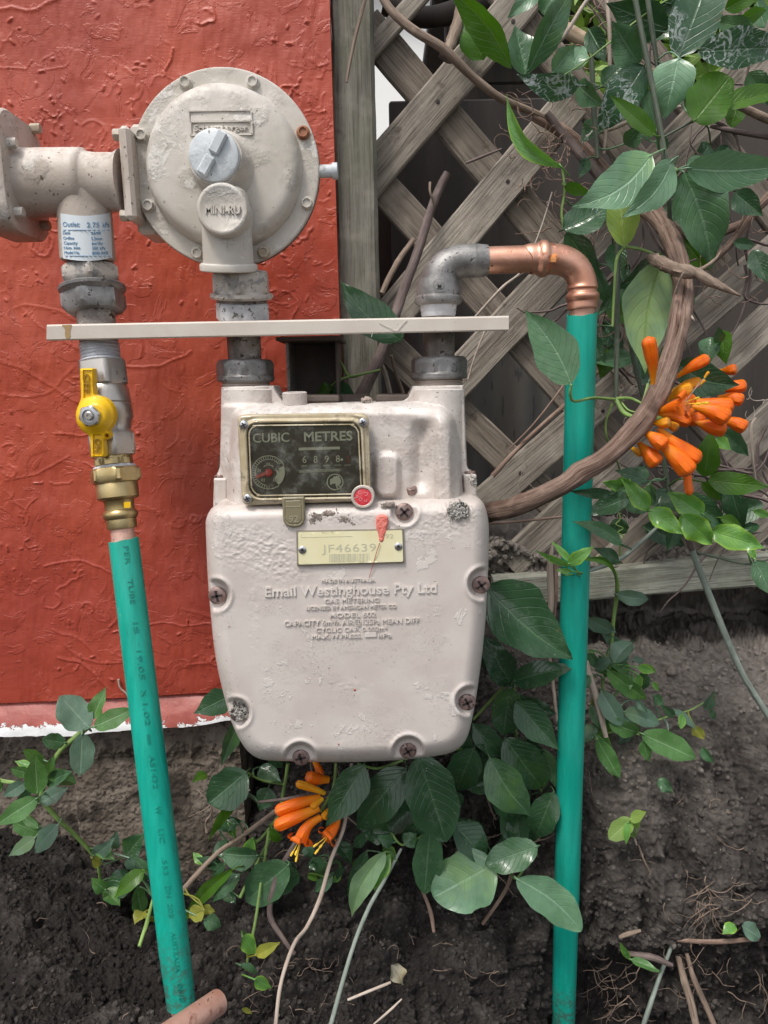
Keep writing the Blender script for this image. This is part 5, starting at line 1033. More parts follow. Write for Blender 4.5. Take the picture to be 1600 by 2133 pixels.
# ------------------------------------------------------------------ middle riser under the regulator
MA, MB_ = np.array(at(501, 560, -.150)), np.array(at(513, 815, -.132))
mr = thing('middle_riser', 'steel nipple and hexagon nuts joining regulator to meter', 'pipe fitting', onaxis(MA, MB_, 748))
col('hex_nut', MA, MB_, [(563, 100, None), (566, 118, 108), (574, 130, 110), (606, 130, 110), (610, 116, None), (612, 128, None), (618, 130, None), (622, 124, None), (624, 108, None)], M['galvpaint'], mr, 72, .1)
col('neck', MA, MB_, [(620, 104, None), (630, 104, None)], M['galvdk'], mr, 40)
col('white_coupling', MA, MB_, [(628, 96, None), (631, 104, 100), (634, 112, 101), (664, 112, 101), (668, 98, None)], M['galvwhite'], mr, 60, .4)
col('nipple', MA, MB_, [(660, 74, None), (700, 70, None), (760, 68, None)], M['galvdk'], mr, 40)

# ------------------------------------------------------------------ right riser: galvanised elbow, copper, green sleeve
rr_ = thing('elbow_riser', 'galvanised elbow with white thread tape above the meter right port', 'pipe elbow', onaxis(QA, QB, 742))
YE = -.132
def sweepY(name, pts, mat, par, n=40, seg=40, wf=None):
    P, R = path([(a, b, c, d) for a, b, c, d in pts], n); q = sweep(P, R, seg); return mk(name, q[0], q[1], mat, par, True, q[2], 40)
sweepY('elbow', [(915, 626, YE, 88), (915, 606, YE, 88), (916, 590, YE, 82), (921, 570, YE, 76), (936, 553, YE, 70), (960, 545, YE, 67), (985, 543, YE, 68), (990, 543, YE, 66)], M['galv'], rr_)
col('elbow_collar', QA, QB, [(578, 60, None), (583, 84, None), (596, 90, None), (616, 90, None), (620, 97, None), (627, 99, None), (632, 96, None), (636, 84, None)], M['galv'], rr_, 60)
col('thread_tape', QA, QB, [(634, 74, None), (636, 76, None), (648, 74, None), (650, 72, None), (654, 73, None), (660, 68, None)], M['tape'], rr_, 40)
col('nipple', QA, QB, [(655, 66, None), (704, 66, None), (750, 66, None)], M['galvdk'], rr_, 40)
text('casting_mark', 'M', (916, 600), 13, M['galv'], rr_, YE - .0205, w=13, depth=.0008, bold=.02); z = MB(); ringm(z, 916, 594, 12, 14, 0, 360, 30, YE - .0205, .0006); z.build('casting_ring', M['galv'], rr_, False)
cpz = thing('copper_elbow_pipe', 'bright copper tube with press elbow above the green sleeve', 'copper pipe', at(1212, 655, YE))
RA, RB_ = np.array(at(1213, 640, YE)), np.array(at(1173.5, 2133, -.062))
P, R = path([(982, 543, YE, 68), (1000, 543, YE, 66), (1016, 542.5, YE, 62)], 12); q = sweep(P, R, 36); mk('grey_collar', q[0], q[1], M['galv'], cpz, True, q[2], 40)
sweepY('tube', [(1004, 543, YE, 55), (1060, 541, YE, 55), (1120, 539, YE, 55)], M['copper'], cpz, 20)
def coup(name, pts, par):
    P, R = path(pts, len(pts) * 4); q = sweep(P, R, 44); return mk(name, q[0], q[1], M['copper'], par, True, q[2], 50)
coup('press_elbow', [(1103, 540, YE, 60), (1105, 539.5, YE, 62), (1116, 539, YE, 62), (1120, 539, YE, 66), (1125, 539, YE, 73), (1131, 539, YE, 75), (1137, 539, YE, 72), (1142, 539, YE, 64), (1152, 539.5, YE, 62), (1170, 542, YE, 61), (1188, 550, YE, 60), (1202, 563, YE, 59), (1210, 580, YE, 59), (1213, 592, YE, 60), (1213, 600, YE, 64), (1213, 603, YE, 60), (1213, 609, YE, 60), (1213, 612, YE, 66), (1213, 618, YE, 69), (1213, 624, YE, 66), (1213, 628, YE, 61), (1212, 640, YE, 60), (1212, 644, YE, 58)], cpz)
M['ormark'] = surf('orange_witness_mark', (.62, .20, .02), (.66, .30, .12), 200, .5, .4); zz = MB()
gx, gy = np.meshgrid(np.linspace(0, 1, 5), np.linspace(0, 1, 8)); X_ = 1145 + gx * 14; Y_ = 512 + gy * 34; Pq = atn(X_, Y_, YE - np.sqrt(np.maximum(.0136 ** 2 - ((Y_ - 540) * .000436) ** 2, 1e-7)) - .0002); I_ = np.arange(40).reshape(8, 5)
mk('witness_mark', Pq.reshape(-1, 3), [np.stack([I_[:-1, :-1].ravel(), I_[1:, :-1].ravel(), I_[1:, 1:].ravel(), I_[:-1, 1:].ravel()], 1)], M['ormark'], cpz, True, None, 0)
rs = thing('green_sleeved_pipe', 'long upright bright green sleeved pipe under the copper elbow', 'gas pipe', at(1173.5, 2133, -.062))
sleeve('green_sleeve', RA, RB_, [(654, 62), (900, 61), (1100, 59.5), (1300, 58), (1500, 55), (1700, 53), (1900, 51), (2133, 47), (2300, 45)], rs)
col('copper_tube', RA, RB_, [(640, 50, None), (700, 50, None), (2250, 40, None)], M['copdull'], rs, 30)

# ------------------------------------------------------------------ mounting bar, wall channel, copper offcut
br = thing('mounting_bar', 'beige painted steel angle bar crossing behind no pipe above the meter', 'bracket', at(578, 690, -.155)); br['label'] = 'long beige steel bar crossing in front of the three risers'
def angle():
    YB = -.171; a, b, c, d = at(97, 676, YB), at(1060, 657.5, YB), at(1060, 688.5, YB), at(97, 709.5, YB); xs = [(a + d) / 2, (b + c) / 2]; th = .003; V = []
    A = [np.array(a), np.array(b), np.array(c), np.array(d)]; n = 24; prof = lambda t: (A[0] + (A[1] - A[0]) * t, A[3] + (A[2] - A[3]) * t)
    for i in range(n + 1):
        T, B = prof(i / n); w = .0005 * math.sin(i * .7) * 0; 
        for dy, base, dz in ((.0012, T, 0), (0, T, -.0014), (0, B, .0010), (.001, B, 0), (th, B, 0), (th, T, -th), (.058, T, -th), (.058, T, 0)): V.append(base + np.array([0, dy, dz]))
    m = 8; Fc = [[i * m + j, i * m + (j + 1) % m, (i + 1) * m + (j + 1) % m, (i + 1) * m + j] for i in range(n) for j in range(m)]
    V = np.array(V); q = Fc[1]; nn = np.cross(V[q[1]] - V[q[0]], V[q[2]] - V[q[0]])
    e0 = [0, 1, 2, 3, 4, 5, 6, 7]
    Fc += [[0, 1, 2, 3, 4, 5], [0, 5, 6, 7], [n * m + k for k in (5, 4, 3, 2, 1, 0)], [n * m + k for k in (7, 6, 5, 0)]]
    if nn[1] > 0: Fc = [f[::-1] for f in Fc]
    mk('angle_bar', V, Fc, M['bracket'], br, True, None, 30)
angle()
M['stain'] = plain('rust_drip', (.34, .22, .10), .6)
sd1 = sd_poly(rpoly([(128, 677), (150, 676), (148, 684), (146, 690), (147, 703), (138, 708), (135, 696), (136, 686)], 3)); relief('rust_drip', (122, 670, 156, 712), 1.5, sd1, lambda X, Y, s: 0 * X + .0003, -.171, -.1700, M['stain'], br)
b_ = MB(); tube('', [(848, 667, -.1715, 1.6), (838, 676, -.1717, 1.4), (826, 689, -.1717, 1.6), (812, 683, -.1717, 1.2), (790, 672, -.1717, 1.2)], None, n=14, seg=5, mb=b_); tube('', [(777, 689, -.1717, 1.4), (774, 702, -.172, 1.2)], None, n=5, seg=5, mb=b_); b_.build('cobweb_thread', M['web'], br)
ch = thing('wall_channel', 'dark brown steel channel carrying the meter between wall and timber post', 'channel', at(650, 1000, -.03))
def chan():
    x0, x1 = float(at(597, 760, -.075)[0]), float(at(706, 760, -.075)[0]); z0, z1 = float(at(650, 1100, -.06)[2]), float(at(650, 702, -.1)[2])
    b = box((x0 + .002, -.028, z0), (x1 - .002, -.024, z1), .0004); mk('web_plate', b[0], b[1], M['brown'], ch, False)
    b = box((x0, -.078, z0), (x0 + .003, -.024, z1), .0006); f = mk('side_flange', b[0], b[1], M['galvpaint'], ch, False)
    b = box((x1 - .003, -.078, z0), (x1, -.024, z1), .0006); mk('side_flange', b[0], b[1], M['brown'], ch, False)
    b = box((x0 - .004, -.115, z1 - .0035), (x1 + .005, -.024, z1), .0006); mk('top_plate', b[0], b[1], M['brown'], ch, False)
chan()
co_ = thing('copper_offcut', 'short cut end of bare copper tube lying in the soil', 'copper tube', at(400, 2110, -.29))
A1, B1 = np.array(at(455, 2087, -.285)), np.array(at(340, 2165, -.33)); axd = (B1 - A1); Ln = float(np.linalg.norm(axd)); r_ = 25 * pxm(A1)
q = lathe(A1, axd, [(.012, r_ * .86, None), (0, r_ * .88, None), (-.0006, r_ * .97, None), (.0006, r_ * 1.0, None), (Ln, r_, None)], 48); v = q[0]; mk('tube', v, q[1], M['copdull'], co_, True, q[2], 40)
# ------------------------------------------------------------------ leaves, stems, flowers
SH = {'ov': [(0, .0), (.04, .35), (.12, .68), (.25, .93), (.38, 1), (.55, .88), (.7, .63), (.82, .36), (.9, .18), (.96, .07), (1, 0)],
      'el': [(0, 0), (.05, .38), (.15, .7), (.3, .93), (.48, 1), (.65, .93), (.8, .7), (.9, .44), (.97, .17), (1, 0)],
      'ln': [(0, 0), (.06, .28), (.2, .72), (.4, 1), (.6, .85), (.8, .45), (.92, .15), (1, 0)],
      'rd': [(0, .0), (.02, .28), (.09, .66), (.22, .93), (.42, 1.0), (.6, .96), (.78, .76), (.9, .5), (.97, .25), (1, 0)]}
TT = np.array([0, .025, .07, .13, .2, .28, .36, .44, .52, .6, .68, .76, .83, .89, .94, .975, 1.0]); CC = np.array([-1, -.8, -.55, -.28, 0, .28, .55, .8, 1.0])
def leaf(par, bx, by, tx, ty, w, cls, Y=-.05, bend=0., roll=None, fold=None, shape='ov', curl=None, pet=None, dt=None, wave=None, label=None):
    R = random; roll = R.uniform(-32, 32) if roll is None else roll; fold = R.uniform(8, 26) if fold is None else fold; curl = R.uniform(-.06, .16) if curl is None else curl
    dt = R.uniform(-.018, .010) if dt is None else dt; wave = R.uniform(.03, .12) if wave is None else wave
    B = np.array(at(bx, by, Y)); T = np.array(at(tx, ty, Y + dt)); A = T - B; Ln = np.linalg.norm(A); A /= Ln; Mid = (B + T) / 2; V = CN - Mid; V /= np.linalg.norm(V)
    Sd = np.cross(A, V); Sd /= np.linalg.norm(Sd); N = np.cross(Sd, A); c, s = math.cos(rad(roll)), math.sin(rad(roll)); S2 = Sd * c + N * s; N2 = N * c - Sd * s
    hw = w / 2 * pxm(Mid) / max(.5, abs(c)) / max(.75, math.cos(rad(fold))); pr = SH[shape]; wt = np.interp(TT, [p[0] for p in pr], [p[1] for p in pr]); ph = R.uniform(0, 6); ph2 = R.uniform(0, 6); fq = R.uniform(7, 13); P = []; UV = []
    asy = R.uniform(.9, 1.1); tw = R.uniform(-.3, .3)
    for i, t in enumerate(TT):
        mid = B + A * t * Ln + S2 * (bend / 100. * Ln * math.sin(math.pi * min(1, t * 1.0))) + N2 * (curl * Ln * (math.sin(math.pi * t) * .6 - t * t * .5))
        a = rad(fold) * (.6 + .4 * math.sin(math.pi * t)); twa = tw * (t - .4)
        for j, cc in enumerate(CC):
            h = hw * wt[i] * (asy if cc > 0 else 2 - asy); x = cc * h * math.cos(a); z = abs(cc) * h * math.sin(a) + cc * h * twa
            z += hw * wave * math.sin(t * fq + ph + (0 if cc > 0 else 1.7)) * cc * cc * (wt[i] > .05) + hw * .022 * math.sin(t * 28 - abs(cc) * 5) * (1 - abs(cc)) * 1.5 * (0 < i < 16)
            x *= 1 + .05 * math.sin(t * 17 + ph2) * (abs(cc) > .9)
            P.append(mid + S2 * x + N2 * z); UV.append((t, .5 + cc / 2))
    n = len(CC); Fc = [[i * n + j, i * n + j + 1, (i + 1) * n + j + 1, (i + 1) * n + j] for i in range(len(TT) - 1) for j in range(n - 1)]
    P = np.array(P); f = Fc[60]; nn = np.cross(P[f[1]] - P[f[0]], P[f[2]] - P[f[0]])
    if np.dot(nn, V) < 0: Fc = [g[::-1] for g in Fc]
    if pet is not None:                                    # leaf stalk, part of the leaf itself
        k = pxm(B); E = np.array(at(pet[0], pet[1], Y + (pet[2] if len(pet) > 2 else .006))); mdl = (B + E) / 2 - A * np.linalg.norm(B - E) * .18; pts = cr([E, mdl, B, B + A * Ln * .06], 9); q = sweep(pts, np.linspace(2.1, 1.5, 9) * k, 5); m = len(P); P = np.concatenate([P, q[0]]); Fc += [[i + m for i in g] for g in q[1]]; UV += [(0.02, .5)] * len(q[0])
    o = mk('leaf', P, Fc, L[cls], par, True, np.array(UV), 0)
    if label: o['label'] = label
    return o
def scatter(n, boxes, seed, cls, w=(18, 44), Y=(-.06, -.01), asp=1.7):
    R = random.Random(seed); o = []
    for _ in range(n):
        x0, y0, x1, y1 = R.choice(boxes); x, y = R.uniform(x0, x1), R.uniform(y0, y1); ww = R.uniform(*w); a = R.uniform(0, 6.28) if R.random() < .4 else R.uniform(.4, 2.7); l = ww * R.uniform(asp * .8, asp * 1.25)
        o.append('%d %d %d %d %d %s Y=%.3f shape=%s' % (x, y, x + l * math.cos(a), y + l * math.sin(a), ww, R.choice(cls), R.uniform(*Y), R.choice(['ov', 'el', 'ln', 'ov'])))
    return '\n'.join(o)
def near_stem(stems, bx, by, lim=75):
    best = None; bd = lim
    for st in stems:
        Q = cr(st, 24)
        for q in Q:
            d = math.hypot(q[0] - bx, q[1] - by)
            if d < bd: bd = d; best = q
    return best
def plant(t, stems, leaves, Y0, jit=.012):
    """stems: (name, material, points, n, seg, bark) ; leaves: text rows 'bx by tx ty w cls [key=value ...]'"""
    px = []
    for s in stems:
        o = tube(s[0], s[2], M[s[1]], t, s[3] if len(s) > 3 else 30, s[4] if len(s) > 4 else 8, s[5] if len(s) > 5 else 0.0, s[6] if len(s) > 6 else (60, 2.0)); px.append(s[2])
    for r in leaves.strip().split('\n'):
        r = r.strip()
        if not r or r[0] == '#': continue
        a = r.split(); k = {}
        for z in a[6:]:
            u, v = z.split('='); k[u] = v if u in ('shape',) else float(v)
        y = k.pop('Y', None); Y = (Y0 + random.uniform(-jit, jit)) if y is None else y; bx, by, tx, ty, w = map(float, a[:5])
        q = near_stem(px, bx, by)
        if q is not None and 'np' not in k:
            d = math.hypot(q[0] - bx, q[1] - by); k['pet'] = (q[0], q[1], float(np.clip(q[2] - Y, -.03, .06)))
        k.pop('np', None); leaf(t, bx, by, tx, ty, w, a[5], Y, **k)

# --- thick woody vine that arcs in front of the right riser
wv = thing('woody_vine', 'thick brown woody vine arching from behind the meter across the green pipe', 'vine', at(1010, 1075, -.09))
tube('stem', [(965, 1088, -.07, 36), (1010, 1070, -.095, 38), (1085, 1051, -.135, 40), (1170, 1012, -.168, 38), (1210, 985, -.17, 43), (1262, 952, -.172, 39), (1326, 890, -.165, 44), (1352, 852, -.16, 40), (1380, 800, -.155, 42), (1407, 710, -.145, 38), (1418, 650, -.13, 42), (1423, 590, -.115, 37), (1402, 510, -.09, 39), (1372, 455, -.06, 34), (1335, 425, -.02, 44), (1290, 395, .02, 36), (1240, 340, .04, 30), (1180, 280, .04, 26), (1110, 240, .035, 20)], M['bark'], wv, 150, 22, .20, (30, 2.2))
tube('broken_branch', [(1354, 534, -.085, 14), (1366, 541, -.10, 23), (1395, 556, -.125, 22), (1430, 566, -.14, 25), (1452, 570, -.145, 18), (1475, 583, -.15, 19), (1510, 601, -.155, 12), (1545, 617, -.158, 2)], M['bark2'], wv, 70, 16, .35, (110, 2.4))
tube('broken_branch', [(1440, 566, -.14, 10), (1462, 560, -.13, 8), (1490, 540, -.12, 6), (1502, 522, -.11, 2)], M['bark2'], wv, 24, 8, .25, (110, 2.4))
tube('spur', [(1408, 610, -.135, 7), (1418, 580, -.155, 5), (1424, 568, -.16, 2)], M['dry'], wv, 8, 6); tube('spur', [(1435, 650, -.13, 4), (1442, 662, -.14, 5), (1446, 668, -.14, 4)], M['dry'], wv, 8, 6)
gv = thing('grey_climber', 'slim grey-brown bare vine sweeping down from the top beside the post', 'vine', at(1110, 240, .03))
tube('stem', [(785, -25, .01, 16), (815, 22, .005, 18), (860, 62, .0, 18), (925, 103, .0, 19), (985, 160, .01, 17), (1040, 203, .02, 16), (1095, 228, .03, 15), (1150, 250, .035, 12)], M['bark2'], gv, 60, 12, .08)
tube('side_stem', [(930, 108, .005, 20), (942, 85, .02, 24), (955, 40, .03, 22), (965, -20, .04, 20)], M['bark2'], gv, 20, 10, .25, (120, 2))
tube('side_stem', [(916, 112, .01, 12), (935, 125, .01, 14), (945, 118, 0, 10)], M['barkdk'], gv, 10, 8, .3, (200, 2))
bs_ = thing('bare_stem', 'dark purplish bare stem leaning behind the beige bar in front of the post', 'vine stem', at(752, 830, -.02))
tube('stem', [(748, 835, -.03, 27), (765, 800, -.025, 25), (785, 758, -.02, 24), (808, 700, -.01, 22), (838, 612, .01, 21), (868, 530, .025, 19), (893, 452, .035, 18), (912, 400, .04, 17), (932, 360, .04, 15)], M['barkdk'], bs_, 60, 14, .12, (50, 1.3))
tube('side_stem', [(795, 612, .0, 11), (815, 570, .01, 12), (835, 535, .02, 12), (862, 498, .03, 10)], M['bark2'], bs_, 20, 8, .15); tube('side_stem', [(815, 740, -.01, 6), (825, 780, 0, 7), (838, 815, .01, 8), (845, 850, .01, 8)], M['bark2'], bs_, 16, 8, .15)
tube('side_stem', [(790, 745, -.01, 8), (805, 785, 0, 9), (815, 830, .01, 9)], M['dry'], bs_, 16, 8, .1)
tube('spur', [(896, 380, .03, 6), (896, 400, .025, 5), (905, 425, .03, 5)], M['bark2'], bs_, 8, 6)
# cane
cn = thing('tan_cane', 'thick tan dead cane lying diagonally behind the upper leaves', 'cane', at(1160, 50, .03)); tube('cane', [(1140, 30, .035, 27), (1180, 62, .03, 28), (1260, 108, .02, 27), (1320, 140, .02, 26), (1400, 175, .03, 22)], M['cane'], cn, 30, 12, .05)
for i, (lab, pts, mt, nm) in enumerate([
    ('pale grey dead twig curving down at the top centre', [(1240, -20, -.05, 9), (1215, 12, -.05, 8), (1185, 60, -.05, 8), (1165, 85, -.05, 9), (1120, 118, -.05, 4)], 'dry', 'dead_twig'),
    ('slender brown twig rising to the left edge of the right green pipe', [(1026, 992, .0, 11), (1057, 957, .0, 10), (1108, 905, .01, 9), (1185, 835, .02, 8), (1260, 760, .03, 8), (1290, 730, .03, 7)], 'twig', 'dead_twig'),
    ('thin reddish twig above the slender brown twig beside the pipe', [(1060, 936, .005, 3), (1110, 885, .0, 4), (1160, 822, .0, 4), (1200, 765, .01, 4)], 'twig', 'dead_twig'),
    ('straight brown twig running under the thick woody vine to the pipe', [(1000, 1092, -.06, 6), (1080, 1086, -.06, 6), (1175, 1076, -.06, 5)], 'twig', 'dead_twig'),
    ('whitish dead stalk standing just left of the right green pipe', [(1152, 1130, -.03, 4), (1146, 1180, -.03, 13), (1148, 1260, -.03, 13), (1140, 1320, -.03, 8), (1152, 1420, -.03, 7), (1160, 1500, -.03, 6)], 'dry', 'dead_stalk'),
    ('reddish brown stalk beside the whitish one left of the pipe', [(1156, 1168, -.025, 9), (1158, 1220, -.025, 10), (1152, 1300, -.025, 9)], 'twig', 'dead_stalk'),
    ('grey split dead stalk leaning out right of the green pipe over soil', [(1214, 1335, -.03, 7), (1226, 1400, -.04, 14), (1246, 1470, -.045, 15), (1262, 1535, -.05, 10)], 'dry', 'dead_stalk'),
    ('grey-green smooth cane slanting down to the lower right edge', [(1432, 1115, -.08, 12), (1446, 1158, -.08, 13), (1480, 1245, -.08, 14), (1540, 1390, -.085, 13), (1590, 1475, -.09, 13), (1640, 1550, -.09, 13)], 'stemgrey', 'cane'),
    ('thick reddish brown stem crossing behind leaves at middle right', [(1460, 560, .02, 16), (1520, 510, .015, 16), (1580, 430, .01, 20), (1640, 380, .01, 20)], 'bark', 'dead_branch'),
    ('thick brown branch reaching the right edge near the upper lath', [(1400, 470, .02, 12), (1450, 500, .02, 15), (1500, 485, .02, 18), (1560, 460, .03, 16)], 'bark', 'dead_branch'),
    ('grey dead branch lying across the upper right lath', [(1530, 215, .0, 15), (1570, 235, .0, 17), (1640, 265, .0, 18)], 'bark2', 'dead_branch'),
    ('dark branch crossing the gap below the grey dead branch', [(1480, 262, .02, 9), (1540, 275, .01, 12), (1640, 290, .01, 14)], 'barkdk', 'dead_branch'),
    ('thin pale twig in front of the lower right laths', [(1575, 870, -.0, 4), (1565, 890, -.0, 6), (1568, 950, .0, 5), (1575, 1010, .01, 5)], 'dry', 'dead_twig'),
    ('fine straight twig crossing behind the elbow towards the upper lath', [(990, 660, .02, 5), (1045, 600, .01, 6), (1090, 560, .01, 4), (1125, 480, .01, 3), (1150, 400, .02, 3)], 'dry', 'dead_twig'),
    ('thin stem hanging against the weathered post at the top', [(722, 172, -.0, 5), (735, 100, .0, 7), (750, 40, .0, 7), (765, -20, .0, 7)], 'bark2', 'dead_twig'),
    ('short dark twig lying on the upper lath', [(970, 340, .03, 5), (1000, 328, .03, 6), (1045, 310, .03, 4)], 'barkdk', 'dead_twig'),
    ('rough brown branch descending in front of the upper laths', [(1140, 235, .03, 14), (1190, 300, .03, 20), (1235, 350, .02, 22), (1290, 420, .01, 18)], 'barkdk', 'dead_branch'),
    ('thin grey twig rising from the pale timber left corner', [(975, 790, .0, 4), (990, 740, .0, 4), (1010, 690, .0, 4)], 'web', 'dead_twig'),
    ('brown stem behind the mined leaves going down', [(1262, -20, .0, 8), (1270, 80, .0, 9), (1268, 200, .01, 8), (1258, 320, .02, 7)], 'dry', 'dead_twig'),
    ('long pale twig passing behind the lower mined leaf', [(1220, 285, .02, 7), (1290, 262, .015, 9), (1345, 235, .01, 9), (1420, 222, .01, 7)], 'dry', 'dead_twig')]):
    o = tube(nm, pts, M[mt] if mt != 'web' else M['dry'], None, 30, 8, .10 if mt != 'stemgrey' else .03); tag(o, lab, 'twig' if 'twig' in nm else ('stalk' if 'stalk' in nm else ('cane' if nm == 'cane' else 'branch')))
# dead tendrils and rootlets tangled on the lattice
def fuzz(name, label, spots, n, mat, kind='stuff', r=(1.2, 2.6), ln=(20, 60), curl_=.5, Y=(.0, .03), soil=False, down=None):
    R = np.random.RandomState(n + len(name)); mb = MB()
    for k in range(n):
        x0, y0, x1, y1 = spots[R.randint(len(spots))]; x, y = R.uniform(x0, x1), R.uniform(y0, y1); a = R.uniform(0, 2 * math.pi) if down is None else math.pi / 2 + R.normal() * down
        yy = R.uniform(*Y); m = R.randint(5, 11); st = R.uniform(*ln) / m; pts = []; kap = R.normal() * curl_; w = R.uniform(*r)
        if soil: P = soil_at(x, y); yy = P[1] - .002
        for i in range(m): pts.append((x, y, yy + R.normal() * .001 - (.0006 * i if soil else 0), w * (1 - .7 * i / m))); a += kap + R.normal() * .35; x += math.cos(a) * st; y += math.sin(a) * st
        tube('', pts, None, n=m * 2, seg=4, mb=mb)
        if soil and R.rand() < .7:
            i = R.randint(1, m - 2); bx, by, bY, bw = pts[i]; a2 = a + R.choice([-1, 1]) * R.uniform(.5, 1.2); p2 = []
            for j in range(5): p2.append((bx, by, bY, bw * .7 * (1 - .15 * j))); a2 += R.normal() * .4; bx += math.cos(a2) * st * .8; by += math.sin(a2) * st * .8
            tube('', p2, None, n=8, seg=4, mb=mb)
    o = mb.build(name, mat, None); tag(o, label, kind=kind); return o
fuzz('tangled_tendrils', 'dry brown curled tendrils and twig litter tangled on the lattice', [(1060, 205, 1240, 330), (1080, 280, 1180, 420), (1130, 0, 1260, 160), (1230, 430, 1330, 780), (1430, 380, 1600, 640), (1140, 330, 1200, 480)], 130, M['twig'], r=(1.4, 4), ln=(25, 90), Y=(-.01, .035), curl_=.35)
fuzz('dead_vine_stems', 'tangle of dead brown vine stems behind the leaves at the upper right', [(1230, 0, 1600, 300), (1330, 380, 1600, 620), (1230, 560, 1320, 760), (1480, 960, 1600, 1120)], 60, M['barkdk'], r=(4, 11), ln=(120, 320), Y=(.005, .045), curl_=.05)
fuzz('tendril_curls', 'pale spiral tendrils among the right-hand leaves', [(1355, 965, 1480, 1010), (1270, 960, 1310, 1120), (1440, 780, 1600, 900), (1060, 930, 1110, 1010), (1270, 800, 1330, 900)], 26, M['dry'], r=(1.2, 2.0), ln=(30, 70), Y=(-.06, .0), curl_=.9)

# --- leafy flame vine
fv = thing('flame_vine', 'leafy green vine climbing the upper right lattice with pale mined leaves', 'climbing plant', at(1290, 1130, .0))
st = [('stem', 'stemdk', [(1318, -30, -.07, 12), (1335, 60, -.075, 12), (1355, 160, -.08, 12), (1375, 270, -.085, 13), (1386, 340, -.085, 14), (1394, 420, -.08, 11), (1396, 490, -.07, 10)], 40, 8),
      ('stem', 'stemdk', [(1345, -30, -.05, 11), (1358, 60, -.05, 11), (1370, 140, -.05, 10)], 20, 8), ('stem', 'stemdk', [(1232, 120, .0, 11), (1238, 240, .0, 12), (1245, 330, .0, 9)], 20, 8),
      ('stem', 'stemdk', [(1288, 500, -.075, 12), (1286, 600, -.08, 12), (1285, 720, -.08, 11), (1283, 830, -.085, 9)], 30, 8), ('stem', 'stemdk', [(1302, 640, -.05, 10), (1318, 740, -.055, 10), (1342, 835, -.06, 10)], 20, 8), ('stem', 'stemdk', [(1378, 940, -.05, 11), (1390, 1000, -.05, 10), (1400, 1060, -.05, 9)], 16, 8),
      ('stem', 'stemgr', [(1302, 513, -.09, 6), (1285, 540, -.09, 7), (1280, 600, -.09, 6), (1276, 680, -.09, 5)], 20, 6), ('stem', 'stemgr', [(1302, 514, -.09, 6), (1330, 518, -.09, 7), (1366, 530, -.09, 5)], 14, 6),
      ('stem', 'stemgr', [(1172, 350, -.02, 5), (1176, 400, -.02, 5), (1170, 440, -.02, 5), (1174, 478, -.02, 5)], 14, 6), ('stem', 'stemdk', [(1384, 285, -.085, 5), (1420, 265, -.09, 5), (1448, 250, -.09, 4)], 12, 6),
      ('stem', 'stemgr', [(1190, 801, -.20, 5), (1188, 822, -.195, 6), (1197, 836, -.185, 6), (1235, 829, -.15, 6), (1280, 832, -.11, 7)], 24, 6), ('stem', 'stemgr', [(1283, 832, -.10, 9), (1300, 860, -.11, 11), (1325, 870, -.12, 7), (1345, 880, -.12, 5)], 16, 8),
      ('stem', 'stemgr', [(1285, 830, -.10, 7), (1315, 830, -.11, 6), (1345, 845, -.12, 5)], 14, 6), ('tendril', 'stemgr', [(1276, 840, -.09, 5), (1262, 880, -.09, 5), (1266, 920, -.09, 5), (1285, 960, -.06, 4), (1295, 990, -.04, 3)], 20, 6),
      ('stem', 'stemgr', [(1292, 835, -.1, 5), (1310, 855, -.11, 5), (1340, 862, -.12, 4)], 12, 6), ('stem', 'stemgr', [(1350, 800, -.12, 6), (1340, 835, -.13, 6), (1325, 860, -.12, 5)], 12, 6),
      ('stem', 'dry', [(1310, 1062, -.10, 8), (1352, 1064, -.10, 7), (1420, 1074, -.10, 6), (1470, 1085, -.10, 5)], 20, 6), ('stem', 'barkdk', [(1412, 1070, -.085, 10), (1425, 1100, -.085, 12), (1442, 1145, -.082, 13)], 14, 8, .1),
      ('stem', 'stemdk', [(1450, 1150, -.08, 5), (1500, 1162, -.08, 6), (1560, 1175, -.08, 5), (1620, 1160, -.08, 5)], 16, 6), ('stem', 'stemgrey', [(1200, 1195, -.12, 6), (1240, 1185, -.10, 9), (1290, 1165, -.06, 9), (1340, 1125, -.03, 8), (1372, 1095, -.01, 6)], 24, 8),
      ('stem', 'stemgr', [(1250, 1160, -.09, 8), (1280, 1190, -.06, 8), (1286, 1230, -.05, 9), (1278, 1290, -.045, 8), (1272, 1370, -.04, 9), (1268, 1400, -.035, 9)], 28, 8), ('stem', 'stemgr', [(1292, 1135, -.05, 4), (1292, 1160, -.05, 5), (1290, 1175, -.05, 5)], 8, 6),
      ('tendril', 'stemgr', [(1385, 345, -.09, 6), (1405, 350, -.1, 6), (1410, 365, -.1, 5), (1395, 380, -.1, 5), (1388, 372, -.1, 4)], 16, 6), ('tendril', 'stemgr', [(1398, 395, -.08, 4), (1410, 385, -.09, 5), (1392, 370, -.09, 4)], 10, 6), ('tendril', 'stemgr', [(1170, 160, -.03, 3), (1230, 120, -.03, 4), (1330, 40, -.03, 4), (1390, 0, -.03, 4), (1430, -10, -.03, 4)], 24, 5)]
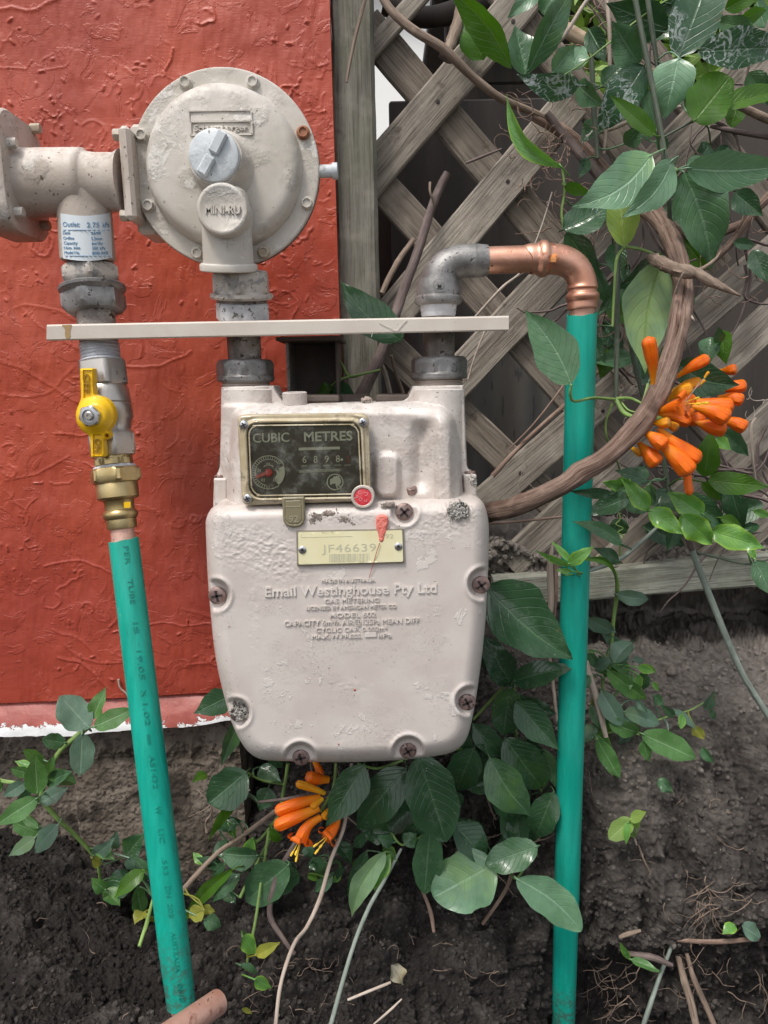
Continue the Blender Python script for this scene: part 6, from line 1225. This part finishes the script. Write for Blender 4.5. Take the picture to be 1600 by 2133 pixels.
plant(fv, st, '''
1066 143 934 -25 60 ol roll=30 fold=22 Y=-.05 bend=6 shape=ln
1008 125 965 30 62 ol Y=.03 roll=0 shape=ov
1096 157 1072 52 66 md fold=30 Y=-.04
1098 153 1205 -35 58 md bend=-6 Y=-.055 shape=ln
1125 -22 1056 38 36 bl Y=-.07
1152 152 1198 92 52 bl Y=-.03
1190 145 1216 92 46 bl Y=-.02
1208 178 1078 156 54 mn Y=-.07 bend=-6 roll=8 fold=8
1203 174 1257 222 46 md Y=-.05 fold=18
1172 350 1050 196 34 br bend=-14 Y=-.07 fold=30 shape=ln
1176 386 1232 404 26 ol Y=-.03
1173 478 1278 418 66 dk Y=-.045 bend=8
1180 482 1254 588 52 dk Y=-.03
1235 420 1285 360 44 md Y=.0
1392 60 1262 6 76 dk Y=-.03 roll=5
1332 133 1274 44 74 md Y=-.05
1412 122 1482 -70 104 mn Y=-.07 roll=-5 shape=el fold=8
1492 46 1574 60 36 md Y=-.04 shape=el
1510 20 1600 -30 40 ol Y=-.04
1453 108 1650 98 76 mn Y=-.085 roll=5 fold=8
1414 120 1384 248 90 bl Y=-.08 roll=0 fold=10
1342 136 1250 268 78 mn Y=-.06 roll=10 fold=8 shape=el
1366 283 1268 196 36 ol Y=-.09 fold=10
1446 252 1520 160 94 ol Y=-.10 roll=0 fold=6 shape=rd
1500 224 1650 182 42 ol Y=-.09
1425 205 1500 240 36 bl Y=-.06
1366 268 1340 172 34 bl Y=-.055
1384 320 1370 265 24 md Y=-.08
1358 322 1192 430 98 bl Y=-.115 roll=-12 fold=10 bend=-12 curl=.05
1402 332 1296 454 66 bl Y=-.135 roll=15 fold=16 bend=-10
1300 514 1288 378 66 ly Y=-.095 roll=0 fold=8 shape=el
1430 350 1650 342 80 bl Y=-.12 roll=-10 fold=12 bend=4
1430 345 1478 332 30 md Y=-.10
1424 358 1484 562 104 md Y=-.11 roll=12 fold=16 bend=-4
1276 505 1300 588 44 dk Y=-.05
1372 535 1290 602 58 dk Y=-.06
1312 560 1242 662 48 dk Y=-.04
1240 560 1268 640 34 md Y=-.02
1382 538 1344 778 108 un Y=-.085 roll=0 fold=8 bend=6 curl=.03
1190 801 1092 646 92 md Y=-.195 roll=-5 fold=10 bend=6 dt=.02
1412 758 1542 802 78 dk Y=-.10 roll=0 bend=10
1380 760 1400 700 34 md Y=-.10
1478 702 1476 760 44 md Y=-.08 roll=0
1506 688 1512 760 40 ol Y=-.08
1498 715 1496 680 24 md Y=-.09
1468 993 1482 893 52 ol Y=-.09 roll=0 fold=8
1492 912 1522 938 26 br Y=-.09
1500 893 1562 952 36 md Y=-.07
1474 1000 1606 1014 50 ol Y=-.10 roll=0 fold=8
1462 1003 1504 1045 24 ol Y=-.09
1350 1002 1280 980 32 dk Y=-.07
1350 1010 1365 1045 30 md Y=-.06
1352 1063 1292 992 38 br Y=-.13 wave=.25
1300 1008 1256 1006 28 br Y=-.12 wave=.2
1350 1063 1270 1020 44 md Y=-.11
1274 1029 1186 1024 24 dk Y=-.15 roll=10
1312 1034 1218 1074 46 dk Y=-.13
1290 1030 1262 1060 26 dk Y=-.10
1352 1062 1424 1114 46 br Y=-.135 wave=.25 roll=5
1466 1072 1390 1024 50 br Y=-.14 wave=.15 roll=5
1420 1034 1516 1098 64 dk Y=-.11 roll=0
1370 1050 1440 1040 40 dk Y=-.10
1420 1072 1488 1135 56 br Y=-.14 wave=.28 roll=-5
1480 1106 1594 1142 54 br Y=-.135 wave=.22 roll=5
1500 1078 1546 1098 24 ol Y=-.12
1572 1168 1608 1242 48 md Y=-.11 fold=10
1560 1138 1576 1168 16 br Y=-.10
1600 1075 1565 1062 18 br Y=-.10
1298 1134 1192 1086 32 md Y=-.13 bend=8
1186 1178 1116 1148 16 br Y=-.165 
1188 1170 1148 1126 14 br Y=-.165
1184 1176 1238 1138 28 br Y=-.17 roll=0
1192 1190 1156 1187 12 br Y=-.165
1215 1164 1286 1200 14 ol Y=-.14 bend=-18
1290 1170 1236 1140 28 dk Y=-.07
1292 1080 1288 1114 38 md Y=-.03 shape=rd
1284 1238 1352 1250 32 td Y=-.06 shape=el
1276 1316 1219 1284 34 td Y=-.065 shape=el
1279 1380 1316 1336 40 td Y=-.06 shape=el
1330 1390 1366 1400 20 br Y=-.05
1375 15 1440 -25 50 dk Y=-.02
1225 60 1262 130 44 dk Y=.01
1300 300 1340 262 40 md Y=.0
1540 40 1600 20 30 ol Y=-.02
1590 120 1650 60 40 md Y=-.02
1225 330 1205 372 26 dk Y=.01
1420 430 1380 470 44 dk Y=0.010
1530 400 1590 450 50 dk Y=0.000
1250 250 1210 300 40 dk Y=0.020
1480 300 1440 350 40 dk Y=0.020
1400 40 1350 90 50 dk Y=0.000
1560 150 1600 220 46 md Y=0.000
1340 600 1320 660 34 dk Y=0.000
1230 700 1260 760 34 dk Y=0.000
1570 520 1600 590 40 dk Y=0.000
1500 60 1450 10 50 md Y=-0.010
1130 30 1160 -20 40 md Y=-0.030
1255 180 1300 130 44 dk Y=0.000
''' + scatter(30, [(1200, 0, 1600, 340), (1330, 380, 1600, 620), (1240, 600, 1340, 760), (1200, 960, 1600, 1120)], 12, ['dk', 'md', 'dk', 'ol'], (24, 52), (-.01, .03)) + '''
''', -.06)
tube('tendril', [(1285, 1060, -.06, 3), (1292, 1080, -.065, 3), (1283, 1092, -.07, 3), (1298, 1100, -.07, 3), (1286, 1110, -.07, 3), (1300, 1116, -.07, 3), (1290, 1124, -.07, 2)], M['stemgr'], fv, 40, 5)
# --- orange trumpet flowers
def trumpet(par, bx, by, tx, ty, w, Y=-.12, cls='fl', dt=-.01, openf=False, neck=.30, bend=None):
    n = 24; Q = []; bend = random.uniform(-.07, .07) if bend is None else bend 
    for i in range(n + 1):
        t = i / n; r = w / 2 * (neck + (1 - neck) * sstep(-.05, .70, t)) * (1 if t < .86 else math.sqrt(max(0, 1 - ((t - .86) / .14) ** 2 * .93)))
        if openf: r = w / 2 * (neck + (1 - neck) * sstep(0, .9, t))
        dx, dy = tx - bx, ty - by; Q.append((bx + dx * t - dy * bend * math.sin(math.pi * t), by + dy * t + dx * bend * math.sin(math.pi * t), Y + dt * t, 2 * r))
    P = atn([q[0] for q in Q], [q[1] for q in Q], [q[2] for q in Q]); R = np.array([q[3] / 2 * pxm(p) for q, p in zip(Q, P)]); v, f, uv = sweep(P, R, 16)
    th = np.tile(np.arange(16) / 16 * 2 * np.pi, n + 1); c = np.repeat(P, 16, 0); tt = np.repeat(np.arange(n + 1) / n, 16); v = c + (v - c) * (1 + (.085 * np.cos(5 * th) * (tt > .3))[:, None] * sstep(.3, .9, tt)[:, None]); uv = np.stack([tt, th / 6.28], 1)
    mb = MB(); mb.add(v, f, uv); o = mb.build('bud' if not openf else 'flower', M[cls], par)
    if openf:
        e = P[-1]; A = P[-1] - P[-3]; A /= np.linalg.norm(A); _, u, w_ = frame(A); rr = R[-1]
        for k in range(4):
            a = k * math.pi / 2 + .5; d = math.cos(a) * u + math.sin(a) * w_; s = np.cross(A, d); V = []; UV = []
            for i in range(8):
                t = i / 7; ang = t * 2.7; ctr = e + d * (rr * .85 + rr * 1.25 * math.sin(ang) * .75) + A * (rr * 1.25 * (1 - math.cos(ang)) * -.55 + rr * .55 * math.sin(min(ang, 1.4))); hw = rr * (.72 + .25 * math.sin(t * math.pi)) * (1 - .45 * t * t)
                for c_ in (-1, -.4, .4, 1): V.append(ctr + s * c_ * hw + d * rr * .12 * abs(c_)); UV.append((.75 + .2 * t, c_))
            mk('petal', V, [[i * 4 + j, i * 4 + j + 1, (i + 1) * 4 + j + 1, (i + 1) * 4 + j] for i in range(7) for j in range(3)], M[cls], o, True, np.array(UV), 0)
        for k in range(3):
            a = k * 2.1; p0 = e - A * rr; p1 = e + A * rr * (2.0 + .5 * k) + (math.cos(a) * u + math.sin(a) * w_) * rr * .6; q = sweep(cr([p0, (p0 + p1) / 2 + u * rr * .1, p1], 8), np.array([.0004] * 6 + [.0012, .0010]), 6); mk('stamen', q[0], q[1], M['stamen'], o)
    return o
fc = thing('flower_cluster', 'large cluster of orange trumpet buds hanging right of the woody vine', 'flowers', at(1350, 880, -.10), 'clusters of orange trumpet flowers')
for r in [(1360, 800, 1349, 702, 29, -.185), (1408, 786, 1478, 744, 24, -.13), (1500, 772, 1535, 768, 22, -.05), (1486, 810, 1556, 802, 27, -.09), (1495, 828, 1550, 834, 26, -.10), (1435, 832, 1529, 846, 35, -.125), (1440, 846, 1519, 874, 38, -.145), (1445, 876, 1514, 893, 33, -.13), (1500, 874, 1556, 892, 29, -.10),
          (1388, 836, 1444, 808, 26, -.14, 'fly'), (1395, 818, 1462, 794, 22, -.12, 'fly'), (1385, 845, 1450, 828, 22, -.13), (1358, 880, 1397, 878, 22, -.16, 'fly'), (1382, 882, 1411, 893, 19, -.15, 'fly'), (1342, 898, 1388, 930, 32, -.165), (1330, 922, 1373, 968, 34, -.155), (1372, 892, 1459, 960, 36, -.16), (1366, 918, 1440, 988, 40, -.165), (1312, 930, 1338, 948, 14, -.14, 'fly'), (1372, 862, 1440, 880, 26, -.13), (1395, 870, 1470, 870, 28, -.12)]:
    trumpet(fc, *r[:5], Y=r[5], cls=r[6] if len(r) > 6 else 'fl')
f1 = trumpet(fc, 1372, 858, 1430, 842, 30, Y=-.16, dt=-.022, openf=True, neck=.45); trumpet(fc, 1437, 958, 1437, 1032, 17, Y=-.14, neck=.8, openf=False)
tube('stamen', [(1428, 838, -.185, 2.5), (1450, 808, -.195, 2), (1466, 796, -.2, 2)], M['dry'], fc, 8, 5); tube('stamen', [(1430, 836, -.185, 2), (1455, 800, -.195, 2), (1472, 785, -.2, 2)], M['dry'], fc, 8, 5)
for a, b, c_, d in ((1461, 800, 1469, 791), (1468, 787, 1477, 774)): trumpet(fc, a, b, c_, d, 6, Y=-.20, cls='fly', dt=-.001, neck=.7)
tube('stalk', [(1325, 868, -.12, 9), (1345, 850, -.125, 8), (1362, 795, -.15, 10)], M['stemgr'], fc, 12, 8); tube('stalk', [(1325, 870, -.12, 12), (1365, 872, -.12, 12), (1400, 870, -.12, 10)], M['stemgr'], fc, 10, 8); tube('stalk', [(1320, 866, -.12, 7), (1340, 885, -.13, 8), (1345, 905, -.15, 8)], M['stemgr'], fc, 10, 8)
fc2 = thing('flower_cluster', 'small drooping cluster of orange trumpets below the meter', 'flowers', at(690, 1600, -.09), 'clusters of orange trumpet flowers')
for r in [(668, 1662, 573, 1692, 27, -.115), (665, 1682, 571, 1722, 27, -.125), (684, 1624, 639, 1616, 25, -.11), (676, 1652, 617, 1631, 17, -.12, 'fly'), (655, 1586, 668, 1618, 17, -.10), (672, 1664, 649, 1684, 15, -.13, 'fly'), (695, 1680, 672, 1705, 16, -.12, 'fly')]: trumpet(fc2, *r[:5], Y=r[5], cls=r[6] if len(r) > 6 else 'fl', neck=.6)
trumpet(fc2, 668, 1702, 625, 1752, 27, Y=-.125, dt=-.012, openf=True, neck=.55, bend=.12); trumpet(fc2, 708, 1692, 680, 1745, 25, Y=-.12, dt=-.016, openf=True, neck=.4, bend=-.08)
tube('stalk', [(700, 1590, -.09, 6), (695, 1640, -.10, 7), (680, 1670, -.11, 8), (668, 1690, -.12, 8)], M['stemgr'], fc2, 14, 8); tube('stalk', [(695, 1655, -.10, 6), (712, 1680, -.11, 6), (708, 1694, -.12, 8)], M['stemgr'], fc2, 8, 6)

# --- dark-leaved vine hanging behind and below the meter
dv = thing('dark_vine', 'dark green broad-leaved vine spilling out beneath the meter and beside the pipe', 'climbing plant', at(880, 1860, -.03))
fuzz('leaf_litter_stems', 'thin dead stems and petioles tangled under the meter', [(430, 1600, 1130, 1800)], 26, M['bark2'], r=(2.5, 5), ln=(80, 220), Y=(-.07, -.02), curl_=.08)
st = [('stem', 'stemgr', [(985, 1500, -.06, 6), (1040, 1440, -.06, 7), (1066, 1420, -.06, 7), (1072, 1460, -.06, 7), (1080, 1560, -.06, 6), (1130, 1650, -.06, 5)], 30, 6), ('stem', 'stemgr', [(1022, 1560, -.06, 6), (990, 1545, -.06, 6), (960, 1560, -.07, 6), (905, 1560, -.08, 6)], 16, 6),
      ('stem', 'dry', [(733, 1590, -.08, 7), (724, 1660, -.10, 7), (716, 1724, -.12, 8), (690, 1790, -.13, 8), (668, 1868, -.14, 9), (640, 1930, -.16, 8), (612, 1968, -.19, 8), (585, 2050, -.22, 8), (573, 2145, -.24, 8)], 50, 8, .06), ('stem', 'stemgrey', [(836, 1768, -.11, 6), (800, 1835, -.13, 8), (765, 1898, -.15, 9), (730, 1990, -.19, 9), (686, 2145, -.23, 10)], 40, 8, .03),
      ('stem', 'barkdk', [(622, 1745, -.08, 10), (590, 1800, -.08, 12), (570, 1850, -.09, 13), (563, 1908, -.10, 12), (590, 1955, -.14, 10), (612, 1985, -.17, 8)], 40, 10, .1), ('stem', 'bark2', [(580, 1685, -.05, 10), (520, 1730, -.06, 10), (445, 1785, -.07, 11), (375, 1862, -.10, 12), (360, 1885, -.11, 12)], 40, 10, .08),
      ('stem', 'barkdk', [(700, 1650, -.06, 8), (650, 1655, -.07, 8), (590, 1665, -.08, 7), (537, 1671, -.09, 6)], 20, 8, .1), ('stem', 'stemgr', [(600, 1590, -.03, 7), (592, 1640, -.03, 7), (575, 1720, -.04, 7), (540, 1790, -.05, 7), (500, 1870, -.07, 7)], 30, 6),
      ('stem', 'stemgr', [(513, 1608, -.06, 5), (545, 1625, -.05, 5), (592, 1634, -.04, 5)], 14, 6), ('stem', 'stemgr', [(560, 1730, -.06, 6), (545, 1830, -.08, 6), (530, 1930, -.12, 6), (505, 2050, -.18, 5)], 30, 6), ('stem', 'stemgr', [(500, 1770, -.06, 6), (540, 1750, -.06, 6), (580, 1700, -.05, 6)], 14, 6),
      ('stem', 'stemgr', [(900, 1560, -.09, 5), (860, 1575, -.1, 6), (790, 1600, -.1, 6), (745, 1590, -.1, 5)], 16, 6), ('stem', 'twig', [(880, 1855, -.06, 6), (897, 1900, -.07, 8), (911, 1985, -.09, 5)], 14, 6, .15), ('stem', 'twig', [(1070, 1810, -.08, 8), (1050, 1860, -.08, 8), (1005, 1925, -.09, 7)], 14, 6, .1),
      ('stem', 'stemgr', [(815, 1735, -.10, 5), (840, 1760, -.10, 5), (890, 1735, -.09, 5)], 12, 6), ('stem', 'stemgr', [(1120, 1763, -.11, 5), (1078, 1828, -.12, 5), (1060, 1812, -.10, 5)], 12, 6), ('stem', 'stemgr', [(1030, 1800, -.1, 5), (1055, 1815, -.1, 5), (1068, 1810, -.09, 5)], 10, 6)]
plant(dv, st, '''
1012 1222 1197 1374 128 dk Y=-.115 roll=15 fold=26 bend=6 curl=.06 dt=-.02
1068 1420 1200 1386 54 dk Y=-.10 roll=10
1066 1428 1002 1318 64 dk Y=-.07 
1030 1330 1012 1400 50 dk Y=-.06
1064 1432 1048 1532 66 dk Y=-.09 roll=0 shape=el
1074 1460 1164 1562 66 dk Y=-.095 fold=22 roll=5
984 1508 1058 1584 50 dk Y=-.08
975 1520 962 1590 44 dk Y=-.07
1020 1578 1112 1706 82 md Y=-.115 roll=-6 bend=4
1052 1538 1132 1645 88 dk Y=-.085 roll=0 shape=el
1154 1648 1114 1748 60 dk Y=-.09 roll=0 shape=el
1134 1562 1158 1642 30 md Y=-.08
988 1556 950 1650 70 dk Y=-.085 roll=0 shape=el
1000 1590 1010 1650 50 dk Y=-.06
1205 1655 1224 1710 38 md Y=-.03 shape=el
1120 1762 1010 1802 66 md Y=-.12 roll=0 shape=el
1030 1800 903 1868 116 bl Y=-.115 roll=0 fold=8 shape=rd
1076 1830 1213 1940 74 bl Y=-.135 roll=0 fold=10 bend=-6 shape=el
944 1718 1020 1806 66 dk Y=-.09
872 1572 930 1754 110 dk Y=-.115 roll=8 fold=12 shape=el
846 1600 736 1732 86 dk Y=-.11 roll=-8 fold=12
758 1592 678 1724 74 dk Y=-.12 roll=5 fold=10
896 1728 884 1862 64 md Y=-.105 roll=0 fold=14 shape=el
815 1733 748 1728 50 dk Y=-.09
850 1760 880 1700 46 dk Y=-.08
765 1772 722 1868 28 dk Y=-.10 fold=30
802 1774 732 1917 46 un Y=-.125 roll=10 fold=30 bend=10
812 1780 770 1860 26 br Y=-.12
820 1755 786 1742 28 md Y=-.10
842 1758 868 1735 34 md Y=-.10
514 1607 434 1674 82 dk Y=-.085 roll=0 shape=el
500 1498 460 1595 34 md Y=-.06
511 1632 434 1757 24 ol Y=-.09 bend=5
540 1598 586 1630 40 dk Y=-.03
560 1640 540 1690 44 dk Y=-.03
484 1446 404 1486 56 dk Y=-.05 roll=0
538 1782 463 1778 44 md Y=-.08 shape=el
602 1800 513 1876 80 md Y=-.09 roll=0 shape=el
606 1802 590 1862 46 md Y=-.08 shape=el
490 1808 378 1928 30 ol Y=-.10 bend=5 shape=ln
470 1800 440 1826 20 dk Y=-.08
466 1812 408 1786 24 dk Y=-.07
420 1800 402 1775 18 br Y=-.07
425 1895 392 1912 36 yl Y=-.13
422 1888 448 1900 20 yl Y=-.12
425 1915 462 1930 32 md Y=-.13
500 1820 440 1880 34 dk Y=-.09
505 1950 535 1988 34 br Y=-.17
532 1990 585 1962 26 yl Y=-.18
640 1760 650 1790 26 dk Y=-.06
530 2040 566 2058 26 br Y=-.21
500 2010 540 2030 14 md Y=-.20
560 1560 590 1600 36 dk Y=-.04
''' + scatter(26, [(390, 1720, 620, 1920), (430, 1600, 640, 1720), (640, 1760, 800, 1840)], 3, ['dk', 'md', 'ol', 'br', 'dk'], (12, 30), (-.09, -.05)) + '\n' + scatter(14, [(1000, 1300, 1140, 1700), (820, 1620, 1120, 1760)], 4, ['dk'], (40, 70), (-.07, -.04)) + '''
700 1755 735 1800 30 dk Y=-.08
930 1650 955 1700 50 dk Y=-.07
1075 1640 1040 1720 60 dk Y=-.06
''', -.09)
# --- leaf lying against the post, and its small neighbours
pv = thing('post_creeper', 'small creeper with one glossy dark leaf against the timber post', 'climbing plant', at(730, 785, -.03))
plant(pv, [('stem', 'stemgr', [(700, 738, -.04, 5), (714, 762, -.04, 5), (728, 784, -.04, 7), (760, 778, -.04, 5), (792, 770, -.03, 4)], 20, 6), ('stem', 'stemgr', [(728, 784, -.04, 6), (705, 792, -.045, 6), (688, 806, -.05, 5)], 12, 6)], '''
838 710 708 582 78 dk Y=-.065 roll=-12 fold=14 bend=-8 np=1
690 812 660 818 30 ol Y=-.06
692 812 742 826 44 dk Y=-.055
''', -.05)
# --- spiderwort on the left
sw = thing('spiderwort', 'fresh green spiderwort growing up the concrete footing at the left', 'plant', at(208, 1825, -.03))
st = [('stem', 'stemgr', [(210, 1835, -.04, 7), (200, 1790, -.05, 8), (165, 1748, -.06, 9), (125, 1710, -.07, 10), (98, 1680, -.075, 10), (82, 1660, -.08, 10)], 30, 8), ('stem', 'stemgr', [(85, 1660, -.08, 9), (100, 1610, -.08, 10), (125, 1565, -.08, 10), (158, 1535, -.08, 11), (182, 1514, -.08, 12), (190, 1492, -.08, 7)], 30, 8), ('stem', 'stemgr', [(82, 1720, -.06, 7), (60, 1700, -.07, 8), (40, 1690, -.07, 8)], 12, 6), ('stem', 'stemgr', [(-20, 1620, -.06, 8), (15, 1628, -.07, 8), (50, 1632, -.07, 7)], 12, 6),
      ('stem', 'stemgr', [(320, 1870, -.08, 7), (305, 1925, -.11, 9), (290, 1972, -.13, 8)], 16, 6)]
plant(sw, st, '''
187 1517 124 1450 66 td Y=-.10 roll=0 fold=10 shape=el
193 1497 222 1430 32 tr Y=-.095
195 1514 275 1478 40 tr Y=-.105 roll=5 shape=el
171 1527 167 1616 50 td Y=-.11 roll=0 fold=12 shape=el
136 1547 87 1540 34 md Y=-.085 shape=el
78 1654 72 1568 46 tr Y=-.11 roll=0 fold=14
90 1612 114 1572 20 tr Y=-.09
62 1612 20 1600 24 tr Y=-.08
70 1600 30 1585 18 br Y=-.08
54 1630 4 1660 30 td Y=-.09
78 1662 -14 1722 42 tr Y=-.12 roll=-5 fold=14
85 1672 142 1640 34 td Y=-.095
95 1632 152 1606 32 md Y=-.075
122 1717 68 1780 38 td Y=-.10
74 1744 17 1784 30 td Y=-.09
80 1725 38 1696 18 tr Y=-.08
196 1782 238 1748 30 td Y=-.075
192 1788 212 1800 26 yl Y=-.07
0 1650 -30 1610 30 tr Y=-.07
60 1640 30 1700 24 md Y=-.07
275 1822 218 1868 54 dk Y=-.07 
300 1812 236 1872 34 ol Y=-.08
262 1782 302 1735 46 dk Y=-.06
285 1800 300 1840 40 dk Y=-.06
300 1900 280 1925 26 yl Y=-.08
305 1915 328 1930 30 yl Y=-.08
''' + scatter(14, [(-10, 1580, 150, 1760), (200, 1760, 310, 1860)], 9, ['tr', 'md', 'td'], (16, 34), (-.085, -.06)) + '''
''', -.08)
# --- small plants on the right bank
gp = thing('bank_seedlings', 'striped green ground plant sprawling on the soil right of the pipe', 'plant', at(1270, 1500, -.02))
st = [('stem', 'stemgr', [(1262, 1395, -.02, 6), (1256, 1440, -.03, 7), (1280, 1490, -.035, 7), (1320, 1525, -.04, 6), (1340, 1530, -.045, 5)], 20, 6), ('stem', 'stemgr', [(1260, 1440, -.03, 5), (1285, 1465, -.04, 6), (1300, 1500, -.04, 5)], 12, 6), ('stem', 'stemgr', [(1222, 1545, -.03, 5), (1250, 1532, -.035, 5), (1290, 1520, -.04, 5)], 10, 6), ('stem', 'stemgr', [(1370, 1500, -.03, 5), (1400, 1490, -.03, 5), (1440, 1478, -.03, 3), (1480, 1455, -.02, 3)], 14, 6)]
plant(gp, st, '''
1264 1395 1347 1458 36 tr Y=-.05 shape=el
1262 1403 1238 1378 20 tr Y=-.04
1225 1360 1255 1400 22 md Y=-.04
1252 1440 1296 1512 42 td Y=-.045 shape=el
1300 1482 1374 1508 38 td Y=-.045 shape=el
1268 1500 1334 1528 36 tr Y=-.055 shape=el
1290 1520 1320 1490 30 td Y=-.05
1337 1528 1449 1580 54 tr Y=-.065 roll=0 shape=el
1243 1538 1290 1620 36 tr Y=-.06 roll=0 shape=el
1340 1542 1352 1588 26 tr Y=-.06
1232 1470 1250 1520 24 md Y=-.04
1240 1490 1240 1440 18 yl Y=-.03
1405 1478 1452 1520 18 td Y=-.035
1404 1492 1376 1468 18 md Y=-.035
1470 1478 1490 1438 22 td Y=-.03
1478 1480 1492 1500 14 md Y=-.03
1446 1512 1468 1540 24 yl Y=-.04
1462 1556 1488 1592 20 md Y=-.04
1340 1385 1368 1402 18 br Y=-.03
1360 1420 1372 1440 12 br Y=-.03
''' + scatter(24, [(1225, 1380, 1500, 1590), (1225, 1330, 1330, 1450)], 8, ['tr', 'td', 'md', 'br', 'td'], (14, 32), (-.045, -.025)) + '''
''', -.05)
s1 = thing('sprout', 'pale yellow-green sprout alone on the dark bank right of the pipe', 'sprout', at(1325, 1740, -.07))
plant(s1, [('stem', 'dry', [(1322, 1745, -.075, 4), (1330, 1775, -.075, 4), (1338, 1830, -.08, 3)], 10, 6)], '''
1317 1706 1268 1748 40 ly Y=-.095 roll=0 shape=el
1313 1708 1347 1690 24 ly Y=-.10
1308 1712 1304 1760 16 br Y=-.10
1322 1722 1334 1706 16 ly Y=-.095
''', -.09)
s2 = thing('sprout', 'thin upright green sprout among roots at the bottom right', 'sprout', at(1340, 2120, -.08))
plant(s2, [('stem', 'stemgrey', [(1338, 2145, -.11, 10), (1352, 2100, -.11, 10), (1376, 2030, -.10, 8), (1400, 1968, -.095, 7), (1413, 1915, -.09, 3)], 24, 8, .1)], '''
1312 1998 1290 1962 14 br Y=-.11
1314 1998 1374 2022 18 tr Y=-.115
''', -.1)
def loose(label, args, cls='cr', name='fallen_leaf', **k):
    t = thing(name, label, 'leaf', at(args[0], args[1], k.get('Y', -.08))); leaf(t, *args, cls, **k)
loose('pale silvery fallen leaf at the far right of the bank', (1545, 1928, 1584, 1954, 34), 'td', Y=-.125, shape='el'); loose('small green fallen leaf left of the silvery one', (1530, 1925, 1505, 1945, 24), 'br', Y=-.12)
loose('curled greenish fallen leaf resting midway up the bank', (1372, 1622, 1402, 1655, 26), 'md', Y=-.07, wave=.4); loose('crumpled grey dry leaf on the trench floor by a pale stick', (815, 2010, 842, 2052, 34), 'cr', Y=-.20, wave=.5)
loose('tiny orange petal dropped on the soil by the copper offcut', (505, 2100, 525, 2112, 10), 'yl', Y=-.245)
for lab, pts, mt in (('straight pale stick lying on the trench floor', [(724, 2083, -.225, 5), (770, 2064, -.22, 6), (814, 2046, -.215, 5)], 'dry'), ('thin pale stick at the bottom edge right of the straight one', [(779, 2133, -.235, 3), (812, 2105, -.235, 5), (837, 2081, -.23, 3)], 'dry'),
                     ('smooth brown root leaning up from the bottom edge', [(1412, 1990, -.09, 12), (1425, 2040, -.10, 14), (1440, 2090, -.11, 15), (1452, 2145, -.12, 15)], 'bark2'), ('tan knobbly root beside the smooth brown one', [(1430, 1985, -.095, 8), (1446, 2040, -.105, 11), (1468, 2090, -.11, 12), (1492, 2145, -.12, 12)], 'root'),
                     ('flat brown splinter of wood on the bank ledge', [(1290, 1952, -.10, 7), (1310, 1945, -.10, 10), (1335, 1938, -.10, 6)], 'bark2'), ('dark rotten stick lying across the bank ledge', [(1300, 1985, -.105, 9), (1360, 1995, -.11, 14), (1400, 2010, -.11, 8)], 'barkdk'),
                     ('long dark stick half buried at the right of the ledge', [(1410, 1958, -.10, 8), (1490, 1962, -.115, 10), (1580, 1955, -.12, 9)], 'bark'), ('fine root hanging from the pale sprout', [(1330, 1760, -.08, 4), (1345, 1800, -.085, 4), (1365, 1835, -.085, 4)], 'root')):
    o = tube('loose_stick', pts, M[mt], None, 22, 8, .14); tag(o, lab, 'stick')
fuzz('exposed_roots', 'fine branching pale roots hanging from the dark bank', [(1205, 1990, 1340, 2120), (1380, 1960, 1600, 2100), (1450, 1840, 1500, 1900), (1380, 1780, 1600, 1900)], 70, M['root'], r=(1.2, 3.0), ln=(40, 120), soil=True, down=.7, curl_=.12)
fuzz('trench_rootlets', 'scattered thin rootlets and fibres on the damp soil', [(20, 1880, 320, 2120), (440, 1950, 700, 2120), (560, 2000, 700, 2110), (700, 1900, 1130, 2120), (1230, 1400, 1560, 1900)], 55, M['root'], r=(1.1, 2.6), ln=(25, 80), soil=True, curl_=.25)
